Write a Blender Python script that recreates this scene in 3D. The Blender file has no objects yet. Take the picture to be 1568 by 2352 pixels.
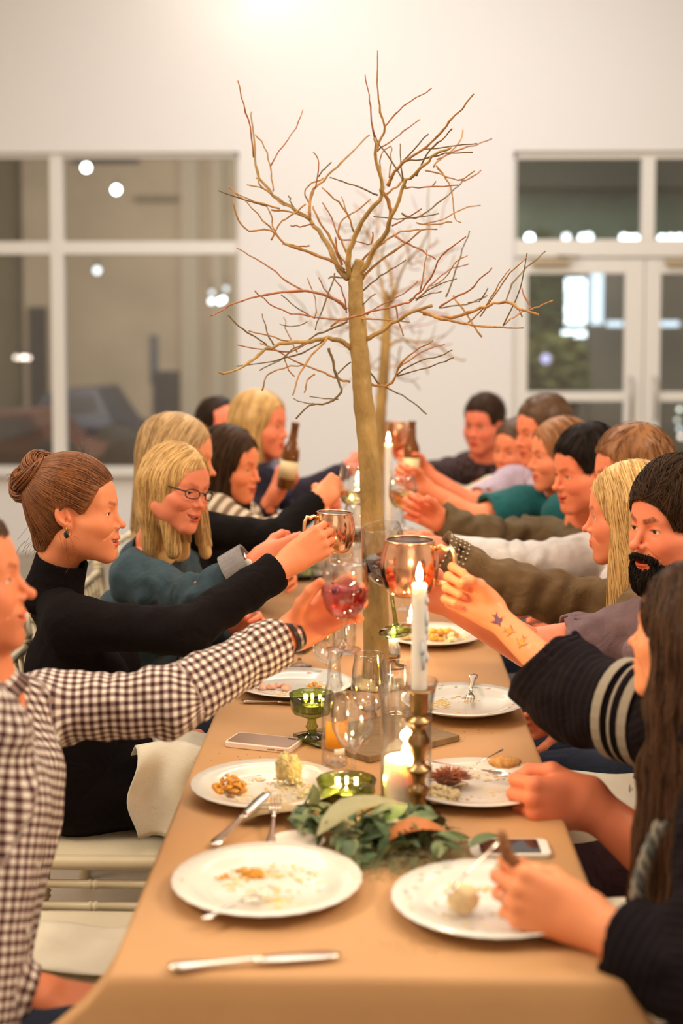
import bpy, bmesh, math, random
import numpy as np
from mathutils import Vector, Matrix, noise

PI = math.pi
R = math.radians
random.seed(7); np.random.seed(7)
SC = bpy.context.scene
COL = SC.collection

# ------------------------------------------------------------ camera
F_PX = 3267.0
CAM = Vector((0.0, 0.0, 1.63))
YAW, PITCH = R(1.3), R(3.7)
SHIFT = -0.0944
cam_d = bpy.data.cameras.new('camera'); cam = bpy.data.objects.new('camera', cam_d); COL.objects.link(cam)
cam.location = CAM
CR = Matrix.Rotation(YAW, 3, 'Z') @ Matrix.Rotation(PI/2 - PITCH, 3, 'X')
cam.rotation_euler = CR.to_euler()
cam_d.sensor_fit = 'VERTICAL'; cam_d.sensor_height = 36.0; cam_d.lens = F_PX / 2352 * 36.0
cam_d.shift_y = SHIFT
cam_d.clip_end = 200
cam_d.dof.use_dof = True; cam_d.dof.focus_distance = 3.14; cam_d.dof.aperture_fstop = 1.9
SC.camera = cam

def P(px, py, Y):
    """point of the room at distance Y along the table that the photo shows at pixel px, py"""
    d = CR @ Vector(((px - 784) / F_PX, (1176 + 2352 * SHIFT - py) / F_PX, -1.0))
    t = Y / d.y
    return CAM + d * t
def PZ(px, py, z=0.75):
    d = CR @ Vector(((px - 784) / F_PX, (1176 + 2352 * SHIFT - py) / F_PX, -1.0))
    return CAM + d * ((z - CAM.z) / d.z)

# ------------------------------------------------------------ world, lights, exposure
SC.view_settings.view_transform = 'Standard'; SC.view_settings.look = 'None'
SC.view_settings.gamma = 1.0; SC.view_settings.use_curve_mapping = False
SC.view_settings.exposure = 0.32
SC.cycles.max_bounces = 24; SC.cycles.transmission_bounces = 24; SC.cycles.transparent_max_bounces = 48
w = bpy.data.worlds.new('night_sky'); SC.world = w; w.use_nodes = True
w.node_tree.nodes['Background'].inputs[0].default_value = (0.05, 0.06, 0.08, 1)
w.node_tree.nodes['Background'].inputs[1].default_value = 0.2
WARM = (1.0, 0.82, 0.60)
def area(name, loc, size, power, col=WARM, rot=(0, 0, 0), sy=None):
    l = bpy.data.lights.new(name, 'AREA'); l.energy = power; l.color = col; l.size = size
    if sy: l.shape = 'RECTANGLE'; l.size_y = sy
    o = bpy.data.objects.new(name, l); o.location = loc; o.rotation_euler = rot; COL.objects.link(o); return o
def point(name, loc, power, col=WARM, r=0.03):
    l = bpy.data.lights.new(name, 'POINT'); l.energy = power; l.color = col; l.shadow_soft_size = r
    o = bpy.data.objects.new(name, l); o.location = loc; COL.objects.link(o); return o
area('side_fill_right', (3.6, 1.7, 4.35), 1.1, 128, (1.0, 0.84, 0.64), (R(0), R(50), 0), 2.6)  # added fill for the faces on the left, no fixture here
area('side_fill_left', (-3.7, 1.9, 4.35), 1.1, 138, (1.0, 0.84, 0.64), (R(0), R(-50), 0), 2.6)  # matching added fill for the faces on the right
area('ceiling_light_front', (0.4, 1.9, 3.9), 2.0, 27, (1.0, 0.88, 0.73), (R(8), R(14), 0))
area('ceiling_light_middle', (-1.0, 5.0, 4.1), 2.6, 50, (1.0, 0.88, 0.73), (0, R(-10), 0))
area('ceiling_light_back', (0.2, 7.0, 4.2), 2.6, 74, (0.97, 0.99, 1.0), (R(20), 0, 0))
area('entrance_fill', (0.6, -1.6, 3.2), 2.4, 13, (1.0, 0.88, 0.73), (R(38), R(8), 0))  # unseen fill added behind the camera, not a ceiling fixture
point('wall_spot', (-0.62, 9.2, 4.25), 8, (1.0, 0.88, 0.72), 0.12)

# ------------------------------------------------------------ materials
MATS = {}
def new_mat(name):
    m = bpy.data.materials.new(name); m.use_nodes = True
    return m, m.node_tree, m.node_tree.nodes['Principled BSDF']
def mat(name, col, rough=0.6, metal=0.0, bump=0.0, bscale=60.0, var=0.0, vscale=8.0, stretch=(1, 1, 1),
        trans=0.0, ior=1.45, emit=None, estr=0.0, sss=0.0, sheen=0.0, coat=0.0, spec=0.5, detail=4.0):
    if name in MATS: return MATS[name]
    m, nt, b = new_mat(name); N = nt.nodes; L = nt.links
    b.inputs['Base Color'].default_value = (*col, 1); b.inputs['Roughness'].default_value = rough
    b.inputs['Metallic'].default_value = metal; b.inputs['IOR'].default_value = ior
    b.inputs['Transmission Weight'].default_value = trans
    b.inputs['Specular IOR Level'].default_value = spec
    if sss: b.inputs['Subsurface Weight'].default_value = sss; b.inputs['Subsurface Radius'].default_value = (0.012, 0.005, 0.003); b.inputs['Subsurface Scale'].default_value = 1.0
    if sheen: b.inputs['Sheen Weight'].default_value = sheen
    if coat: b.inputs['Coat Weight'].default_value = coat
    if emit: b.inputs['Emission Color'].default_value = (*emit, 1); b.inputs['Emission Strength'].default_value = estr
    tc = N.new('ShaderNodeTexCoord'); mp = N.new('ShaderNodeMapping'); mp.inputs['Scale'].default_value = stretch
    L.new(tc.outputs['Object'], mp.inputs[0])
    if var:
        n = N.new('ShaderNodeTexNoise'); n.inputs['Scale'].default_value = vscale; n.inputs['Detail'].default_value = detail
        L.new(mp.outputs[0], n.inputs[0])
        mx = N.new('ShaderNodeMix'); mx.data_type = 'RGBA'
        mx.inputs[6].default_value = (*[c * (1 - var) for c in col], 1); mx.inputs[7].default_value = (*[min(1, c * (1 + var)) for c in col], 1)
        rp = N.new('ShaderNodeMapRange'); rp.inputs[1].default_value = 0.3; rp.inputs[2].default_value = 0.7
        L.new(n.outputs[0], rp.inputs[0]); L.new(rp.outputs[0], mx.inputs[0]); L.new(mx.outputs[2], b.inputs['Base Color'])
    if bump:
        n2 = N.new('ShaderNodeTexNoise'); n2.inputs['Scale'].default_value = bscale; n2.inputs['Detail'].default_value = 3
        L.new(mp.outputs[0], n2.inputs[0])
        bp = N.new('ShaderNodeBump'); bp.inputs['Strength'].default_value = bump; bp.inputs['Distance'].default_value = 0.01
        L.new(n2.outputs[0], bp.inputs['Height']); L.new(bp.outputs[0], b.inputs['Normal'])
    MATS[name] = m; return m
def glass_mat(name, col=(1, 1, 1), rough=0.0, ior=1.45, thin=False):
    if name in MATS: return MATS[name]
    if thin:  # thin-walled glass: every wall lets light straight through and mirrors the room by Fresnel
        m, nt, b = new_mat(name); N = nt.nodes; L = nt.links; N.remove(b); out = [n for n in N if n.type == 'OUTPUT_MATERIAL'][0]
        tr = N.new('ShaderNodeBsdfTransparent'); lw = N.new('ShaderNodeLayerWeight'); lw.inputs[0].default_value = .5
        cm = N.new('ShaderNodeMix'); cm.data_type = 'RGBA'; cm.inputs[6].default_value = (*col, 1); cm.inputs[7].default_value = (*[c ** 3 * .62 for c in col], 1)
        pw = N.new('ShaderNodeMath'); pw.operation = 'POWER'; pw.inputs[1].default_value = 2.6; L.new(lw.outputs['Facing'], pw.inputs[0]); L.new(pw.outputs[0], cm.inputs[0]); L.new(cm.outputs[2], tr.inputs[0])
        gl = N.new('ShaderNodeBsdfGlossy'); gl.inputs['Roughness'].default_value = .03; gl.inputs['Color'].default_value = (1, 1, 1, 1)
        p5 = N.new('ShaderNodeMath'); p5.operation = 'POWER'; p5.inputs[1].default_value = 4; L.new(lw.outputs['Facing'], p5.inputs[0])
        fr = N.new('ShaderNodeMath'); fr.operation = 'MULTIPLY_ADD'; fr.inputs[1].default_value = .85; fr.inputs[2].default_value = .075; L.new(p5.outputs[0], fr.inputs[0]); mx = N.new('ShaderNodeMixShader')
        L.new(fr.outputs[0], mx.inputs[0]); L.new(tr.outputs[0], mx.inputs[1]); L.new(gl.outputs[0], mx.inputs[2]); L.new(mx.outputs[0], out.inputs[0]); MATS[name] = m; return m
    m, nt, b = new_mat(name)
    b.inputs['Base Color'].default_value = (*col, 1); b.inputs['Roughness'].default_value = rough
    b.inputs['Transmission Weight'].default_value = 1.0; b.inputs['IOR'].default_value = ior
    MATS[name] = m; return m

# ------------------------------------------------------------ tags
def tag(o, label=None, cat=None, group=None, kind=None):
    if label: o['label'] = label
    if cat: o['category'] = cat
    if group: o['group'] = group
    if kind: o['kind'] = kind
    return o
def empty(name, loc, label=None, cat=None, group=None, rz=0.0):
    o = bpy.data.objects.new(name, None); o.location = loc; o.rotation_euler = (0, 0, rz)
    o.empty_display_size = 0.05; COL.objects.link(o); return tag(o, label, cat, group)
def par(o, parent):
    o.parent = parent; return o

# ------------------------------------------------------------ mesh builder
class MB:
    def __init__(s): s.v = []; s.f = []; s.uv = None
    def add(s, vs, fs):
        n = len(s.v); s.v += [tuple(v) for v in vs]; s.f += [tuple(i + n for i in f) for f in fs]; return s
    def box(s, c, d, M=None, bev=0.0):
        x, y, z = [q / 2 for q in d]; vs = []
        if bev <= 0:
            vs = [Vector((a * x, b * y, e * z)) for a in (-1, 1) for b in (-1, 1) for e in (-1, 1)]
            fs = [(0, 1, 3, 2), (4, 6, 7, 5), (0, 4, 5, 1), (2, 3, 7, 6), (0, 2, 6, 4), (1, 5, 7, 3)]
        else:
            bm = bmesh.new(); bmesh.ops.create_cube(bm, size=1.0)
            for v in bm.verts: v.co = Vector((v.co.x * 2 * x, v.co.y * 2 * y, v.co.z * 2 * z))
            bmesh.ops.bevel(bm, geom=bm.edges[:], offset=bev, segments=2, affect='EDGES', profile=0.6)
            bm.verts.index_update(); vs = [v.co.copy() for v in bm.verts]; fs = [[v.index for v in f.verts] for f in bm.faces]; bm.free()
        if M is not None: vs = [M @ v for v in vs]
        c = Vector(c); return s.add([v + c for v in vs], fs)
    def lathe(s, prof, c=(0, 0, 0), n=32, M=None, closed=False):
        vs = []; c = Vector(c)
        for r, z in prof:
            for k in range(n):
                a = 2 * PI * k / n; v = Vector((r * math.cos(a), r * math.sin(a), z)); vs.append((M @ v if M is not None else v) + c)
        fs = []; m = len(prof)
        for i in range(m if closed else m - 1):
            j = (i + 1) % m
            for k in range(n): fs.append((i * n + k, i * n + (k + 1) % n, j * n + (k + 1) % n, j * n + k))
        if not closed:
            if prof[0][0] > 1e-4: fs.append(tuple(range(n))[::-1])
            if prof[-1][0] > 1e-4: fs.append(tuple((m - 1) * n + k for k in range(n)))
        return s.add(vs, fs)
    def tube(s, pts, rad, n=8, cap=True, flat=1.0, up=None):
        pts = [Vector(p) for p in pts]; m = len(pts)
        if not hasattr(rad, '__len__'): rad = [rad] * m
        d0 = (pts[1] - pts[0]).normalized()
        u = Vector(up) if up is not None else (Vector((0, 0, 1)) if abs(d0.z) < 0.9 else Vector((1, 0, 0)))
        vs = []
        for i in range(m):
            d = (pts[min(i + 1, m - 1)] - pts[max(i - 1, 0)]).normalized()
            u = (u - d * u.dot(d)); u = u.normalized() if u.length > 1e-6 else d.orthogonal().normalized()
            w_ = d.cross(u)
            for k in range(n):
                a = 2 * PI * k / n; vs.append(pts[i] + (w_ * math.cos(a) + u * math.sin(a) * flat) * rad[i])
        fs = []
        for i in range(m - 1):
            for k in range(n): fs.append((i * n + k, i * n + (k + 1) % n, (i + 1) * n + (k + 1) % n, (i + 1) * n + k))
        if cap: fs.append(tuple(range(n))[::-1]); fs.append(tuple((m - 1) * n + k for k in range(n)))
        return s.add(vs, fs)
    def sph(s, c, r, n=12, m=8, M=None):
        if not hasattr(r, '__len__'): r = (r, r, r)
        vs = []; fs = []; c = Vector(c)
        for i in range(m + 1):
            t = PI * i / m
            for k in range(n):
                a = 2 * PI * k / n
                v = Vector((r[0] * math.sin(t) * math.cos(a), r[1] * math.sin(t) * math.sin(a), r[2] * math.cos(t)))
                vs.append((M @ v if M is not None else v) + c)
        for i in range(m):
            for k in range(n): fs.append((i * n + k, (i + 1) * n + k, (i + 1) * n + (k + 1) % n, i * n + (k + 1) % n))
        return s.add(vs, fs)
    def build(s, name, m, parent=None, smooth=True, inv=None):
        me = bpy.data.meshes.new(name); me.from_pydata(s.v, [], s.f); me.materials.append(m)
        if smooth: me.shade_smooth()
        o = bpy.data.objects.new(name, me); COL.objects.link(o)
        if parent is not None:
            o.parent = parent
            if inv is not None: o.matrix_parent_inverse = inv
        return o
def world_child(mb, name, m, parent, smooth=True):
    """mesh given in world coordinates, parented to an Empty that stands at parent.location"""
    o = mb.build(name, m, None, smooth); M = base_mat(parent).inverted()
    o.data.transform(M); o.parent = parent; return o
def base_mat(o):
    return Matrix.Translation(o.location) @ o.rotation_euler.to_matrix().to_4x4()
def copy_tree(o, parent=None):
    c = o.copy(); COL.objects.link(c)
    if parent is not None: c.parent = parent
    for ch in list(o.children): copy_tree(ch, c)
    return c
def auto_smooth(o, ang=35):
    me = o.data
    try: me.set_sharp_from_angle(angle=R(ang))
    except Exception: pass
    return o

# ------------------------------------------------------------ signed distance modelling (numpy)
f32 = np.float32
def A3(v): return np.array(tuple(v), dtype=f32)
def sph(p, c, r): return np.sqrt(((p - A3(c)) ** 2).sum(1)) - r
def ell(p, c, r, M=None):
    q = p - A3(c)
    if M is not None: q = q @ np.array(M, dtype=f32)
    r = A3(r); k0 = np.sqrt(((q / r) ** 2).sum(1)); k1 = np.sqrt(((q / (r * r)) ** 2).sum(1)) + 1e-9
    return k0 * (k0 - 1.0) / k1
def cap(p, a, b, ra, rb):
    a = A3(a); b = A3(b); ba = b - a; pa = p - a
    t = np.clip(pa @ ba / max(float(ba @ ba), 1e-9), 0, 1)
    d = pa - t[:, None] * ba
    return np.sqrt((d * d).sum(1)) - (ra + (rb - ra) * t)
def smin(a, b, k):
    h = np.clip(0.5 + 0.5 * (b - a) / k, 0, 1); return b + (a - b) * h - k * h * (1 - h)
def smax(a, b, k): return -smin(-a, -b, k)
def plane(p, c, n):
    n = A3(Vector(n).normalized()); return (p - A3(c)) @ n
_T = np.random.RandomState(3).rand(4096).astype(f32) * 2 - 1
def vn(p, f=1.0, off=0.0):
    q = p * f + off; i = np.floor(q).astype(np.int64); t = (q - i).astype(f32); t = t * t * (3 - 2 * t); o = 0
    for dx in (0, 1):
        for dy in (0, 1):
            for dz in (0, 1):
                h = ((i[:, 0] + dx) * 73856093 ^ (i[:, 1] + dy) * 19349663 ^ (i[:, 2] + dz) * 83492791) & 4095
                wt = (t[:, 0] if dx else 1 - t[:, 0]) * (t[:, 1] if dy else 1 - t[:, 1]) * (t[:, 2] if dz else 1 - t[:, 2])
                o = o + _T[h] * wt
    return o
def mesh_sdf(fn, lo, hi, h, margin=0.012, B=4):
    lo = np.array(lo, dtype=f32) - 2 * h; hi = np.array(hi, dtype=f32) + 2 * h
    nb = np.ceil((hi - lo) / (h * B)).astype(int) + 1
    g = np.stack(np.meshgrid(*[np.arange(n) for n in nb], indexing='ij'), -1).reshape(-1, 3)
    c = (lo + (g + 0.5) * (h * B) - 0.5 * h).astype(f32)
    d = np.asarray(fn(c), dtype=f32)
    n = nb * B
    Ar = np.repeat(np.repeat(np.repeat(d.reshape(nb), B, 0), B, 1), B, 2)
    act = g[np.abs(d) < 0.87 * h * B + margin]
    o = np.stack(np.meshgrid(*[np.arange(B)] * 3, indexing='ij'), -1).reshape(-1, 3)
    ix = (act[:, None, :] * B + o[None]).reshape(-1, 3)
    vals = []
    for k in range(0, len(ix), 200000):
        vals.append(fn((lo + ix[k:k + 200000] * h).astype(f32)))
    Ar[ix[:, 0], ix[:, 1], ix[:, 2]] = np.concatenate(vals)
    S = Ar < 0
    # active cells only among evaluated samples
    ci = ix[(ix < n - 1).all(1)]
    cs = np.zeros(len(ci), dtype=np.int8); corner = []
    for dx in (0, 1):
        for dy in (0, 1):
            for dz in (0, 1):
                v = Ar[ci[:, 0] + dx, ci[:, 1] + dy, ci[:, 2] + dz]; corner.append(v); cs += (v < 0)
    a = (cs > 0) & (cs < 8); ci = ci[a]; cv = [q[a] for q in corner]
    off = [(dx, dy, dz) for dx in (0, 1) for dy in (0, 1) for dz in (0, 1)]
    acc = np.zeros((len(ci), 3), dtype=f32); cnt = np.zeros(len(ci), dtype=f32)
    for i in range(8):
        for j in range(i + 1, 8):
            if sum(abs(off[i][q] - off[j][q]) for q in range(3)) != 1: continue
            m = (cv[i] < 0) != (cv[j] < 0)
            t = np.where(m, cv[i] / np.where(m, cv[i] - cv[j], 1), 0)
            pt = np.array(off[i], f32) + t[:, None] * (np.array(off[j], f32) - np.array(off[i], f32))
            acc += pt * m[:, None]; cnt += m
    V = lo + (ci + acc / cnt[:, None]) * h
    idx = np.full(tuple(n), -1, dtype=np.int32); idx[ci[:, 0], ci[:, 1], ci[:, 2]] = np.arange(len(ci))
    F = []
    for ax in range(3):
        b1, b2 = (ax + 1) % 3, (ax + 2) % 3
        nx = ci.copy(); nx[:, ax] += 1
        s0 = S[ci[:, 0], ci[:, 1], ci[:, 2]]; s1 = S[nx[:, 0], nx[:, 1], nx[:, 2]]
        m = (s0 != s1) & (ci[:, b1] > 0) & (ci[:, b2] > 0)
        c0 = ci[m]; fl = s0[m]
        def sh(u, w_):
            q = c0.copy(); q[:, b1] -= u; q[:, b2] -= w_; return idx[q[:, 0], q[:, 1], q[:, 2]]
        q = np.stack([sh(0, 0), sh(1, 0), sh(1, 1), sh(0, 1)], 1)
        ok = (q >= 0).all(1); q = q[ok]; fl = fl[ok]
        q[~fl] = q[~fl][:, ::-1]
        F.append(q)
    F = np.concatenate(F)
    return V.astype(f32), F
def relax(V, F, it=1, lam=0.5):
    for _ in range(it):
        acc = np.zeros_like(V); cnt = np.zeros(len(V), f32)
        for a, b in ((0, 1), (1, 2), (2, 3), (3, 0)):
            np.add.at(acc, F[:, a], V[F[:, b]]); np.add.at(cnt, F[:, a], 1)
            np.add.at(acc, F[:, b], V[F[:, a]]); np.add.at(cnt, F[:, b], 1)
        V = V + lam * (acc / np.maximum(cnt, 1)[:, None] - V)
    return V
def np_mesh(name, V, F, m, parent=None, col=None, uv=None, Mx=None):
    me = bpy.data.meshes.new(name)
    me.vertices.add(len(V)); me.vertices.foreach_set('co', np.ascontiguousarray(V, dtype=f32).ravel())
    me.loops.add(F.size); me.loops.foreach_set('vertex_index', np.ascontiguousarray(F, dtype=np.int32).ravel())
    me.polygons.add(len(F)); me.polygons.foreach_set('loop_start', np.arange(0, F.size, F.shape[1], dtype=np.int32))
    me.update(calc_edges=True); me.validate()
    if isinstance(m, (list, tuple)):
        for q in m: me.materials.append(q)
    else: me.materials.append(m)
    if col is not None:
        a = me.color_attributes.new('tint', 'FLOAT_COLOR', 'POINT')
        a.data.foreach_set('color', np.concatenate([col, np.ones((len(V), 1))], 1).astype(f32).ravel())
    if uv is not None:
        a = me.attributes.new('cloth', 'FLOAT_VECTOR', 'POINT')
        a.data.foreach_set('vector', np.concatenate([uv, np.zeros((len(V), 1))], 1).astype(f32).ravel())
    me.shade_smooth()
    o = bpy.data.objects.new(name, me); COL.objects.link(o)
    if parent is not None:
        me.transform(base_mat(parent).inverted()); o.parent = parent
    return o
# ------------------------------------------------------------ people
def skin_mat(name, tone):
    if name in MATS: return MATS[name]
    m, nt, b = new_mat(name); N = nt.nodes; L = nt.links
    at = N.new('ShaderNodeAttribute'); at.attribute_name = 'tint'
    mx = N.new('ShaderNodeMix'); mx.data_type = 'RGBA'; mx.blend_type = 'MULTIPLY'; mx.inputs[0].default_value = 1.0
    mx.inputs[6].default_value = (*tone, 1); L.new(at.outputs[0], mx.inputs[7])
    L.new(mx.outputs[2], b.inputs['Base Color'])
    b.inputs['Roughness'].default_value = 0.48; b.inputs['Specular IOR Level'].default_value = 0.4
    b.inputs['Subsurface Weight'].default_value = 0.18; b.inputs['Subsurface Radius'].default_value = (0.010, 0.004, 0.002); b.inputs['Subsurface Scale'].default_value = 1.0
    tc = N.new('ShaderNodeTexCoord'); n = N.new('ShaderNodeTexNoise'); n.inputs['Scale'].default_value = 260
    bp = N.new('ShaderNodeBump'); bp.inputs['Strength'].default_value = 0.10; bp.inputs['Distance'].default_value = 0.004
    L.new(tc.outputs['Object'], n.inputs[0]); L.new(n.outputs[0], bp.inputs['Height']); L.new(bp.outputs[0], b.inputs['Normal'])
    MATS[name] = m; return m

def frame(fwd, up=(0, 0, 1)):
    """columns x (right), y (forward), z (up)"""
    y = Vector(fwd).normalized(); z = Vector(up); z = (z - y * z.dot(y)).normalized(); x = y.cross(z)
    return Matrix((x, y, z)).transposed()

def head_sdf(p, k):
    """k: dict(sex, smile 0..1, open 0..1, nose, chin, jaw)"""
    male = k.get('male', 0.0); sm = k.get('smile', 0.5); op = k.get('open', 0.3); nz = k.get('nose', 1.0)
    p = p.copy(); xs = p[:, 0].copy(); p[:, 0] = np.abs(p[:, 0])
    jw = 0.004 * male
    d = ell(p, (0, -0.014, 0.036), (0.074, 0.096, 0.083))
    d = smin(d, ell(p, (0, 0.040, 0.030), (0.061, 0.046, 0.055)), 0.03)          # forehead
    d = smin(d, ell(p, (0, 0.026, -0.038), (0.057 + jw, 0.062, 0.070)), 0.03)    # mid face
    d = smin(d, cap(p, (0.053 + jw, -0.006, -0.055), (0.014, 0.066, -0.098), 0.014, 0.015), 0.025)  # jaw line
    d = smin(d, ell(p, (0, 0.073, -0.099 - 0.003 * male), (0.019 + 0.003 * male, 0.016, 0.015)), 0.02)  # chin
    d = smin(d, ell(p, (0, 0.060, -0.062), (0.034, 0.034, 0.034)), 0.018)        # muzzle
    d = smin(d, cap(p, (0.010, 0.078, 0.019), (0.044, 0.064, 0.021), 0.011 + .001 * male, 0.009), 0.015)  # brow
    d = smin(d, ell(p, (0.043, 0.044, -0.016), (0.021, 0.024, 0.018)), 0.028)    # cheekbone
    d = smin(d, ell(p, (0.044, 0.018, -0.045), (0.019, 0.040, 0.035)), 0.025)
    d = smin(d, ell(p, (0.034, 0.062 + 0.003 * sm, -0.035 + 0.004 * sm), (0.019, 0.017 + 0.003 * sm, 0.016)), 0.020)  # cheek
    # eye sockets
    d = smax(d, -ell(p, (0.032, 0.094, 0.001), (0.019, 0.0135, 0.0115)), 0.010)
    d = smax(d, -ell(p, (0.078, 0.050, 0.026), (0.014, 0.030, 0.028)), 0.03)      # temple
    # eyeball bulge with lids
    lid = sph(p, (0.0315, 0.0705, 0.001), 0.0142)
    slit = ell(p, (0.0325, 0.0850, -0.0008 - 0.0006 * sm), (0.0130, 0.011, 0.0050 - 0.0020 * sm))
    d = smin(d, lid, 0.004)
    # nose
    n1 = cap(p, (0, 0.079, 0.012), (0, 0.093 + 0.006 * nz, -0.026), 0.0068, 0.0078)
    n1 = smin(n1, sph(p, (0, 0.098 + 0.007 * nz, -0.031), 0.0085 * (0.9 + 0.1 * nz)), 0.006)
    n1 = smin(n1, ell(p, (0.0105, 0.090 + 0.002 * nz, -0.0345), (0.0068, 0.0088, 0.0065)), 0.005)
    d = smin(d, n1, 0.009)
    d = smax(d, -ell(p, (0.0062, 0.0985, -0.0425), (0.0034, 0.0050, 0.0045)), 0.003)
    # lips: corner goes up and out with the smile
    cx, cy, cz = 0.0235 + 0.006 * sm, 0.0775 - 0.004 * sm, -0.0655 + 0.0065 * sm
    gap = 0.0015 + 0.006 * op
    up = cap(p, (0.004, 0.0945, -0.0600), (0.013, 0.0905, -0.0610), 0.0042, 0.0040)
    up = smin(up, cap(p, (0.013, 0.0905, -0.0610), (cx, cy, cz), 0.0040, 0.0022), 0.003)
    lo = cap(p, (0.0, 0.0925, -0.0685 - gap), (0.011, 0.0895, -0.0675 - gap), 0.0052, 0.0048)
    lo = smin(lo, cap(p, (0.011, 0.0895, -0.0675 - gap), (cx, cy, cz), 0.0048, 0.0020), 0.003)
    lips = np.minimum(up, lo)
    d = smin(d, lips, 0.0035)
    if op > 0.02 or sm > 0.3:
        m0 = ell(p, (0, 0.088, -0.0645 - gap * .55 + .0 * sm), (cx * 0.92, 0.016, 0.0016 + gap * 0.62))
        bend = p.copy(); bend[:, 2] -= (p[:, 0] ** 2) * (7.0 + 5.0 * sm)
        m0 = ell(bend, (0, 0.088, -0.0662 - gap * .5), (cx * 0.95, 0.017, 0.0012 + gap * 0.58))
        d = smax(d, -m0, 0.0015)
    d = smax(d, -ell(p, (0, 0.0985, -0.0495), (0.0035, 0.004, 0.008)), 0.004)     # philtrum
    d = smax(d, -ell(p, (0, 0.0945, -0.0835), (0.014, 0.006, 0.0045)), 0.006)    # below lower lip
    if sm > 0.2:  # smile fold
        d = smax(d, -cap(p, (0.018, 0.0935, -0.037), (cx + 0.010, cy - 0.001, cz + 0.003), 0.0010, 0.0012), 0.005)
    d = smax(d, -slit, 0.0012)
    # neck
    nk = k.get('neck', (0, -0.055, -0.20)); nr = 0.050 + 0.010 * male
    q = p.copy(); q[:, 0] = xs
    d = smin(d, cap(q, (0, -0.028, -0.050), nk, nr * 0.98, nr), 0.030)
    nkv = Vector(nk)
    dd = cap(q, nkv + Vector((0, 0, 0.0)), nkv + Vector((0, 0.01, -0.06)), nr * 1.0, nr * 1.12)
    d = smin(d, dd, 0.015)
    # ears
    e = p.copy()
    EM = Matrix.Rotation(R(12), 3, 'X') @ Matrix.Rotation(R(17), 3, 'Z')
    er = ell(e, (0.0745, -0.012, 0.003), (0.0085, 0.0175, 0.0270), EM)
    er = smin(er, ell(e, (0.0725, -0.003, -0.022), (0.0050, 0.0080, 0.0100)), 0.006)
    er = smax(er, -ell(e, (0.0850, -0.0095, 0.006), (0.0095, 0.0120, 0.0200), EM), 0.0015)
    er = smax(er, -ell(e, (0.0785, -0.0035, -0.008), (0.0060, 0.0050, 0.0070)), 0.002)
    er = smin(er, cap(e, (0.0770, -0.0155, -0.004), (0.0770, -0.0125, 0.012), 0.0024, 0.0020), 0.004)
    er = smin(er, ell(e, (0.0745, 0.0035, -0.006), (0.004, 0.0035, 0.006)), 0.003)
    if not k.get('noear'): d = smin(d, er, 0.005)
    return d

def head_tint(V, k):
    sm = k.get('smile', 0.5); op = k.get('open', 0.3); p = V.astype(f32).copy(); p[:, 0] = np.abs(p[:, 0]); gap = 0.0015 + 0.006 * op
    cx, cy, cz = 0.0235 + 0.006 * sm, 0.0775 - 0.004 * sm, -0.0655 + 0.0065 * sm
    up = np.minimum(cap(p, (0.0, 0.0945, -0.0605), (0.013, 0.0905, -0.0610), 0.0042, 0.0040), cap(p, (0.013, 0.0905, -0.0610), (cx, cy, cz), 0.0040, 0.0022))
    lo = np.minimum(cap(p, (0.0, 0.0925, -0.0685 - gap), (0.011, 0.0895, -0.0675 - gap), 0.0052, 0.0048), cap(p, (0.011, 0.0895, -0.0675 - gap), (cx, cy, cz), 0.0048, 0.0020))
    lip = np.clip(1 - (np.minimum(up, lo) - 0.0006) / 0.0016, 0, 1)[:, None]
    c = np.ones((len(V), 3))
    c = c * (1 - lip) + lip * np.array(k.get('lip', (0.80, 0.42, 0.42)))
    bl = np.exp(-(((p - A3((0.042, 0.062, -0.030))) ** 2).sum(1)) / (0.022 ** 2))[:, None] * 0.8
    bl = np.maximum(bl, np.exp(-(((p - A3((0.0, 0.105, -0.033))) ** 2).sum(1)) / (0.013 ** 2))[:, None] * 0.5)
    bl = np.maximum(bl, np.exp(-(((p - A3((0.08, -0.012, 0.0))) ** 2).sum(1)) / (0.024 ** 2))[:, None] * 0.8)
    c = c * (1 - bl * np.array([0.0, 0.20, 0.20]))
    # dark lash line and inner mouth
    sl = ell(p, (0.0325, 0.0850, -0.0008 - 0.0006 * sm), (0.0130, 0.011, 0.0050 - 0.0020 * sm))
    la = np.clip(1.3 - np.abs(sl) / 0.0018, 0, 1)[:, None] * (p[:, 2:3] > -0.0010) * k.get('lash', 0.75)
    c = c * (1 - la * 0.85)
    inn = ((p[:, 1] < 0.080) & (p[:, 0] < cx * .8) & (p[:, 1] > 0.06) & (np.abs(p[:, 2] + 0.066) < 0.010))[:, None]
    c = np.where(inn, c * np.array([0.35, 0.12, 0.12]), c)
    # eyebrows
    br = k.get('brow', (0.35, 0.22, 0.14)); bt = k.get('browt', 0.0030)
    b1 = np.minimum(cap(p, (0.014, 0.090, 0.0185), (0.032, 0.084, 0.0245), bt, bt * .9), cap(p, (0.032, 0.084, 0.0245), (0.047, 0.068, 0.0195), bt * .9, bt * .35))
    m = np.clip(1 - (b1 - 0.0008) / 0.003, 0, 1)[:, None] * k.get('browa', 0.8)
    nzv = np.clip(0.75 + 0.5 * vn(V, 700.0), 0, 1)[:, None]
    c = c * (1 - m * nzv) + m * nzv * np.array(br)
    if 'stubble' in k:
        s = k['stubble']; q = ell(p, (0, 0.045, -0.085), (0.07, 0.07, 0.045)); m = np.clip(-q / 0.012, 0, 1)[:, None] * s * (1 - lip)
        c = c * (1 - m * (1 - np.array([0.62, 0.50, 0.45])))
    return c

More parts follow.
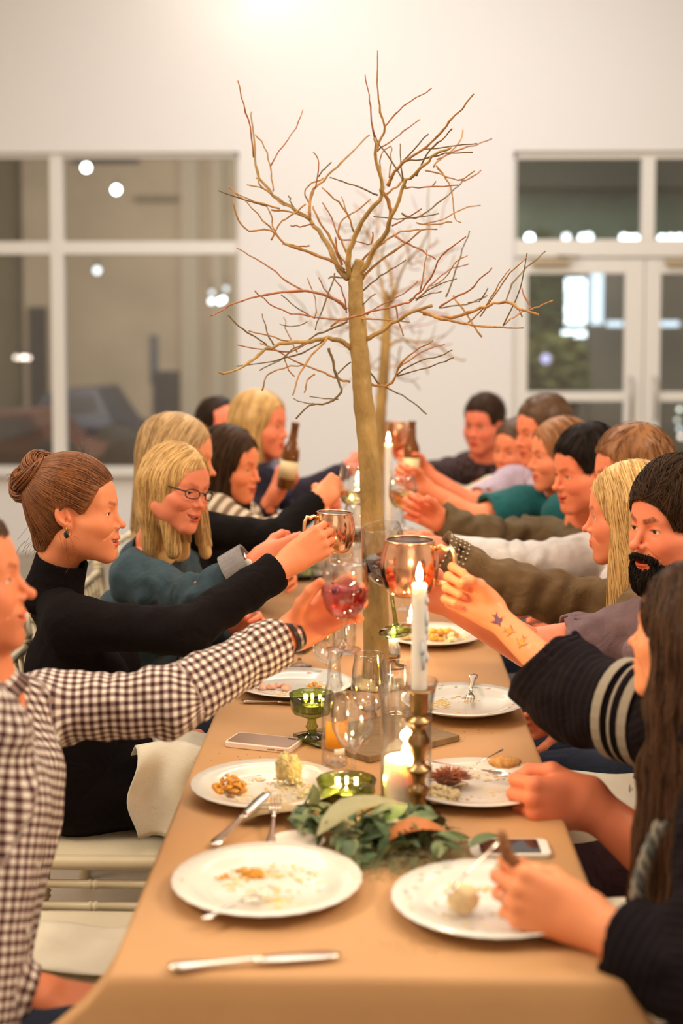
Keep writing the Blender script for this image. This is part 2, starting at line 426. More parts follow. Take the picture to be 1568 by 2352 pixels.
def surf_hair(fn, lo, hi, h, m, name, parent, X=None):
    V, F = mesh_sdf(fn, lo, hi, h, margin=0.03); V = relax(V, F, 1, 0.5)
    if X is not None: V = V @ np.array(X[0], f32).T * 1.0 + A3(X[1])
    return np_mesh(name, V, F, m, parent)

def grad(fn, p, e=0.002):
    g = np.stack([fn(p + np.array(o, f32) * e) - fn(p - np.array(o, f32) * e) for o in ((1, 0, 0), (0, 1, 0), (0, 0, 1))], 1)
    return g / (np.linalg.norm(g, axis=1, keepdims=True) + 1e-9)

def strands(fn, starts, flow, steps, ds, lift, rad, taper=0.25, jit=0.15, sides=4, seed=1, stop=None):
    """trace locks over the surface fn=0 along flow(p) and make one flattened tube for each"""
    rs = np.random.RandomState(seed); p = starts.astype(f32); n = len(p); path = []
    lift = lift * (0.3 + 1.4 * rs.rand(n)).astype(f32)
    noi = rs.randn(n, 3).astype(f32) * jit
    alive = np.ones(n, bool); L = np.zeros(n, int)
    for s in range(steps):
        for _ in range(2):
            g = grad(fn, p); p = p - g * (fn(p) - lift)[:, None] * 0.9
        path.append(p.copy())
        v = flow(p) + noi; v = v - g * (v * g).sum(1, keepdims=True)
        ln = np.linalg.norm(v, axis=1, keepdims=True); v = v / (ln + 1e-6)
        if stop is not None: alive &= ~stop(p)
        L[alive] = s + 1
        p = p + v * ds * alive[:, None] * (0.8 + 0.4 * rs.rand(n, 1)).astype(f32)
    path = np.stack(path, 1)                                    # n, steps, 3
    tt = np.arange(steps)[None, :] / np.maximum(L, 2)[:, None]
    r = rad * (0.55 + 0.9 * rs.rand(n, 1)) * np.where(tt < 1, np.clip(1 - (tt ** 3) * (1 - taper), 0, 1), 0.02) * np.clip(0.45 + tt * 5, 0, 1)
    T = np.gradient(path, axis=1); T /= (np.linalg.norm(T, axis=2, keepdims=True) + 1e-7)
    G = grad(fn, path.reshape(-1, 3)).reshape(path.shape); W = np.cross(T, G)
    vs = []
    for k in range(sides):
        a = 2 * PI * k / sides
        vs.append(path + (W * math.cos(a) + G * math.sin(a) * 0.6) * r[..., None])
    V = np.stack(vs, 2).reshape(-1, 3)
    i = np.arange(n)[:, None, None]; j = np.arange(steps - 1)[None, :, None]; k = np.arange(sides)[None, None, :]
    b = (i * steps + j) * sides; k2 = (k + 1) % sides
    F = np.stack([b + k, b + k2, b + sides + k2, b + sides + k], -1)
    keep = (j < (L[:, None, None] - 1)) & (k >= 0)
    F = F[np.broadcast_to(keep, F.shape[:3])]
    used = np.unique(F); mp = np.zeros(len(V), int); mp[used] = np.arange(len(used))
    return V[used], mp[F]

def hair_mat(name, c1, c2, rough=0.42, spec=.3):
    if name in MATS: return MATS[name]
    m, nt, b = new_mat(name); N = nt.nodes; L = nt.links
    g = N.new('ShaderNodeNewGeometry'); tc = N.new('ShaderNodeTexCoord')
    n = N.new('ShaderNodeTexNoise'); n.inputs['Scale'].default_value = 45; n.inputs['Detail'].default_value = 4
    L.new(tc.outputs['Object'], n.inputs[0])
    ad = N.new('ShaderNodeMath'); ad.operation = 'ADD'; L.new(g.outputs['Random Per Island'], ad.inputs[0]); L.new(n.outputs[0], ad.inputs[1])
    mr = N.new('ShaderNodeMapRange'); mr.inputs[1].default_value = 0.35; mr.inputs[2].default_value = 1.25; L.new(ad.outputs[0], mr.inputs[0])
    mx = N.new('ShaderNodeMix'); mx.data_type = 'RGBA'; mx.inputs[6].default_value = (*c1, 1); mx.inputs[7].default_value = (*c2, 1)
    L.new(mr.outputs[0], mx.inputs[0]); L.new(mx.outputs[2], b.inputs['Base Color'])
    b.inputs['Roughness'].default_value = rough; b.inputs['Specular IOR Level'].default_value = spec
    MATS[name] = m; return m

def hand_sdf_fn(k):
    """right hand in its own frame: wrist at 0, fingers +Y, palm faces -Z, thumb at -X. returns fn and bounds.
    k: curl [4 x (a1,a2,a3)] degrees index..little, thumb (abduct, flex, tipflex), elbow (vector), fr forearm radii"""
    s = k.get('s', 1.0)
    prim = []
    kn = [(-0.030, 0.090, 0.004), (-0.010, 0.094, 0.006), (0.010, 0.090, 0.005), (0.029, 0.082, 0.001)]
    ln = [(0.042, 0.026, 0.021), (0.046, 0.030, 0.022), (0.043, 0.028, 0.021), (0.034, 0.021, 0.019)]
    rd = [(0.0098, 0.0086, 0.0078, 0.0066), (0.0100, 0.0088, 0.0078, 0.0066), (0.0095, 0.0083, 0.0074, 0.0063), (0.0085, 0.0074, 0.0067, 0.0058)]
    wr = [(-0.016, 0.0, 0), (-0.006, 0, 0), (0.006, 0, 0), (0.016, 0, 0)]
    spread = k.get('spread', (4, 1, -2, -6)); tips = []
    fat = k.get('fat', 1.0); fing = []
    for i in range(4):
        prim.append(('p', Vector(wr[i]) * s, Vector(kn[i]) * s, 0.0165 * s * fat, 0.0115 * s * fat))
        c = k['curl'][i]; a = 0.0; q = Vector(kn[i]) * s
        yaw = R(spread[i]); ch = []
        for j in range(3):
            a += R(c[j]); d = Vector((math.sin(yaw) * -1, math.cos(yaw), 0)); d = Vector((d.x * math.cos(a), d.y * math.cos(a), -math.sin(a)))
            q2 = q + d * ln[i][j] * s; ch.append((q.copy(), q2.copy(), rd[i][j] * s * fat, rd[i][j + 1] * s * fat)); q = q2
        fing.append(ch); tips.append((q.copy(), d.copy(), Vector((0, math.sin(a), math.cos(a)))))
    tb = Vector((-0.020, 0.018, -0.008)) * s
    ta, tf, tp = k.get('thumb', (45, 25, 20)); tdz = k.get('tdz', -0.45)
    d1 = Vector((-math.sin(R(ta)), math.cos(R(ta)), tdz)).normalized()
    t1 = tb + d1 * 0.042 * s
    inw = Vector(k.get('tin', (0.75, 0.2, -0.55))).normalized()
    d2 = (d1 * math.cos(R(tf)) + inw * math.sin(R(tf))).normalized(); t2 = t1 + d2 * 0.034 * s
    d3 = (d1 * math.cos(R(tf + tp)) + inw * math.sin(R(tf + tp))).normalized(); t3 = t2 + d3 * 0.026 * s
    thumb = [(tb, t1, 0.0165 * s * fat, 0.0125 * s * fat), (t1, t2, 0.0120 * s * fat, 0.0100 * s * fat), (t2, t3, 0.0104 * s * fat, 0.0080 * s * fat)]
    tips.append((t3, d3, inw))
    elb = Vector(k.get('elbow', (0, -0.25, 0))); fr = k.get('fr', (0.027, 0.042))
    def fn(p):
        d = None
        for _, a, b, ra, rb in prim:
            q = p.copy(); q[:, 2] *= 1.12
            a2 = Vector((a.x, a.y, a.z * 1.12)); b2 = Vector((b.x, b.y, b.z * 1.12))
            e = cap(q, a2, b2, ra, rb); d = e if d is None else smin(d, e, 0.012 * s)
        d = smin(d, ell(p, Vector((-0.022, 0.035, -0.010)) * s, Vector((0.016, 0.030, 0.014)) * s), 0.014 * s)   # thumb mound
        d = smin(d, ell(p, Vector((0.022, 0.035, -0.008)) * s, Vector((0.013, 0.032, 0.013)) * s), 0.012 * s)
        q = p.copy(); q[:, 0] *= 0.86
        e2 = Vector((elb.x * .86, elb.y, elb.z))
        d = smin(d, cap(q, (0, 0.006, 0), e2, fr[0] * s * 0.82, fr[1] * s * .86), 0.022 * s)
        for ch in fing:
            e = None
            for (a, b, ra, rb) in ch:
                x = cap(p, a, b, ra, rb); e = x if e is None else smin(e, x, 0.003 * s)
            for (a, b, ra, rb) in ch[1:]:
                e = smin(e, sph(p, a, ra * 1.07), 0.002)
            d = smin(d, e, 0.0045 * s)
        e = None
        for (a, b, ra, rb) in thumb:
            x = cap(p, a, b, ra, rb); e = x if e is None else smin(e, x, 0.005 * s)
        d = smin(d, e, 0.008 * s)
        return d
    pts = [Vector((0, 0, 0)), elb] + [t[0] for t in tips] + [Vector(q) * s for q in kn] + [t1, t2] + [c[1] for ch in fing for c in ch]
    lo = [min(q[i] for q in pts) - 0.055 for i in range(3)]; hi = [max(q[i] for q in pts) + 0.055 for i in range(3)]
    return fn, lo, hi, tips

def make_hand(wrist, fwd, palm, elbow, k, right=True, h=0.0026):
    """returns V,F in world space. fwd: to knuckles, palm: direction the palm faces."""
    y = Vector(fwd).normalized(); z = -Vector(palm); z = (z - y * z.dot(y)).normalized(); x = y.cross(z)
    M = Matrix((x, y, z)).transposed()
    wrist = Vector(wrist); el = M.inverted() @ (Vector(elbow) - wrist)
    if not right: el.x = -el.x
    kk = dict(k); kk['elbow'] = el
    fn, lo, hi, tips = hand_sdf_fn(kk)
    V, F = mesh_sdf(fn, lo, hi, h, margin=0.004); V = relax(V, F, 1, 0.3)
    nails = []
    for i, (t, d, u) in enumerate(tips):
        nails.append((t, d, u))
    c = np.ones((len(V), 3))
    for i, (t, d, u) in enumerate(tips):
        dd = np.exp(-(((V - A3(t)) ** 2).sum(1)) / 0.012 ** 2)[:, None]; c = c * (1 - dd * np.array([0.0, 0.16, 0.16]))
    # nail patches: painted plates plus slight relief
    nc = np.array(k.get('nail', (1.06, 0.86, 0.82)))
    for i, (t, d, u) in enumerate(tips):
        up = (u - d * u.dot(d)).normalized() if i < 4 else (-(u - d * u.dot(d))).normalized()
        side = d.cross(up); q = V - A3(t - d * 0.002); a = q @ A3(d); b = q @ A3(side); e = q @ A3(up)
        m = ((a / 0.0075) ** 4 + (b / 0.0060) ** 4 < 1) & (e > 0.002); c[m] = c[m] * nc
        V[m] += A3(up) * 0.0005
    if not right:
        V = V * np.array([-1, 1, 1], f32); F = F[:, ::-1]
    V = V @ np.array(M, f32).T + A3(wrist)
    return V, F, c

def join(parts):
    Vs, Fs, Cs = [], [], []; n = 0
    for V, F, C in parts:
        Vs.append(V); Fs.append(F + n); Cs.append(C); n += len(V)
    return np.concatenate(Vs), np.concatenate(Fs), np.concatenate(Cs)

def eye_mesh(parent, Mw, s, iris, look=(0, 1, 0)):
    for sx in (-1, 1):
        mb = MB(); c = Vector((sx * .0315, .0705, .001)); l = Vector(look).normalized()
        Q = l.to_track_quat('Z', 'Y').to_matrix()
        mb.sph(c, .0129, 18, 12, Q); nv = 18
        o = mb.build('eye', mat('eye_white', (.80, .77, .72), .15)); me = o.data
        me.materials.append(mat(*iris)); me.materials.append(mat('pupil', (.005, .005, .005), .05))
        for p in me.polygons:
            a = (Q @ Vector((0, 0, 1))).angle((p.center - c))
            p.material_index = 2 if a < R(12) else (1 if a < R(30) else 0)
        me.transform(base_mat(parent).inverted() @ Mw); o.parent = parent
def teeth_mesh(parent, Mw, k):
    sm = k.get('smile', .5); gap = 0.0015 + 0.006 * k.get('open', .3); vs = []; fs = []; n = 15
    for j, z in enumerate((-.0600, -.0672 - gap * .25)):
        for i in range(n):
            a = (i / (n - 1) - .5) * 2.2; x = .0245 * math.sin(a); y = .0590 + .0275 * math.cos(a)
            y -= 0.0006 * (i % 2); vs.append((x, y, z + x * x * (7 + 5 * sm)))
    for i in range(n - 1): fs.append((i, i + 1, n + i + 1, n + i))
    mb = MB(); mb.add(vs, fs); o = mb.build('teeth', mat('teeth', (.85, .80, .70), .3))
    o.data.transform(base_mat(parent).inverted() @ Mw); o.parent = parent

# ---- hair
def cap_fn(k):
    """hair shell over the skull. k: thick, face (cut ellipsoid), ears (uncover), nape z, locks [(a, b, ra, rb)]"""
    t = k.get('thick', 0.010); fc = k.get('face', ((0, .132, -.018), (.125, .108, .100)))
    tp = k.get('top', 0.0); locks = k.get('locks', []); nape = k.get('nape', -0.055); ears = k.get('ears', True); kk = k.get('k', 0.02)
    def fn(p):
        q = p.copy(); q[:, 0] = np.abs(q[:, 0])
        d = ell(q, (0, -0.016, 0.038 + tp * .5), (0.074 + t, 0.097 + t, 0.084 + t + tp))
        d = smin(d, cap(q, (0.0, -0.050, -0.02), (0, -0.052, nape + .02), 0.052 + t * .5, 0.045 + t * .4), 0.03)
        if k.get('fringe'):
            d = smin(d, ell(q, (0, .055, .090), (0.055, .040, .022)), .02)
        for f in [fc] if not isinstance(fc, list) else fc: d = smax(d, -ell(q, *f), 0.010)
        if ears:
            d = smax(d, -ell(q, (0.090, 0.004, -0.012), (0.040, 0.026, 0.036)), 0.006)
            d = smax(d, -ell(q, (0.075, 0.050, -0.045), (0.060, 0.045, 0.055)), 0.008)
        d = smax(d, (nape - q[:, 2]), 0.012)
        for (a, b, ra, rb, sx) in locks:
            u = p.copy(); u = (u - A3(a)) ; 
            e = cap(p * A3((1 / sx, 1, 1)), Vector((a[0] / sx, a[1], a[2])), Vector((b[0] / sx, b[1], b[2])), ra, rb) * min(1, sx)
            d = smin(d, e, kk)
        if k.get('wave'):
            d = d + k['wave'] * vn(p * A3((1, 1, .35)), 55.0)
        return d
    return fn

def add_hair(parent, Mw, hk, hm, near=1.0, name='hair'):
    fn = cap_fn(hk); Min = np.array(Mw.to_3x3(), f32); tr = A3(Mw.translation)
    pts = [(-.1, -.13, -.08), (.1, .10, .15)] + [tuple(l[0]) for l in hk.get('locks', [])] + [tuple(l[1]) for l in hk.get('locks', [])]
    lo = [min(q[i] for q in pts) - .05 for i in range(3)]; hi = [max(q[i] for q in pts) + .05 for i in range(3)]
    V, F = mesh_sdf(fn, lo, hi, 0.004 if near > .5 else .006, margin=0.02); V = relax(V, F, 1, .5)
    parts = [(V @ Min.T + tr, F, np.ones((len(V), 3)))]
    n = int(hk.get('n', 900) * (near if near < 1 else 1)); rs = np.random.RandomState(hk.get('seed', 5))
    top_ = np.where(V[:, 2] > .062)[0]; idx = rs.randint(0, len(V), n * 3); idx[::3] = top_[rs.randint(0, len(top_), len(idx[::3]))]; st = V[idx] + rs.randn(n * 3, 3).astype(f32) * .002
    wgt = hk.get('start', lambda p: p[:, 2] > -9)(st); st = st[wgt][:n]
    if len(st):
        flow = hk['flow']
        V2, F2 = strands(fn, st, flow, hk.get('steps', 22), hk.get('ds', .012), hk.get('lift', .0022), hk.get('rad', .0022), seed=hk.get('seed', 5),
                         jit=hk.get('jit', .12), stop=hk.get('stop'), taper=hk.get('taper', .2))
        parts.append((V2 @ Min.T + tr, F2, np.ones((len(V2), 3))))
    V, F, C = join(parts)
    return np_mesh(name, V, F, hm, parent)

# ---- clothing
def torso_fn(B, k):
    PV, C, NB, sv = B['PV'], B['C'], B['NB'], B['sv']; fwd = B['fwd']
    rc, rw = k.get('rc', .105), k.get('rw', .10); off = k.get('off', .0); am = k.get('amp', .003)
    arms = B['arms']; ends = k.get('ends', [.97, .97]); ar = k.get('ar', (.060, .047, .036)); hem = k.get('hem', None)
    flare = k.get('flare', 0.0)
    up = (NB - PV).normalized()
    def fn(p):
        d = None
        for q in (-1, 1):
            a = PV + sv * q * .075; b = C + sv * q * (.075 if k.get('w') else .085)
            e = cap(p, a, b, rw + off, rc + off); d = e if d is None else smin(d, e, .06)
        for A in arms: d = smin(d, cap(p, NB - up * .03, A['S'], .048 + off, ar[0] + off), .05)
        if k.get('w'):
            for q in (-1, 1): d = smin(d, sph(p, C + fwd * (.078) + sv * q * .07 - up * .03, .058), .04)
        mid = None
        for i, A in enumerate(arms):
            S, E, W = A['S'], A['E'], A['W']; t = A.get('end', ends[i]); r = A.get('ar', ar)
            if t <= .5:
                en = S.lerp(E, t * 2); e = cap(p, S, en, r[0] + off, r[0] * .93 + off + flare); n = (E - S).normalized()
            else:
                en = E.lerp(W, (t - .5) * 2); e = smin(cap(p, S, E, r[0] + off, r[1] + off), cap(p, E, en, r[1] + off, r[1] + (r[2] - r[1]) * (t - .5) * 2 + off + flare), .03)
                n = (W - E).normalized()
            # folds running round the sleeve
            ax = (E - S).normalized(); s_ = (p - A3(S)) @ A3(ax)
            e = e + am * np.sin(s_ * 75 + 5 * vn(p, 14.0, i * 3.1)) * .5 + am * vn(p, 30.0) * .8
            if t > .5:
                near = np.exp(-(((p - A3(E)) ** 2).sum(1)) / .06 ** 2)
                e = e + near * am * 1.4 * np.sin(((p - A3(E)) @ A3((ax + n).normalized())) * 140 + 3 * vn(p, 20.))
            cut = plane(p, en, n); e2 = smax(e, cut, .004)
            # hollow the sleeve end so that the cloth has an edge
            inner = cap(p, en - n * .06, en + n * .05, (r[2] if t > .5 else r[0] * .93) * .80 + flare + off * .6, (r[2] if t > .5 else r[0] * .93) * .86 + flare + off * .6)
            inner = smax(inner, -(cut + .035), .003)
            e2 = smax(e2, -inner, .003)
            d = smin(d, e2, .03)
        d = d + am * vn(p * A3((1, 1, .6)), 11.0) * 1.6 + am * .6 * vn(p, 32.0)
        if hem is not None: d = smax(d, hem - p[:, 2], .01)
        op = k.get('open', .064)
        nb = B['NK']; neck = cap(p, NB - up * .00, nb, op, op * 1.0)
        if k.get('vneck'): neck = smin(neck, ell(p, NB + fwd * (.085) - up * .03, (.035, .035, .07)), .02)
        d = smax(d, -neck, .006)
        return d
    pts = [PV, C, NB] + [q for A in arms for q in (A['S'], A['E'], A['W'])]
    lo = [min(q[i] for q in pts) - .20 for i in range(3)]; hi = [max(q[i] for q in pts) + .20 for i in range(3)]
    return fn, lo, hi

def cloth_uv(B, V):
    """distance along and around the nearest bone, for woven patterns"""
    best = np.full(len(V), 9., f32); uv = np.zeros((len(V), 2), f32)
    bones = [(B['PV'], B['NB'], .10)]
    for A in B['arms']: bones += [(A['S'], A['E'], .035), (A['E'], A['W'], .025)]
    off = 0.0; refd = None
    for i, (a, b, w_) in enumerate(bones):
        ax = (b - a).normalized(); L_ = (b - a).length
        q = V - A3(a); t = q @ A3(ax); tc = np.clip(t, 0, L_); r = q - tc[:, None] * A3(ax); d = np.sqrt((r * r).sum(1)) - w_
        ref = Vector((0, 1, 0.3)); ref = (ref - ax * ref.dot(ax)).normalized(); s2 = ax.cross(ref)
        rr = q - t[:, None] * A3(ax); ang = np.arctan2(rr @ A3(s2), -(rr @ A3(ref)))
        if i == 0: u_, v_ = t, ang * .15
        elif i % 2 == 1: u_, v_ = t, ang * .060
        else: u_, v_ = t + (B['arms'][(i - 1) // 2]['E'] - B['arms'][(i - 1) // 2]['S']).length, ang * .048
        m = d < best; best[m] = d[m]; uv[m, 0] = u_[m]; uv[m, 1] = v_[m]
    return uv

def legs_fn(B, r=(.088, .062, .045), skirt=False):
    PV, fwd = B['PV'], B.get('legfwd', B['fwd']).normalized(); sv = Vector((0, 0, 1)).cross(fwd); kn = []; an = []
    for q in (-1, 1):
        K = PV + fwd * .41 + sv * q * .085; K.z = PV.z - .02; kn.append(K)
        a = K + fwd * B.get('tuck', -.03); a.z = .085; an.append(a)
    def fn(p):
        d = ell(p, PV - Vector((0, 0, .01)), (.13, .17, .12)) if abs(fwd.x) > .5 else ell(p, PV, (.17, .13, .12))
        for i, q in enumerate((-1, 1)):
            e = cap(p, PV + sv * q * .08, kn[i], r[0], r[1]); e = smin(e, cap(p, kn[i], an[i], r[1], r[2]), .03)
            d = smin(d, e, .05)
        if skirt: d = smin(d, cap(p, PV + fwd * .12, (kn[0] + kn[1]) / 2, .09, .075), .08)
        return smax(d, (an[0].z - .02) - p[:, 2], .004) + .003 * vn(p, 14.)
    pts = [PV] + kn + an
    lo = [min(q[i] for q in pts) - .16 for i in range(3)]; hi = [max(q[i] for q in pts) + .16 for i in range(3)]
    return fn, lo, hi, an

PEOPLE = []
def person(label, H, f, up, k, hair, body, tone=(.80, .49, .34), eyes=('brown_iris', (.06, .03, .015), .1), s=1.0, near=1.0, group=None):
    """H head centre, f facing, up head up vector; body: PV, C, NB, arms, clothes"""
    fm = frame(f, up); Mw = Matrix.Translation(H) @ fm.to_4x4() @ Matrix.Scale(s, 4)
    B = body; fw = B['fwd'].normalized(); B['fwd'] = fw; B['sv'] = Vector((0, 0, 1)).cross(fw).normalized() * 1.0   # towards the left side
    NB = B['NB']; B['NK'] = H + fm @ Vector((0, -.03, -.08)) * s
    root = empty('person', (B['PV'].x, B['PV'].y, 0), label, 'person', group or 'guests toasting across the long table')
    sk = skin_mat('skin_%.2f_%.2f' % (tone[0], tone[1]), tone)
    kk = dict(k); kk['neck'] = (Mw.inverted() @ (NB + Vector((0, 0, .015))))
    h = .0024 if near > .9 else (.0030 if near > .5 else .0042)
    nkp = kk['neck']
    lo = (-.11, min(-.15, nkp.y - .09), min(-.22, nkp.z - .09)); hi = (.11, max(.13, nkp.y + .09), .14)
    V, F = mesh_sdf(lambda p: head_sdf(p, kk), lo, hi, h, margin=.008)
    C = head_tint(V, kk); parts = []
    Mr = np.array(Mw.to_3x3(), f32); V = V @ Mr.T + A3(Mw.translation)
    parts.append((V, F, C))
    # chest and arms under the clothes, so that the figure is whole
    ts, tl, th = torso_fn(B, dict(w=B.get('w', B['clothes'][0].get('w')), rc=.082, rw=.076, amp=0, ar=(.045, .036, .026), ends=[.80, .80], open=.001))
    for A in B['arms']: A['_e'] = A.get('end'); A['_r'] = A.get('ar'); A['end'] = .80; A['ar'] = (.045, .036, .026)
    V, F = mesh_sdf(ts, tl, th, .012, margin=.01); parts.append((V, F, np.ones((len(V), 3))))
    for A in B['arms']:
        for q, w_ in (('_e', 'end'), ('_r', 'ar')):
            if A[q] is None: del A[w_]
            else: A[w_] = A[q]
        hk = dict(A.get('hand', {})); hk.setdefault('curl', [(50, 60, 30)] * 4); hk.setdefault('fr', (.027, .040)); hk.setdefault('s', .97 if k.get('male') else .90)
        fd = A.get('fwd', (A['W'] - A['E'])); pl = A.get('palm', (0, -1, 0))
        e = A['W'].lerp(A['E'], 1.0 if A.get('bare') else .62)
        V, F, C = make_hand(A['W'], fd, pl, e, hk, A['right'], h=.0024 if near > .9 else (.0032 if near > .5 else .0045))
        if A.get('bare') == 2:
            fn2 = lambda p: cap(p, A['E'], A['S'], .042, .050)
            V2, F2 = mesh_sdf(fn2, [min(A['E'][i], A['S'][i]) - .06 for i in range(3)], [max(A['E'][i], A['S'][i]) + .06 for i in range(3)], .006); parts.append((V2, F2, np.ones((len(V2), 3))))
        parts.append((V, F, C))
    V, F, C = join(parts)
    body_o = np_mesh('body', V, F, sk, root, col=C)
    eye_mesh(root, Mw, s, eyes, k.get('look', (0, 1, 0)))
    if k.get('open', .3) > .1: teeth_mesh(root, Mw, kk)
    # clothes
    for c in B.get('clothes', []):
        fn, lo, hi = torso_fn(B, c); V, F = mesh_sdf(fn, lo, hi, .0055 if near > .9 else (.008 if near > .5 else .011), margin=.014); V = relax(V, F, 1, .4)
        o = np_mesh(c['name'], V, F, c['mat'], root, uv=cloth_uv(B, V))
        if c.get('label'): o['label'] = c['label']
    if B.get('trousers'):
        fn, lo, hi, an = legs_fn(B, skirt=B.get('skirt', False)); V, F = mesh_sdf(fn, lo, hi, .011 if near > .5 else .016, margin=.014); V = relax(V, F, 1, .4)
        o = np_mesh(B['trousers'][0], V, F, B['trousers'][1], root)
        for a in an:
            mb = MB(); n = 8; rings = [(-.075, .030, .07), (-.055, .040, .085), (0, .042, .095), (.06, .044, .075), (.12, .047, .055), (.165, .042, .045), (.192, .020, .03)]
            vs = []; fs = []
            for (t, w_, hh) in rings:
                for j in range(8):
                    an_ = 2 * PI * j / 8; vs.append(Vector((a.x, a.y, 0)) + fw * t + B['sv'] * (w_ * math.cos(an_)) + Vector((0, 0, hh * .5 + hh * .5 * math.sin(an_) + .002)))
            for i in range(6):
                for j in range(8): fs.append((i * 8 + j, i * 8 + (j + 1) % 8, (i + 1) * 8 + (j + 1) % 8, (i + 1) * 8 + j))
            fs += [tuple(range(8)), tuple(48 + j for j in range(8))[::-1]]
            mb.add(vs, fs); world_child(mb, 'shoe', mat('shoe_leather', (.05, .035, .03), .4), root)
    if hair: add_hair(root, Mw, hair[0], hair[1], near)
    root['_m'] = 0; del root['_m']
    PEOPLE.append((root, Mw, B))
    return root, Mw, B
# ------------------------------------------------------------ room
WALLM = mat('wall_paint', (.84, .81, .79), .85, bump=.03, bscale=30)
TRIM = mat('painted_trim', (.82, .79, .74), .5)
YB = 10.0
def structure(mb, name, m, smooth=False):
    o = mb.build(name, m, None, smooth); o['kind'] = 'structure'; return o
def zpx(py, Y=YB): return P(858, py, Y).z
def xpx(px, Y=YB): return P(px, 743, Y).x
XL, XR, YN, ZC = -5.2, 4.6, -3.6, 4.7
x0, x1 = xpx(-660), xpx(550); zt, zs = zpx(348), zpx(1080)
x2, x3 = xpx(1177), xpx(1800)
mb = MB()
def wbox(xa, xb, za, zb, ya=YB, yb=YB + .18): mb.box(((xa + xb) / 2, (ya + yb) / 2, (za + zb) / 2), (xb - xa, yb - ya, zb - za))
wbox(XL, XR, zt, ZC); wbox(XL, x0, 0, zt); wbox(x0, x1, 0, zs); wbox(x1, x2, 0, zt); wbox(x3, XR, 0, zt)
structure(mb, 'wall_back', WALLM)
for nm, c, d in (('wall_left', (XL - .05, (YN + YB) / 2, ZC / 2), (.1, YB - YN, ZC)), ('wall_right', (XR + .05, (YN + YB) / 2, ZC / 2), (.1, YB - YN, ZC)),
                 ('wall_front', ((XL + XR) / 2, YN - .05, ZC / 2), (XR - XL, .1, ZC)), ('ceiling', ((XL + XR) / 2, (YN + YB) / 2, ZC + .05), (XR - XL, YB - YN, .1))):
    mb = MB(); mb.box(c, d); structure(mb, nm, WALLM)
mb = MB(); mb.box(((XL + XR) / 2, (YN + YB) / 2, -.05), (XR - XL, YB - YN, .1))
structure(mb, 'floor', mat('polished_concrete', (.33, .265, .195), .38, bump=.02, bscale=20, var=.16, vscale=2.2))
mb = MB(); mb.box(((x1 + x2) / 2, YB - .012, .07), (x2 - x1, .024, .14)); structure(mb, 'baseboard_back', TRIM)
mb = MB(); mb.box(((x0 + x1) / 2, YB - .03, zs - .02), (x1 - x0 + .1, .10, .04), bev=.006); structure(mb, 'trim_1', TRIM)

GL = glass_mat('window_glass', (1, 1, 1), 0, 1.35, True)
def bars(root, name, rects, ya=YB + .05, yb=YB + .12, m=TRIM):
    for xa, xb, za, zb in rects:
        q = MB(); q.box(((xa + xb) / 2, (ya + yb) / 2, (za + zb) / 2), (xb - xa, yb - ya, zb - za), bev=.005); world_child(q, name, m, root, False)
def panes(root, rects, y=YB + .085):
    for xa, xb, za, zb in rects:
        q = MB(); q.box(((xa + xb) / 2, y, (za + zb) / 2), (xb - xa + .01, .006, zb - za + .01)); world_child(q, 'pane', GL, root, False)
# left window: two rows of panes
W1 = empty('window_1', ((x0 + x1) / 2, YB + .085, zs)); W1['kind'] = 'structure'
fr = xpx(541); zt1 = zpx(360); zb0 = zpx(1075); t0, t1 = zpx(583), zpx(553)
mull = [(xpx(115), xpx(145)), (xpx(-305), xpx(-275))]
bars(W1, 'window_frame', [(fr, x1, zs, zt), (x0, x0 + .05, zs, zt), (x0, x1, zt1, zt), (x0, x1, zs, zb0)])
bars(W1, 'mullion', [(a, b, zs, zt) for a, b in mull], YB + .03, YB + .12)
bars(W1, 'transom_bar', [(x0, x1, t0, t1)], YB + .035, YB + .12)
xs = [x0 + .05, mull[1][0], mull[1][1], mull[0][0], mull[0][1], fr]
panes(W1, [(xs[i], xs[i + 1], a, b) for i in (0, 2, 4) for a, b in ((zb0, t0), (t1, zt1))])
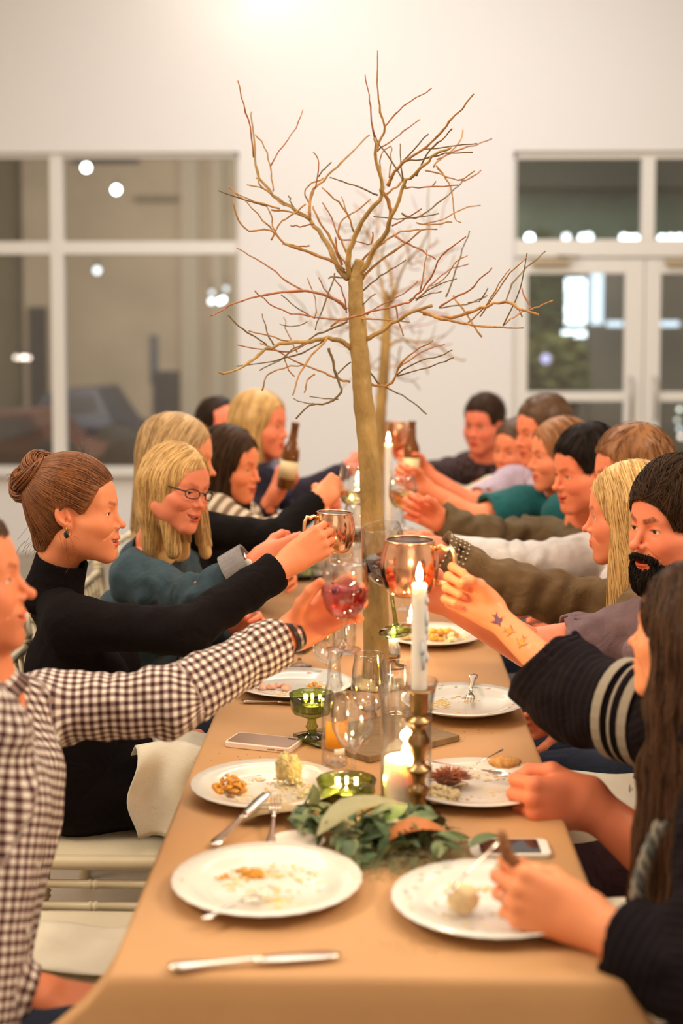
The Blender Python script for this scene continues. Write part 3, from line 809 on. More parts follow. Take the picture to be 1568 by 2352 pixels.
# right: double glazed doors under a transom window
W2 = empty('window_2', ((x2 + x3) / 2, YB + .085, zpx(592))); W2['kind'] = 'structure'
m0, m1 = xpx(1472), xpx(1502); zt2 = zpx(364); tb, tt = zpx(590), zpx(550); fl = xpx(1186)
bars(W2, 'window_frame', [(x2, fl, tb, zt), (x3 - .05, x3, tb, zt), (x2, x3, zt2, zt)])
bars(W2, 'mullion', [(m0, m1, tt, zt2)], YB + .03, YB + .12)
bars(W2, 'transom_bar', [(x2, x3, tb, tt)], YB + .03, YB + .13)
panes(W2, [(fl, m0, tt, zt2), (m1, x3 - .05, tt, zt2)])
mb = MB(); mb.box(((x2 + fl) / 2, YB + .09, tb / 2), (fl - x2, .1, tb)); structure(mb, 'trim_2', TRIM)
def door(nm, xa, xb, ga, gb, hinge):
    D = empty(nm, ((xa + xb) / 2, YB + .085, 0)); D['kind'] = 'structure'
    gt = zpx(628); r1, r0 = zpx(900), zpx(922)
    bars(D, 'stile', [(xa, ga, .01, tb - .01), (gb, xb, .01, tb - .01)], YB + .05, YB + .10)
    bars(D, 'rail', [(ga, gb, gt, tb - .01), (ga, gb, r0, r1), (ga, gb, .01, .24)], YB + .05, YB + .10)
    panes(D, [(ga, gb, .24, r0), (ga, gb, r1, gt)], YB + .075)
    q = MB(); q.tube([(hinge, YB + .05, .95), (hinge, YB + .00, .97), (hinge, YB + .00, 1.23), (hinge, YB + .05, 1.25)], .010, 8)
    world_child(q, 'door_handle', mat('dull_steel', (.45, .43, .40), .35, 1), D)
    q = MB(); cx = ga + .15; q.box((cx, YB + .02, tb - .035), (.26, .055, .045), bev=.006); q.tube([(cx + .08, YB + .0, tb - .02), (cx + .2, YB - .02, tb + .0), (cx + .05, YB + .03, tb + .01)], .006, 6)
    world_child(q, 'door_closer', mat('tan_metal', (.50, .40, .26), .45, .3), D)
xm = xpx(1482)
door('door_1', fl, xm - .003, xpx(1213), xpx(1437), xpx(1452))
door('door_2', xm + .003, x3 - .05, xpx(1520), xpx(1745), xpx(1508))

# ------------------------------------------------------------ outside at night
mb = MB(); mb.box((0, 25, -.12), (60, 29.6, .1)); structure(mb, 'trim_3', mat('asphalt', (.045, .045, .055), .8, var=.3, vscale=1.5)); bpy.data.objects['trim_3'].name = 'pavement'
YF = 19.0
def ob(root, name, px0, px1, py0, py1, Y, dep, m, bev=0.0):
    a, b = P(px0, py1, Y), P(px1, py0, Y); q = MB(); q.box(((a.x + b.x) / 2, Y + dep / 2, (a.z + b.z) / 2), (b.x - a.x, dep, b.z - a.z), bev=bev)
    return world_child(q, name, m, root, False)
stucco = mat('taupe_stucco', (.40, .33, .25), .9, bump=.2, bscale=6, var=.12, vscale=1.2)
dk = mat('dark_opening', (.02, .022, .028), .5); olive = mat('olive_panel', (.11, .10, .055), .8, var=.3, vscale=1)
NB_ = empty('building', (P(300, 743, YF).x, YF + 1, -.07), 'taupe building outside the left window, standing in for the reflected room wall', 'building')  # facade added in place of the room wall mirrored in the panes
ob(NB_, 'wall', 58, 560, 330, 985, YF, .5, stucco)
ob(NB_, 'side_wall', -500, 58, 300, 985, YF + .4, .4, olive)
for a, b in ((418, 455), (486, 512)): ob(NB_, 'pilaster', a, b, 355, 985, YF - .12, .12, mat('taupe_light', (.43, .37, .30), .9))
ob(NB_, 'window', 165, 320, 340, 376, YF - .03, .04, dk)
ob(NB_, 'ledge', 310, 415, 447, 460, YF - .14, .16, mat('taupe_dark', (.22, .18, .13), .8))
ob(NB_, 'door', 68, 106, 705, 960, YF - .05, .06, dk)
ob(NB_, 'window', 345, 362, 770, 880, YF - .05, .05, mat('blue_grey', (.08, .10, .13), .5)); ob(NB_, 'window', 352, 412, 852, 985, YF - .06, .06, dk)
def car(cx, py0, py1, w, Y, m, lab):
    a = P(cx - w / 2, py1, Y); b = P(cx + w / 2, py0, Y); L_ = b.x - a.x; H_ = b.z - a.z; z0 = -.07
    r = empty('car', ((a.x + b.x) / 2, Y, z0), lab, 'car')
    H_ = b.z - z0; prof = [(-.5, .25), (-.49, .52), (-.30, .58), (-.17, .96), (.16, 1.0), (.30, .62), (.47, .52), (.5, .28)]
    vs = []; fs = []
    for s_ in (-.8, .8):
        for (u, v) in prof: vs.append((r.location.x + u * L_, Y + s_ * (.8 if v > .9 else 1), z0 + v * H_))
    n = len(prof)
    for i in range(n): fs.append((i, (i + 1) % n, n + (i + 1) % n, n + i))
    fs += [tuple(range(n))[::-1], tuple(range(n, 2 * n))]
    q = MB(); q.add(vs, fs); world_child(q, 'car_body', m, r, False)
    q = MB(); q.add([(r.location.x + u * L_, Y - .79 + (v - .58) * .3, z0 + v * H_) for u, v in ((-.25, .62), (-.15, .92), (.14, .95), (.25, .63))], [(0, 1, 2, 3)]); world_child(q, 'car_window', dk, r, False)
    for u in (-.31, .31):
        q = MB(); q.lathe([(.02, -.1), (.3, -.1), (.33, -.06), (.33, .06), (.3, .1), (.02, .1)], (r.location.x + u * L_, Y - .75, z0 + .33), 20, Matrix.Rotation(PI / 2, 3, 'X')); world_child(q, 'wheel', mat('tyre', (.02, .02, .02), .7), r)
car(195, 888, 1060, 330, 15.5, mat('car_navy', (.012, .022, .05), .35), 'dark blue parked car outside the left window')
car(40, 940, 1075, 420, 13.6, mat('car_maroon', (.07, .025, .018), .4), 'maroon parked car at the left edge outside')
car(470, 1000, 1090, 420, 14.2, mat('car_grey', (.06, .05, .055), .4), 'grey parked car low behind the blonde woman')
B2 = empty('shopfront', (P(1400, 743, YF).x, YF + 1, -.07), 'grey shopfront with lit windows seen through the glazed doors', 'building')
grey = mat('grey_render', (.20, .17, .14), .9, var=.15, vscale=1)
ob(B2, 'wall', 1330, 1900, 560, 1100, YF + .2, .4, grey); ob(B2, 'roof_fascia', 1100, 1900, 330, 430, YF - .6, .6, mat('fascia_dark', (.050, .052, .042), .7)); ob(B2, 'soffit_wall', 1100, 1900, 430, 560, YF + .3, .3, mat('green_grey', (.10, .14, .105), .8, var=.3, vscale=1.2))
lit = mat('lit_window', (.02, .02, .02), .6, emit=(.78, .95, 1.0), estr=3.2); lit2 = mat('lit_window_soft', (.02, .02, .02), .6, emit=(.70, .88, 1.0), estr=1.3)
ob(B2, 'lit_window', 1300, 1345, 640, 745, YF - .5, .1, lit); ob(B2, 'lit_window', 1358, 1385, 622, 745, YF - .5, .1, lit2)
ob(B2, 'lit_sign', 1272, 1345, 760, 774, YF - .7, .1, lit); ob(B2, 'lit_sign', 1395, 1430, 738, 750, YF - .5, .1, lit2); ob(B2, 'lit_sign', 1520, 1560, 738, 750, YF - .5, .1, lit2)
ob(B2, 'post', 1348, 1356, 610, 1000, YF - .6, .1, mat('fascia_dark', (.05, .05, .04), .7))
# hedge and tree outside the doors
def foliage(name, c, r, n, m, lab, cat, seed):
    rs = random.Random(seed); root = empty(name, (c.x, c.y, -.07), lab, cat)
    q = MB()
    for i in range(n):
        v = Vector((rs.gauss(0, 1), rs.gauss(0, 1), rs.gauss(0, 1))).normalized() * (rs.random() ** .4); p = c + Vector((v.x * r[0], v.y * r[1], v.z * r[2]))
        a = Vector((rs.gauss(0, 1), rs.gauss(0, 1), rs.gauss(0, 1))).normalized() * .10; b = a.orthogonal().normalized() * .05
        q.add([p - a, p + b, p + a, p - b], [(0, 1, 2, 3)])
    o = world_child(q, 'foliage', m, root, False); o['kind'] = 'stuff'
    q = MB(); q.tube([(c.x, c.y, -.07), (c.x + .05, c.y, c.z * .6), (c.x, c.y, c.z)], [.08, .06, .03], 8); world_child(q, 'trunk', mat('bark_dark', (.06, .045, .03), .9), root)
foliage('tree', P(1232, 690, 17), (.30, .4, .85), 1500, mat('leaf_dark', (.05, .075, .03), .7), 'dark leafy tree outside the left door leaf', 'tree', 3)
foliage('hedge', P(1268, 860, 14.8), (.36, .35, .42), 1500, mat('leaf_olive', (.085, .085, .02), .7), 'olive green hedge outside the left door leaf', 'hedge', 4)
# small globes outside; the bright pair stands in for reflected room bulbs
def globe(i, px, py, Y, e, col=(.85, .97, 1), r=.042, lab='', grp=None):
    c = P(px, py, Y); root = empty('bulb', (c.x, c.y, c.z), lab, 'light bulb', grp)
    q = MB(); q.sph(c, r, 12, 8); world_child(q, 'glass_globe', mat('globe_%s' % e, (.02, .02, .02), .5, emit=col, estr=e), root)
    q = MB(); q.lathe([(.014, 0), (.014, .04), (.006, .045), (.006, .12)], c + Vector((0, 0, r * .9)), 8); world_child(q, 'socket', dk, root)
for i, (px, py, e, lab) in enumerate([(198, 385, 14.0, 'bright globe outside standing in for a reflected room bulb, left of the two'), (267, 436, 14.0, 'bright globe outside standing in for a reflected room bulb, right of the two'), (223, 621, 2.2, 'dim globe lamp alone in the tall pane of the left window')]):
    globe(i, px, py, 16, e, lab=lab)
for i, (px, py, e) in enumerate([(485, 692, 4.0), (486, 672, 1.5), (505, 692, 7.0), (512, 688, 7.0), (519, 663, 1.5)]):
    globe(i, px, py, 16, e, r=.028, lab=['first','second','third','fourth','fifth','sixth','seventh','eighth','ninth','tenth'][i] + ' small lamp of the round cluster in the left window, counted from the left', grp='globe lamps in the right-hand cluster')
for i, (px, py, e) in enumerate([(36, 821, 2.5), (46, 822, 3.0), (56, 821, 6.0), (66, 822, 3.0)]):
    globe(i, px, py, 16, e, (1, .85, .7), r=.022, lab=['first','second','third','fourth','fifth','sixth','seventh','eighth','ninth','tenth'][i] + ' warm lamp from the left in the far left outdoor row', grp='warm lamps in the far left row')
for i, (px, py, e) in enumerate([(1216, 546, 9.0), (1300, 545, 3), (1338, 546, 5.0), (1352, 544, 4), (1432, 546, 5.0), (1445, 549, 6), (1458, 548, 5), (1520, 548, 5.0), (1540, 547, 5), (1560, 547, 6)]):
    globe(i, px, py, 16, e, lab=['first','second','third','fourth','fifth','sixth','seventh','eighth','ninth','tenth'][i] + ' lamp from the left in the row above the door transom', grp='globe lamps above the doors')
for i, (px, py, e) in enumerate([(1560, 940, 2.0), (1555, 965, 1.2), (1560, 985, 1.5), (1563, 1003, 2.5)]):
    globe(i, px, py, 16, e, (.9, 1, .8), r=.025, lab=['first','second','third','fourth','fifth','sixth','seventh','eighth','ninth','tenth'][i] + ' lamp from the top in the upright chain behind the right door', grp='lamps behind the right door leaf')
globe(0, 1253, 824, 14, 1.0, (.60, .60, 1.0), r=.05, lab='violet lamp glowing in front of the hedge')
area('facade_fill_left', tuple(P(300, 250, 13.5)), 3.0, 215, (1, .86, .68), (R(58), 0, 0))  # added lamp, brightens the stand-in facade
area('yard_light_right', tuple(P(1400, 250, 13.5)), 3.0, 110, (.85, 1, .85), (R(55), 0, 0))
# the wall lamp whose glow shows at the top of the picture
c = Vector((-.85, YB - .30, 4.08)); L0 = empty('wall_lamp', (c.x, c.y, c.z), 'white globe lamp high on the back wall above the frame', 'lamp')
q = MB(); q.sph(c, .11, 20, 14); world_child(q, 'globe', mat('lamp_globe', (.9, .85, .75), .4, emit=(1, .9, .72), estr=6), L0)
q = MB(); q.tube([c + Vector((0, .08, .05)), c + Vector((0, .26, .12)), c + Vector((0, .30, .12))], .012, 8); q.lathe([(.06, 0), (.06, .02)], c + Vector((0, .29, .12)), 16, Matrix.Rotation(PI / 2, 3, 'X')); world_child(q, 'bracket', TRIM, L0)
# ------------------------------------------------------------ table and its paper cover
TL, TR, TN, TF = -.350, .331, PZ(800, 2238).y, 6.05
KRAFT = mat('kraft_paper', (.53, .295, .133), .62, bump=.10, bscale=9, var=.05, vscale=5, spec=.3)
T = empty('table', ((TL + TR) / 2, (TN + TF) / 2, 0), 'long narrow banquet table under brown paper', 'table')
q = MB(); q.box(((TL + TR) / 2, (TN + TF) / 2, .733), (TR - TL - .008, TF - TN - .008, .026), bev=.004); world_child(q, 'tabletop', mat('ply', (.45, .32, .18), .6), T)
for y in (TN + .35, TN + 1.75, TF - 1.7, TF - .35):
    for x in (TL + .12, TR - .12):
        q = MB(); q.tube([(x, y, 0), (x, y, .72)], .014, 10); world_child(q, 'leg', mat('grey_steel', (.25, .25, .26), .4, .8), T)
def paper_pt(x, y):
    z = .7500 + .0012 * noise.noise(Vector((x * 7, y * 3, 0))) + .0006 * noise.noise(Vector((x * 25, y * 20, 4)))
    dx = max(TL - x, x - TR, 0); dy = max(TN - y, y - TF, 0); r = .012
    def fold(d):  # along the sheet: first round the edge, then hang
        if d <= 0: return 0, 0
        a = min(d / r, PI / 2); o = r * math.sin(a); h = r * (1 - math.cos(a)); rest = max(0, d - r * PI / 2); return o + rest * .16, h + rest * .98
    ox, hx = fold(dx); oy, hy = fold(dy)
    X = min(max(x, TL), TR); Y = min(max(y, TN), TF)
    X += math.copysign(ox, x - (TL + TR) / 2) if dx else 0; Y += math.copysign(oy, y - 3) if dy else 0
    hang = math.hypot(hx, hy) if (dx and dy) else max(hx, hy)
    wv = .5 * min(1, hang * 8) * .02
    if dx: X += math.copysign(wv * noise.noise(Vector((y * 3, 7, 1))), x)
    if dy: Y -= wv * 1.2 * noise.noise(Vector((x * 4, 3, 1)))
    k1 = math.exp(-max(0, y - TN) / .12) * min(1, hang / .06)
    if dx or dy: X += hang * k1 * (-.85 * math.exp(-max(0, x - TL) / .07) + .45 * math.exp(-max(0, TR - x) / .07))
    return (X, Y, z - hang)
mb = MB()
xs = [TL - d for d in (.30, .2, .12, .06, .03, .018, .009, .004)] + list(np.linspace(TL, TR, 26)) + [TR + d for d in (.004, .009, .018, .03, .06, .12, .2, .30)]
ys = [TN - d for d in (.34, .24, .16, .09, .045, .018, .009, .004)] + list(np.linspace(TN, TF, 130)) + [TF + d for d in (.004, .009, .018, .05, .3)]
vs = [paper_pt(x, y) for y in ys for x in xs]; nx = len(xs)
fs = [(j * nx + i, j * nx + i + 1, (j + 1) * nx + i + 1, (j + 1) * nx + i) for j in range(len(ys) - 1) for i in range(nx - 1)]
mb.add(vs, fs); pap = mb.build('paper_cover', KRAFT)
sm = pap.modifiers.new('t', 'SOLIDIFY'); sm.thickness = .0006; sm.offset = -1
tag(pap, 'brown kraft paper spread over the whole long table and folded over its edges', 'tablecloth')

# ------------------------------------------------------------ tableware
CHINA = mat('china', (.78, .74, .66), .12, coat=.3)
CHINA2 = mat('china_cool', (.74, .73, .67), .15, coat=.3)
SILVER = mat('silver', (.80, .74, .66), .18, 1.0)
GLASS = glass_mat('clear_glass', (.985, .985, .98), 0, 1.5, True)
GREEN = glass_mat('green_glass', (.58, .66, .27), 0, 1.5, True)
rnd = random.Random(11)
def plate_prof(r):
    k = r / .146
    pr = [(0, .004), (.085, .004), (.098, .006), (.108, .013), (.146, .021), (.1475, .0225), (.146, .0235), (.109, .0165), (.099, .0105), (.086, .0082), (0, .0080)]
    return [(a * k, b) for a, b in pr]
def blob(mb, c, r, seed, amp=.25, n=14, m=9, fr=1.6):
    vs = []; fs = []; c = Vector(c); rs = r if hasattr(r, '__len__') else (r, r, r)
    for i in range(m + 1):
        t = PI * i / m
        for k in range(n):
            a = 2 * PI * k / n; v = Vector((math.sin(t) * math.cos(a), math.sin(t) * math.sin(a), math.cos(t)))
            s_ = 1 + amp * noise.noise(v * fr + Vector((seed * 3.1, seed, 0))) + amp * .6 * noise.noise(v * fr * 3 + Vector((seed, 0, 9)))
            vs.append(c + Vector((v.x * rs[0], v.y * rs[1], max(v.z, -.6) * rs[2])) * s_)
    for i in range(m):
        for k in range(n): fs.append((i * n + k, (i + 1) * n + k, (i + 1) * n + (k + 1) % n, i * n + (k + 1) % n))
    mb.add(vs, fs)
ORANGE = mat('squash_orange', (.85, .36, .04), .5, var=.3, vscale=90, bump=.5, bscale=120)
CREAM = mat('rice_cream', (.85, .72, .42), .6, var=.15, vscale=120, bump=.6, bscale=160)
GREENF = mat('herb_green', (.30, .36, .10), .6, var=.3, vscale=60)
BROWNF = mat('crust_brown', (.42, .20, .07), .7, var=.4, vscale=70, bump=.6, bscale=90)
SAUCE = mat('sauce_smear', (.85, .52, .16), .35, var=.3, vscale=40)
def plate(px, py, r, lab, m=CHINA, bits=(), crumbs=0, scallop=0, seed=1, dz=0.0, floral=0, under=False):
    c = PZ(px, py, .771 + dz); rt = empty('plate', (c.x, c.y, .7502 + dz), lab, 'plate')
    q = MB(); pr = plate_prof(r); base = Vector((c.x, c.y, .7502 + dz)); n = 96
    q.lathe(pr, base, n)
    if scallop:
        vs = []
        for i, v in enumerate(q.v):
            j, k = divmod(i, n); rr = pr[j][0]
            if rr > .11 * r / .146 and j < len(pr):
                f_ = 1 + .012 * abs(math.sin(scallop * PI * k / n)) ; v = (base.x + (v[0] - base.x) * f_, base.y + (v[1] - base.y) * f_, v[2])
            vs.append(v)
        q.v = vs
    o = world_child(q, 'dish', m, rt)
    if under:
        q = MB(); q.lathe([(a * .9, b - .0) for a, b in plate_prof(r * .92)], base, 64); 
    rs = random.Random(seed)
    if floral:
        for kk, (col, cnt) in enumerate((((.80, .45, .42), 10), ((.45, .55, .38), 14))):
            q = MB()
            for i in range(cnt):
                a = rs.random() * 6.28; d = r * rs.uniform(.80, .93); b = .0162 + (d / r * .146 - .109) / .037 * .0070
                x, y = c.x + d * math.cos(a), c.y + d * math.sin(a)
                for s_ in range(5):
                    q.sph((x + rs.uniform(-.005, .005), y + rs.uniform(-.005, .005), base.z + b + .0004), (.0030, .0022, .0006), 6, 4)
            o2 = world_child(q, 'floral_print', mat('print_%d' % kk, col, .4), rt); o2['kind'] = 'stuff'
    zt_ = base.z + .0082
    for (nm, mm, dx, dy, rr, hh, cnt) in bits:
        q = MB()
        for i in range(cnt):
            a = rs.random() * 6.28; d = math.sqrt(rs.random()) * rr * (.9 if cnt > 1 else 0)
            sz = rr * (rs.uniform(.06, .17) if cnt > 30 else rs.uniform(.12, .26) if cnt > 6 else (.5 if cnt > 1 else 1))
            zz = (1 - (d / rr) ** 2) * hh * rs.random() if cnt > 1 else hh * .5
            blob(q, (c.x + dx + d * math.cos(a), c.y + dy + d * math.sin(a), zt_ + zz * .8 + sz * .35), (sz, sz * rs.uniform(.7, 1), sz * .75 if cnt > 1 else hh * .6), rs.random() * 50, .35, 8 if cnt > 1 else 22, 6 if cnt > 1 else 16)
        o = world_child(q, nm, mm, rt)
        if cnt > 6: o['kind'] = 'stuff'
    if crumbs:
        for nm, mm, cnt in (('orange_crumbs', SAUCE, crumbs), ('pale_crumbs', CREAM, crumbs)):
            q = MB(); ca = rs.random() * 6.28
            for i in range(cnt):
                cl = i // 7; rs2 = random.Random(seed * 100 + cl); a = rs2.random() * 6.28 + rs.gauss(0, .35); d = r * .62 * rs2.random() ** .5 + rs.gauss(0, .008)
                sz = rs.uniform(.0010, .0042); q.sph((c.x + d * math.cos(a), c.y + d * math.sin(a), zt_ + .0004), (sz * rs.uniform(1, 1.7), sz, min(sz * .5, .0012)), 6, 4)
            o = world_child(q, nm, mm, rt); o['kind'] = 'stuff'
    return rt, base
# cutlery --------------------------------------------------------------
def strip(mb, secs, M=None):
    """secs: (y, half width, z centre, half thickness)"""
    vs = []; fs = []; n = 8
    for (y, w_, z, t) in secs:
        for k in range(n):
            a = 2 * PI * (k + .5) / n; vs.append(Vector((w_ * 1.08 * math.cos(a), y, z + t * 1.08 * math.sin(a))))
    for i in range(len(secs) - 1):
        for k in range(n): fs.append((i * n + k, i * n + (k + 1) % n, (i + 1) * n + (k + 1) % n, (i + 1) * n + k))
    fs += [tuple(range(n))[::-1], tuple((len(secs) - 1) * n + k for k in range(n))]
    mb.add([M @ v for v in vs] if M else vs, fs)
HANDLE = [(0, .002, .0035, .0015), (.004, .0085, .0035, .0020), (.016, .0105, .0035, .0022), (.030, .0085, .0035, .0020), (.045, .0060, .0035, .0020), (.075, .0045, .0040, .0020), (.10, .0036, .0050, .0018)]
def cutlery(kind, a, b, lab, grp=None, m=None, z=None, hm=None):
    """a: end of the handle, b: tip, both world points"""
    m = m or SILVER; a = Vector(a); b = Vector(b); d = b - a; L_ = d.length
    y = d.normalized(); z_ = Vector((0, 0, 1)); z_ = (z_ - y * z_.dot(y)).normalized(); x = y.cross(z_); s_ = L_ / .20
    M = Matrix.Translation(a) @ Matrix((x, y, z_)).transposed().to_4x4() @ Matrix.Scale(s_, 4)
    rt = empty(kind, (a.x, a.y, a.z), lab, kind, grp)
    q = MB(); strip(q, HANDLE + [(.112, .0035, .0055, .0016)], M); world_child(q, 'handle', hm or m, rt)
    q = MB()
    if kind == 'fork':
        strip(q, [(.108, .0034, .0052, .0015), (.128, .0040, .0045, .0012), (.140, .0095, .0025, .0010), (.152, .0120, .0015, .0010)], M); world_child(q, 'fork_head', m, rt)
        for i in range(4):
            q = MB(); x_ = -.0096 + .0064 * i
            q.tube([M @ Vector((x_, .150, .0015)), M @ Vector((x_, .170, .0022)), M @ Vector((x_ * .96, .188, .0050)), M @ Vector((x_ * .94, .2, .0078))], [.0017 * s_, .0016 * s_, .0013 * s_, .0006 * s_], 6); world_child(q, 'tine', m, rt)
    elif kind == 'knife':
        strip(q, [(.098, .0050, .0045, .0022), (.106, .0075, .0040, .0012), (.130, .0098, .0035, .0009), (.175, .0100, .0035, .0007), (.192, .0075, .0035, .0006), (.2, .0010, .0035, .0005)], M); world_child(q, 'blade', m, rt)
    else:
        vs = []; fs = []; n = 16
        for j in range(7):
            rr = j / 6
            for k in range(n):
                an = 2 * PI * k / n; vs.append(M @ Vector((.0190 * rr * math.cos(an), .172 + .0280 * rr * math.sin(an), .0055 - .0075 * (1 - rr * rr))))
        for j in range(6):
            for k in range(n): fs.append((j * n + k, j * n + (k + 1) % n, (j + 1) * n + (k + 1) % n, (j + 1) * n + k))
        q.add(vs, fs); o = world_child(q, 'bowl', m, rt); o.modifiers.new('s', 'SOLIDIFY').thickness = .001
        q = MB(); strip(q, [(.106, .0035, .0055, .0016), (.148, .0042, .0058, .0014)], M); world_child(q, 'neck', m, rt)
    return rt
# glassware ------------------------------------------------------------
def shell(outer, t):
    """closed profile: outer wall up, inner wall down"""
    inner = [(max(r - t, 0.0), z) for r, z in outer if z > outer[0][1] + t * 2]
    return outer, inner[::-1]
def frameM(c, axis=(0, 0, 1), s_=1.0):
    z = Vector(axis).normalized(); return Matrix.Translation(c) @ z.to_track_quat('Z', 'Y').to_matrix().to_4x4() @ Matrix.Scale(s_, 4)
def put(mb, M):
    mb.v = [tuple(M @ Vector(v)) for v in mb.v]; return mb
def wine_glass(c, axis, lab, bowl, stem, foot_r, m=GLASS, stem_m=None, liquid=None, s_=1.0, grp=None, cat='glass', name='wine_glass', t=.0016):
    """bowl: outer profile from bottom (r~.004) to the rim, z from stem top=0; stem: length; stands on c"""
    M = frameM(c, axis, s_); rt = empty(name, tuple(c), lab, cat, grp); stem_m = stem_m or m
    out = [(r, z + stem) for r, z in bowl]; inn = [(max(r - t, 0), max(z, stem + .003)) for r, z in out][::-1]
    inn = [p for p in inn if p[0] > 0] + [(0, stem + .004)]
    q = MB(); q.lathe([(0, stem - .0005)] + out + [(out[-1][0] - t * .5, out[-1][1] + .0008)] + inn, n=40); put(q, M); world_child(q, 'bowl', m, rt)
    q = MB(); q.lathe([(0, 0.0), (foot_r, 0.0), (foot_r, .0018), (foot_r * .5, .0045), (.0075, .010), (.0046, .020), (.0038, stem * .55), (.0046, stem * .85), (.0080, stem + .001), (0, stem + .0015)], n=32); put(q, M); world_child(q, 'stem', stem_m, rt)
    if liquid:
        lm, lev = liquid; zz = stem + lev; pr = [(0, stem + .0043)]
        for r, z in out:
            if z < zz and r - t > .002: pr.append((r - t - .0003, max(z, stem + .0045)))
        rr = np.interp(zz, [z for r, z in out], [r for r, z in out]) - t - .0003; pr += [(rr, zz), (0, zz)]
        q = MB(); q.lathe(pr, n=40); put(q, M); world_child(q, 'drink', lm, rt)
    return rt
RED = glass_mat('red_wine', (.05, .003, .008), 0, 1.34); PINK = glass_mat('pink_drink', (.93, .16, .20), 0, 1.34); WHITEW = glass_mat('white_wine', (.92, .78, .35), 0, 1.34)
BOWL_WINE = [(.006, 0), (.022, .006), (.036, .020), (.0445, .042), (.046, .062), (.043, .088), (.0385, .112), (.0365, .125)]
BOWL_GOB = [(.006, 0), (.024, .006), (.038, .022), (.0445, .045), (.0445, .066), (.041, .090), (.0385, .105)]
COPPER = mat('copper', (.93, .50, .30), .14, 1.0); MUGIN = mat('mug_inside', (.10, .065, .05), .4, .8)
BRASS = mat('brass_cast', (.88, .66, .36), .25, 1.0)
def copper_mug(c, axis, side, lab, s_=1.0):
    M = frameM(c, axis, s_); rt = empty('copper_mug', tuple(c), lab, 'mug')
    out = [(0, 0), (.028, 0), (.034, .003), (.0405, .014), (.0460, .032), (.0475, .048), (.0460, .064), (.0425, .078), (.0395, .086), (.0395, .089)]
    q = MB(); q.lathe(out + [(.0385, .0905), (.0378, .089), (.0378, .086)], n=48); put(q, M); world_child(q, 'body', COPPER, rt)
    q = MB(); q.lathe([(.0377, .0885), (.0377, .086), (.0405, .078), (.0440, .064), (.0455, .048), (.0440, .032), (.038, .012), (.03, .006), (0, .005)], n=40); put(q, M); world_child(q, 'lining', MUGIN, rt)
    q = MB(); q.lathe([(.0392 + .0019 * math.cos(2 * PI * k / 8), .0895 + .0019 * math.sin(2 * PI * k / 8)) for k in range(8)], n=48, closed=True); put(q, M); world_child(q, 'rim', COPPER, rt)
    sd = (M.to_3x3().inverted() @ Vector(side)); sd.z = 0; sd.normalize(); u = Vector((0, 0, 1))
    pts = [sd * r + u * z for r, z in ((.040, .078), (.052, .083), (.060, .078), (.068, .082), (.073, .070), (.074, .055), (.074, .040), (.070, .026), (.062, .020), (.055, .024), (.044, .022))]
    q = MB(); q.tube(pts, [.0048, .0035, .0050, .0036, .0045, .0038, .0038, .0040, .0050, .0035, .0048], 10); put(q, M); world_child(q, 'handle', BRASS, rt)
    return rt
# candles --------------------------------------------------------------
WAX = mat('white_wax', (.92, .87, .80), .45, sss=.6); WAX.node_tree.nodes['Principled BSDF'].inputs['Subsurface Radius'].default_value = (.03, .018, .01)
FLAME = mat('flame', (0, 0, 0), 1, emit=(1.0, .72, .36), estr=22)
FLAMEB = mat('flame_base', (0, 0, 0), 1, emit=(.25, .35, 1.0), estr=2.5)
WICK = mat('wick', (.02, .015, .01), .9)
def flame(rt, c, h=.034, r=.006, power=1.1):
    c = Vector(c)
    q = MB(); q.tube([c - Vector((0, 0, .004)), c + Vector((.0005, 0, .006)), c + Vector((.002, 0, .010))], .0009, 6); world_child(q, 'wick', WICK, rt)
    q = MB(); q.lathe([(0, 0)] + [(r * math.sin(PI * t ** .62) ** .9 * (1 - .15 * t), h * t) for t in (.08, .18, .3, .42, .55, .68, .8, .9, .96)] + [(0, h)], c + Vector((0, 0, .005)), 16); world_child(q, 'flame', FLAME, rt)
    if power: point('candle_light', tuple(c + Vector((0, 0, .005 + h * .5))), power, (1, .62, .28), .012)
def drips(q, c, r, h, n, seed):
    rs = random.Random(seed)
    for i in range(n):
        a = rs.uniform(-1.2, 1.0) if i % 3 else rs.uniform(0, 6.28); d = Vector((math.cos(a), math.sin(a), 0)); z = h * rs.uniform(.35, .98); L_ = rs.uniform(.01, .05)
        q.tube([c + d * (r * .93) + Vector((0, 0, z)), c + d * (r * 1.04) + Vector((0, 0, z - L_ * .6)), c + d * (r * .98) + Vector((0, 0, z - L_))], [.0015, .0042 * rs.uniform(.7, 1.2), .003], 7)
def taper(c, r, h, lab, seed=1, lit=True, power=1.1, grp=None, fh=.036):
    rt = empty('taper_candle', tuple(c), lab, 'candle', grp); c = Vector(c)
    q = MB(); q.lathe([(0, 0), (r * .9, 0), (r, .006), (r * .97, h * .5), (r * .92, h - .012), (r * .95, h - .004), (r * .8, h), (r * .4, h - .004), (0, h - .004)], c, 24); drips(q, c, r * .95, h, 14, seed); world_child(q, 'wax', WAX, rt)
    if lit: flame(rt, c + Vector((0, 0, h - .002)), fh, .0062, power)
    return rt
def tealight(c, lab, grp=None, power=.5):
    rt = empty('tealight', tuple(c), lab, 'candle', grp); c = Vector(c)
    q = MB(); q.lathe([(0, 0), (.018, 0), (.019, .001), (.019, .014), (.0198, .0145), (.0185, .0148), (.0182, .012)], c, 24); world_child(q, 'cup', mat('thin_aluminium', (.8, .8, .8), .25, 1), rt)
    q = MB(); q.lathe([(0, .002), (.0180, .002), (.0180, .0115), (0, .0118)], c, 24); world_child(q, 'wax', WAX, rt)
    flame(rt, c + Vector((0, 0, .0115)), .009, .0030, power); return rt

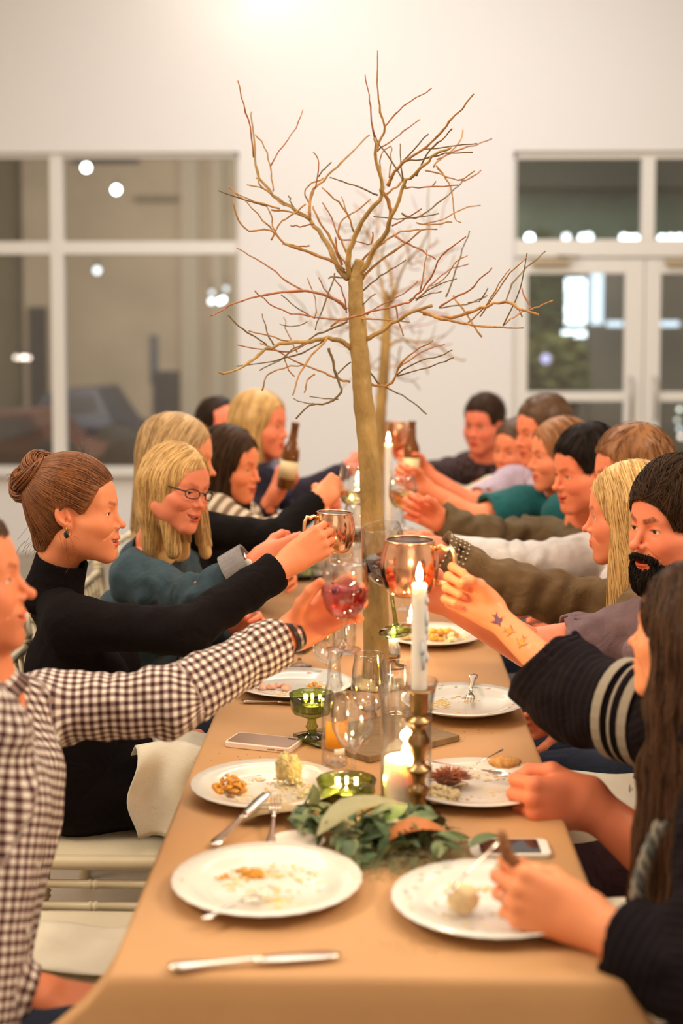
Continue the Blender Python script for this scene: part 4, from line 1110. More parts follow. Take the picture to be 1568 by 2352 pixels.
# plates
P1, b1 = plate(613, 2016, .1455, 'white scalloped plate nearest on the left, smeared with orange scraps', CHINA, crumbs=110, scallop=30, seed=4,
   bits=[('squash_scrap', ORANGE, -.030, .040, .026, .004, 26), ('squash_scrap', ORANGE, -.075, .03, .014, .003, 12), ('squash_scrap', ORANGE, -.128, -.012, .012, .018, 9)])
P2, b2 = plate(612, 1798, .140, 'white plate with orange squash and a cube of rice cake, behind the nearest left plate', CHINA, crumbs=90, scallop=28, seed=7,
   bits=[('squash_mash', ORANGE, -.068, -.005, .034, .034, 110), ('squash_mash', BROWNF, -.058, -.028, .022, .010, 14), ('rice_cake', mat('rice_cake', (.85, .64, .28), .6, var=.25, vscale=110, bump=1.0, bscale=140), .040, .030, .024, .052, 1), ('rice_grains', CREAM, .04, .024, .030, .034, 40), ('salad', GREENF, .10, -.035, .022, .006, 10), ('salad', CREAM, .085, -.03, .032, .010, 14)])
P3, b3 = plate(676, 1567, .140, 'floral white plate with orange leftovers, farthest of the three left plates', CHINA2, crumbs=40, floral=1, seed=9,
   bits=[('squash_scrap', ORANGE, .045, .0, .024, .010, 12), ('fish_scrap', mat('salmon', (.85, .48, .34), .5), -.045, -.01, .040, .006, 10), ('crust', BROWNF, -.09, -.03, .016, .006, 8)])
P4, b4 = plate(1124, 2060, .1455, 'floral plate with a half eaten roll, nearest on the right', CHINA2, crumbs=40, floral=1, scallop=30, seed=12, bits=[('bread_roll', mat('bread', (.88, .66, .36), .7, bump=.3, bscale=80), -.045, -.028, .024, .036, 1)])
P5, b5 = plate(1092, 1795, .142, 'white plate with rice and a bitten cookie beside the fist', CHINA, crumbs=30, seed=15, bits=[('rice_heap', CREAM, -.075, -.055, .045, .020, 130)])
P6b, _ = plate(1064, 1612, .128, 'lower plate of the pair under the forked floral plate', CHINA2, seed=2)
P6, b6 = plate(1064, 1606, .142, 'floral plate with a fork and orange crumbs, upper of the stacked pair', CHINA2, crumbs=60, floral=1, seed=17, dz=.010)
P7, b7 = plate(990, 1455, .142, 'plate heaped with orange squash and bread behind the candlestick', CHINA, crumbs=20, seed=19, bits=[('squash_mash', ORANGE, .03, 0, .05, .03, 26), ('bread_piece', mat('bread2', (.80, .55, .28), .7, var=.2, vscale=50), -.06, 0, .035, .04, 4), ('rice_heap', CREAM, .06, -.03, .04, .02, 16)])
P8, b8 = plate(690, 1308, .135, 'dark green plate with leftovers far down on the left', mat('green_glaze', (.10, .14, .08), .2), crumbs=20, seed=23, bits=[('salad', GREENF, .0, 0, .05, .012, 16), ('salad', CREAM, .04, 0, .03, .01, 12)])
# cutlery on the table
def on(px, py, z=.7545): return PZ(px, py, z)
cutlery('knife', on(385, 2226), on(784, 2196), 'silver knife lying alone near the front edge of the table')
cutlery('fork', PZ(465, 2114, .768), PZ(628, 2044, .768), 'silver fork resting across the nearest left plate')
cutlery('fork', PZ(620, 1950, .7545), PZ(634, 1833, .782), 'silver fork propped upright on the middle left plate')
cutlery('knife', PZ(490, 1946, .7545), PZ(618, 1822, .782), 'ornate silver knife leaning on the middle left plate', m=SILVER)
cutlery('knife', on(555, 1612), on(720, 1618), 'flat silver knife in front of the far left floral plate')
cutlery('fork', PZ(1088, 1552, .796), PZ(1075, 1622, .778), 'fork standing on the upper floral plate at right')
cutlery('knife', PZ(1156, 1722, .800), PZ(1088, 1760, .775), 'black handled knife stuck with cake on the right rice plate', hm=mat('black_handle', (.05, .035, .03), .35))
cutlery('spoon', PZ(975, 1752, .790), PZ(1175, 1786, .772), 'silver spoon lying on the right rice plate')
# small round pale dish under the near plate edge
c = PZ(683, 1945); rt = empty('small_dish', (c.x, c.y, .7502), 'small pale round dish half behind the nearest left plate', 'dish')
q = MB(); q.lathe([(0, .0005), (.034, .0005), (.046, .010), (.047, .0115), (.0455, .012), (.033, .0035), (0, .0035)], (c.x, c.y, .7502), 40); world_child(q, 'bowl', mat('frosted', (.88, .78, .66), .35), rt)
# bitten cookie, held
q = MB(); c = PZ(1158, 1752, .800); blob(q, c, (.030, .018, .012), 3, .25, 24, 16); o = q.build('cookie', BROWNF); o.data.transform(Matrix.Translation(-Vector(c))); o.location = c; tag(o, 'bitten brown cookie at the fist on the rice plate', 'cookie')
o.data.materials[0] = mat('cookie_brown', (.62, .34, .12), .75, var=.3, vscale=60, bump=.5, bscale=80)
# spiky dried flower
c = PZ(1030, 1790, .775); rt = empty('dried_flower', (c.x, c.y, .76), 'spiky brown dried flower head on the right rice plate', 'flower')
q = MB(); rs = random.Random(5)
for i in range(260):
    a = rs.uniform(0, 6.28); e = rs.uniform(.05, 1.35); d = Vector((math.cos(a) * math.cos(e) * 1.5, math.sin(a) * math.cos(e), math.sin(e) * .75)); L_ = rs.uniform(.024, .036)
    q.tube([c + d * .006, c + d * L_ * .7, c + d * L_], [.0016, .0014, .0003], 4)
o = world_child(q, 'bristles', mat('burnt_sienna', (.34, .12, .06), .7, var=.4, vscale=80), rt); o['kind'] = 'stuff'
q = MB(); blob(q, c, (.024, .020, .014), 4, .2); world_child(q, 'flower_core', mat('dark_core', (.15, .06, .03), .8), rt)
# phones ---------------------------------------------------------------
def phone(c4, th, case, scr, lab, white=False):
    """c4: four pixel corners: far left, far right, near right, near left"""
    z = .7505 + th; p = [PZ(x, y, z) for x, y in c4]; ctr = sum(p, Vector()) / 4
    ex = ((p[1] + p[2]) / 2 - (p[0] + p[3]) / 2); W_ = ex.length; ex.normalize(); D_ = min(((p[0] + p[1]) / 2 - (p[2] + p[3]) / 2).length, W_ * .53); ey = Vector((0, 0, 1)).cross(ex)
    M = Matrix((ex, ey, Vector((0, 0, 1)))).transposed(); base = Vector((ctr.x, ctr.y, .7505))
    rt = empty('phone', tuple(base), lab, 'phone')
    def rr(w_, d_, z0, z1, r_, name, m, off=(0, 0, 0)):
        vs = []; n = 6; pts = []
        for (sx, sy, a0) in ((1, 1, 0), (-1, 1, 90), (-1, -1, 180), (1, -1, 270)):
            for k in range(n + 1):
                a = R(a0 + 90 * k / n); pts.append((sx * (w_ / 2 - r_) + r_ * math.cos(a), sy * (d_ / 2 - r_) + r_ * math.sin(a)))
        N_ = len(pts)
        for zz, g in ((z0, .0012), (z0 + .0012, 0), (z1 - .0012, 0), (z1, .0012)):
            for x, y in pts: vs.append(base + M @ (Vector((x * (1 - 2 * g / w_), y * (1 - 2 * g / d_), 0)) + Vector(off)) + Vector((0, 0, zz)))
        fs = [tuple(range(N_))[::-1], tuple(3 * N_ + k for k in range(N_))]
        for j in range(3):
            for k in range(N_): fs.append((j * N_ + k, j * N_ + (k + 1) % N_, (j + 1) * N_ + (k + 1) % N_, (j + 1) * N_ + k))
        q = MB(); q.add(vs, fs); o = world_child(q, name, m, rt, False); return o
    rr(W_, D_, 0, th, .011, 'case', case)
    rr(W_ - (.034 if white else .010), D_ - .010, th - .0005, th + .0006, .004 if white else .008, 'screen' if white else 'back_panel', scr)
    if white: rr(.010, .010, th - .0005, th + .0005, .0049, 'home_button', mat('button_rim', (.7, .66, .6), .3), (-W_ / 2 + .009, 0, 0))
    else:
        rr(.020, .009, th - .0004, th + .0012, .004, 'camera_bump', mat('lens_dark', (.03, .03, .03), .1), (W_ / 2 - .020, D_ / 2 - .014, 0))
        for dx in (.22, .36):
            q = MB(); q.box(base + M @ Vector((W_ * dx, -D_ / 2, 0)) + Vector((0, 0, th * .5)), (.016, .0016, .003), M.to_4x4(), bev=.0006); world_child(q, 'side_button', mat('rose_button', (.45, .25, .18), .3, .6), rt)
    return rt
phone([(545, 1678), (690, 1694), (672, 1722), (516, 1706)], .011, mat('pale_case', (.84, .70, .58), .35), mat('rose_back', (.46, .30, .22), .22, .4), 'rose coloured phone in a pale case on the left')
phone([(1085, 1925), (1252, 1925), (1270, 1962), (1068, 1962)], .008, mat('phone_white', (.88, .84, .78), .2), mat('screen_black', (.015, .012, .012), .05), 'white phone with black screen on the right', True)
# boards ---------------------------------------------------------------
cs = [PZ(672, 1684, .764), PZ(848, 1738, .764), PZ(1056, 1688, .764), PZ(895, 1640, .764)]
BOARD_Z = .764
q = MB(); vs = [(v.x, v.y, .7505) for v in cs] + [(v.x, v.y, BOARD_Z) for v in cs]; q.add(vs, [(3, 2, 1, 0), (4, 5, 6, 7)] + [(i, (i + 1) % 4, 4 + (i + 1) % 4, 4 + i) for i in range(4)])
o = q.build('wooden_board', mat('slate_wood', (.22, .14, .065), .75, var=.2, vscale=12, stretch=(1, 6, 1)), None, False); tag(o, 'thin dark square board under the tall glass and bottle', 'board')
bv = o.modifiers.new('b', 'BEVEL'); bv.width = .0015; bv.segments = 2

# water goblet
def at(px, py, z=.7505): return PZ(px, py, z)
wine_glass(at(812, 1797), (0, 0, 1), 'empty clear water goblet standing right of the soda bottle', [(.007, 0), (.016, .008), (.030, .022), (.041, .045), (.0450, .070), (.0435, .092), (.0405, .108)], .058, .034)
wine_glass(at(848, 1700), (0, 0, 1), 'empty clear goblet behind the water goblet beside the hurricane glass', [(r * .86, z) for r, z in BOWL_WINE], .060, .032)
wine_glass(at(755, 1590), (0, 0, 1), 'large empty wine glass left of the tree trunk', [(r * .95, z * 1.1) for r, z in BOWL_WINE], .07, .035)
wine_glass(at(688, 1530), (0, 0, 1), 'stemmed glass of dark red wine by the wristwatch', [(r, z * .8) for r, z in BOWL_GOB], .03, .032, liquid=(RED, .035))
# tumblers near the trunk
def tumbler(px, py, r, h, lab, liq=None, m=GLASS, grp=None):
    c = at(px, py); rt = empty('tumbler', tuple(c), lab, 'glass', grp)
    q = MB(); q.lathe([(0, 0), (r * .85, 0), (r * .9, .004), (r, h), (r - .001, h + .001), (r - .002, h), (r * .9 - .002, .009), (0, .008)], c, 36); world_child(q, 'glass_wall', m, rt)
    if liq: q = MB(); q.lathe([(0, .0085), (r * .9 - .0026, .0095), (r * .94 - .0026, h * .45), (0, h * .45)], c, 36); world_child(q, 'drink', liq, rt)
tumbler(912, 1640, .040, .115, 'plain wide tumbler behind the hurricane glass')
tumbler(790, 1500, .034, .11, 'tall clear tumbler left of the trunk, nearest of its row', grp=None)
tumbler(735, 1470, .032, .10, 'clear tumbler beneath the pink drink')
# soda bottle
c = at(768, 1757); rt = empty('soda_bottle', tuple(c), 'clear glass soda bottle with an orange label', 'bottle')
q = MB(); out = [(0, .004), (.018, .001), (.0245, .001), (.0265, .004), (.0265, .110), (.0255, .130), (.0195, .152), (.0145, .172), (.0125, .195), (.0120, .212), (.0140, .214), (.0140, .219), (.0125, .221), (.0130, .228), (.0130, .232), (.0115, .2335)]
inn = [(.0095, .232), (.0092, .200), (.0112, .175), (.0165, .152), (.0228, .128), (.0240, .108), (.0240, .008), (.018, .006), (0, .009)]
q.lathe(out + inn, c, 40); world_child(q, 'bottle_glass', GLASS, rt)
q = MB(); vs = []; fs = []
for j, z in enumerate((.040, .095)):
    for k in range(13): a = R(-150 + 140 * k / 12 + 20); vs.append(c + Vector((.0270 * math.cos(a), .0270 * math.sin(a), z)))
fs = [(k, k + 1, 14 + k, 13 + k) for k in range(12)]; q.add(vs, fs); o = world_child(q, 'label', mat('orange_label', (.90, .38, .03), .5), rt); o.modifiers.new('s', 'SOLIDIFY').thickness = .0003
q = MB(); vs = []
for j, z in enumerate((.026, .040)):
    for k in range(7): a = R(-90 + 50 * k / 6); vs.append(c + Vector((.0272 * math.cos(a), .0272 * math.sin(a), z)))
q.add(vs, [(k, k + 1, 8 + k, 7 + k) for k in range(6)]); o = world_child(q, 'barcode_patch', mat('barcode_white', (.80, .78, .72), .5), rt); o.modifiers.new('s', 'SOLIDIFY').thickness = .0003
# green goblet with tealight
c = PZ(716, 1692, BOARD_Z); rt = empty('candle_goblet', tuple(c), 'green pressed glass goblet holding a tealight on the board', 'candle holder')
def ribbed(prof, c, n, ribs, amp):
    q = MB(); q.lathe(prof, c, n); c = Vector(c); vs = []
    for i, v in enumerate(q.v):
        k = i % n; f_ = 1 + amp * math.cos(2 * PI * ribs * k / n); vs.append((c.x + (v[0] - c.x) * f_, c.y + (v[1] - c.y) * f_, v[2]))
    q.v = vs; return q
q = ribbed([(0, 0), (.031, 0), (.032, .003), (.012, .008), (.009, .016), (.014, .022), (.010, .028), (.009, .038), (.020, .044), (.040, .052), (.044, .060), (.0445, .078), (.0475, .092), (.0455, .092), (.0415, .078), (.0410, .062), (.034, .055), (0, .052)], c, 72, 12, .012)
world_child(q, 'goblet_glass', GREEN, rt)
tealight(c + Vector((0, 0, .0535)), 'lit tealight in the green stemmed goblet')
# green low dish with tealight
c = at(795, 1846); rt = empty('candle_dish', tuple(c), 'green pressed glass dish holding a tealight among the leaves', 'candle holder')
q = ribbed([(0, 0), (.030, 0), (.036, .003), (.049, .012), (.053, .024), (.0515, .034), (.055, .046), (.053, .046), (.0485, .034), (.0495, .024), (.045, .013), (.030, .006), (0, .005)], c, 72, 12, .014)
world_child(q, 'dish_glass', GREEN, rt)
tealight(c + Vector((0, 0, .0075)), 'lit tealight floating low in the green dish')
# hurricane glass with pillar candle
c = at(932, 1852); rt = empty('hurricane_glass', tuple(c), 'tall flared clear hurricane glass around the pillar candle', 'candle holder')
q = MB(); out = [(.030, 0), (.040, .002), (.0455, .012), (.0465, .03), (.0470, .08), (.0465, .12), (.0465, .16), (.0485, .19), (.0525, .215), (.0575, .232)]
q.lathe([(0, .0)] + out + [(.0570, .2335)] + [(r - .002, z) for r, z in out[::-1] if z > .01] + [(.03, .006), (0, .006)], c, 48); world_child(q, 'glass_wall', GLASS, rt)
rt = empty('pillar_candle', tuple(c + Vector((-.004, 0, .0065))), 'thick white pillar candle burning inside the hurricane glass', 'candle')
q = MB(); cc = c + Vector((-.003, 0, .0065)); q.lathe([(0, 0), (.036, 0), (.037, .002), (.037, .080), (.036, .084), (.033, .083), (.026, .075), (0, .074)], cc, 40); world_child(q, 'wax', WAX, rt)
flame(rt, cc + Vector((.002, 0, .074)), .040, .008, 2.4)
# brass candlestick with tall taper
c = at(961, 1874); rt = empty('candlestick', tuple(c), 'turned brass candlestick in front of the hurricane glass', 'candlestick')
q = MB(); q.lathe([(0, 0), (.038, 0), (.039, .004), (.034, .009), (.020, .014), (.014, .022), (.012, .034), (.017, .042), (.020, .050), (.012, .056), (.011, .066), (.016, .080), (.0235, .084), (.0235, .088), (.012, .092), (.010, .104), (.014, .118), (.019, .130), (.0195, .138), (.014, .150), (.012, .158), (.0155, .168), (.0240, .172), (.0240, .176), (.0135, .180), (.0135, .186), (.0165, .190), (.0165, .222), (.0190, .226), (.0290, .228), (.0290, .231), (.0140, .231), (.0130, .214), (0, .214)], c, 36)
world_child(q, 'stick', mat('aged_brass', (.38, .24, .11), .36, 1.0, bump=.05, bscale=60), rt)
taper(c + Vector((0, 0, .2145)), .0142, .205, 'tall dripping white taper candle in the brass candlestick', 8, power=2.8)
# other candles beyond the trunk
def far_taper(px, pyb, pyt, Y, r, lab, i):
    t_ = P(px, pyt, Y); taper(Vector((t_.x, t_.y, .782)), r, t_.z - .782, lab, i, power=.8)
    rt = empty('candlestick', (t_.x, t_.y, .7505), 'small brass foot under the %s' % lab.replace('white ', ''), 'candlestick'); q = MB(); q.lathe([(0, 0), (.032, 0), (.033, .004), (.012, .010), (.011, .020), (.018, .026), (.018, .034), (.0155, .034), (.0155, .030), (0, .030)], (t_.x, t_.y, .7505), 28); world_child(q, 'foot', mat('aged_brass', (.5, .3, .1), .3), rt)
far_taper(892, 1300, 1018, 4.9, .014, 'white taper candle burning tallest beyond the trunk', 21)
far_taper(903, 1530, 1468, 3.6, .014, 'short white taper candle right behind the trunk base', 22)
far_taper(822, 1400, 1110, 4.4, .013, 'white taper candle burning left of the trunk', 23)
far_taper(945, 1500, 1420, 3.9, .013, 'white taper candle behind the brass candlestick', 24)
# clutter of glasses farther down
for i, (px, py, kind) in enumerate([(745, 1400, 'a'), (800, 1350, 'b'), (925, 1400, 'a'), (970, 1380, 'b'), (770, 1300, 'b'), (905, 1270, 'a')]):
    labs = ['clear goblet right of the green plate row', 'clear goblet behind the copper mug row', 'clear goblet under the big copper mug', 'clear goblet by the far orange plate', 'small goblet past the green plate', 'clear goblet far beyond the red wine']
    wine_glass(at(px, py), (0, 0, 1), labs[i], [(r * .9, z) for r, z in (BOWL_WINE if kind == 'a' else BOWL_GOB)], .05, .032, liquid=(WHITEW, .03) if i in (3, 5) else None)
def beer(c, axis, lab):
    M = frameM(c, axis); rt = empty('beer_bottle', tuple(c), lab, 'bottle')
    q = MB(); q.lathe([(0, 0), (.028, 0), (.030, .003), (.030, .115), (.027, .135), (.016, .160), (.0130, .190), (.0125, .212), (.0140, .214), (.0140, .224), (.0125, .226), (.009, .226), (.009, .19), (.012, .16), (.024, .133), (.027, .113), (.027, .006), (0, .006)], n=28); put(q, M); world_child(q, 'bottle_glass', mat('amber_glass', (.20, .07, .015), .08, trans=.3), rt)
    q = MB(); q.lathe([(.0304, .035), (.0304, .095)], n=28); q.f = q.f[:-2]; put(q, M); o = world_child(q, 'label', mat('paper_label', (.75, .62, .35), .6), rt); o.modifiers.new('s', 'SOLIDIFY').thickness = .0003
# foliage runner ---------------------------------------------------------
def leaf_mesh(L_, W_, curl, fold, seed, n=8):
    rs = random.Random(seed); vs = []; fs = []
    for i in range(n + 1):
        t = i / n; wd = W_ * math.sin(PI * min(t ** .75 * .98 + .02, 1)) ** .85; y = L_ * t
        zc = curl * L_ * math.sin(PI * t) + .04 * L_ * noise.noise(Vector((seed, t * 3, 0)))
        for j, u in enumerate((-1, -.5, 0, .5, 1)): vs.append((u * wd, y, zc + fold * abs(u) * wd + .05 * W_ * noise.noise(Vector((seed, t * 5, u * 3)))))
    for i in range(n):
        for j in range(4): fs.append((i * 5 + j, i * 5 + j + 1, (i + 1) * 5 + j + 1, (i + 1) * 5 + j))
    return vs, fs
EUC = [mat('eucalyptus_%d' % i, c_, .5, var=.25, vscale=30) for i, c_ in enumerate([(.12, .18, .075), (.17, .22, .09), (.075, .125, .055), (.24, .26, .11)])]
gc = PZ(860, 1910); G = empty('leaf_garland', (gc.x, gc.y, .7505), 'runner of eucalyptus and dried leaves along the table middle', 'garland')
def lay(px, py, z, L_, W_, ang, tilt, m, seed, parent, name='leaf', curl=.1, fold=.15, roll=0.0):
    c = PZ(px, py, z); vs, fs = leaf_mesh(L_, W_, curl, fold, seed)
    M = Matrix.Translation(c) @ Matrix.Rotation(ang, 4, 'Z') @ Matrix.Rotation(tilt, 4, 'X') @ Matrix.Rotation(roll, 4, 'Y')
    vv = [M @ Vector(v) - M.to_3x3() @ Vector((0, L_ / 2, 0)) for v in vs]; mz = min(v.z for v in vv); sh = max(0, .7515 - mz); vv = [v + Vector((0, 0, sh)) for v in vv]
    q = MB(); q.add(vv, fs)
    if parent is None:
        o = q.build(name, m); o.data.transform(Matrix.Translation(-c)); o.location = c; return o
    return world_child(q, name, m, parent)
rs = random.Random(21)
for i in range(170):
    t = rs.random(); px = 690 + 330 * t + rs.gauss(0, 22); py = 1868 + 72 * t + rs.gauss(0, 20) + 22 * math.sin(t * 6)
    if px > 1050 or (px < 870 and py < 1862): continue
    lay(px, py, .757 + rs.random() * .030, rs.uniform(.032, .068), rs.uniform(.006, .0125), rs.uniform(0, 6.28), rs.gauss(0, .55), EUC[rs.randrange(4)], i, G, curl=rs.uniform(0, .2), roll=rs.gauss(0, .5))
for i in range(14):
    t = i / 13; lay(800 + 70 * rs.random() - 20, 1960 + rs.random() * 25, .756, .045, .011, rs.uniform(2, 4.5), rs.gauss(0, .4), EUC[rs.randrange(4)], 300 + i, G)
lay(832, 1885, .800, .165, .034, R(-66), R(10), mat('olive_leaf', (.32, .30, .16), .55, var=.15, vscale=20), 900, G, 'broad_leaf', .14, .35)
lay(640, 1880, .757, .14, .026, R(-82), R(2), mat('tan_leaf', (.45, .34, .19), .6, var=.2, vscale=20), 901, G, 'broad_leaf', .10, .3)
lay(965, 1938, .772, .130, .030, R(-84), R(4), mat('rust_leaf', (.50, .17, .05), .55, var=.25, vscale=20), 902, G, 'dry_leaf', .16, .5)
lay(810, 1910, .765, .05, .020, R(40), R(10), mat('rust_leaf', (.5, .17, .05)), 903, G, 'dry_leaf', .1, .3)
lay(905, 1870, .785, .075, .026, R(-40), R(15), mat('bright_leaf', (.20, .30, .07), .5, var=.2, vscale=20), 904, G, 'leaf')
lay(985, 1890, .785, .10, .024, R(-55), R(-8), EUC[0], 905, G)
o = lay(1120, 1935, .772, .072, .016, R(-62), R(4), EUC[0], 907, None, 'leaf', .12, .2); tag(o, 'single green leaf lying on the white phone', 'leaf')
o = lay(725, 1712, .755, .028, .012, R(60), R(4), EUC[1], 908, None, 'leaf', .12, .2); tag(o, 'small fallen green leaf near the soda bottle base', 'leaf')
for (n_, m_, x0_, x1_, y0_, y1_, s0) in ((900, mat('moss_straw', (.30, .24, .11), .8), 900, 1075, 1925, 1985, 41), (700, mat('moss_green', (.16, .18, .08), .8), 780, 960, 1930, 2010, 42)):
    q = MB(); rs = random.Random(s0)
    for i in range(n_):
        c = PZ(rs.uniform(x0_, x1_), rs.gauss((y0_ + y1_) / 2, (y1_ - y0_) / 4), .752 + rs.random() * .016); a = Vector((rs.gauss(0, 1), rs.gauss(0, 1), rs.gauss(0, .4))).normalized() * .007; b = a.orthogonal().normalized() * .0009
        q.add([c - a, c + b, c + a, c - b], [(0, 1, 2, 3)])
    o = world_child(q, 'moss', m_, G, False); o['kind'] = 'stuff'
for i in range(5):
    q = MB(); pts = [PZ(700 + 75 * i + rs.uniform(-20, 20) + 60 * t, 1880 + 14 * i + rs.uniform(-10, 10), .760 + .012 * math.sin(t * 3 + i)) for t in (0, .5, 1, 1.5, 2)]
    q.tube(pts, [.0022, .0020, .0017, .0013, .0008], 6); world_child(q, 'stem', mat('woody_stem', (.22, .15, .07), .7), G)
# crumbs and stains on the paper
q = MB(); rs = random.Random(77)
for i in range(90):
    px, py = rs.choice([(960, 2165), (1000, 2180), (500, 1740), (1020, 1900), (860, 1720), (1080, 1685)]); c = PZ(px + rs.gauss(0, 45), py + rs.gauss(0, 9), .7512); q.sph(c, (.0012, .0010, .0006), 5, 4)
o = q.build('crumbs', mat('crumb_brown', (.40, .20, .08), .8)); tag(o, 'loose brown crumbs scattered over the paper', 'crumbs', kind='stuff')
for (px, py, rx, ry) in ((975, 2168, .05, .012), (760 + 350, 1690 - 12, .022, .012)):
    pass
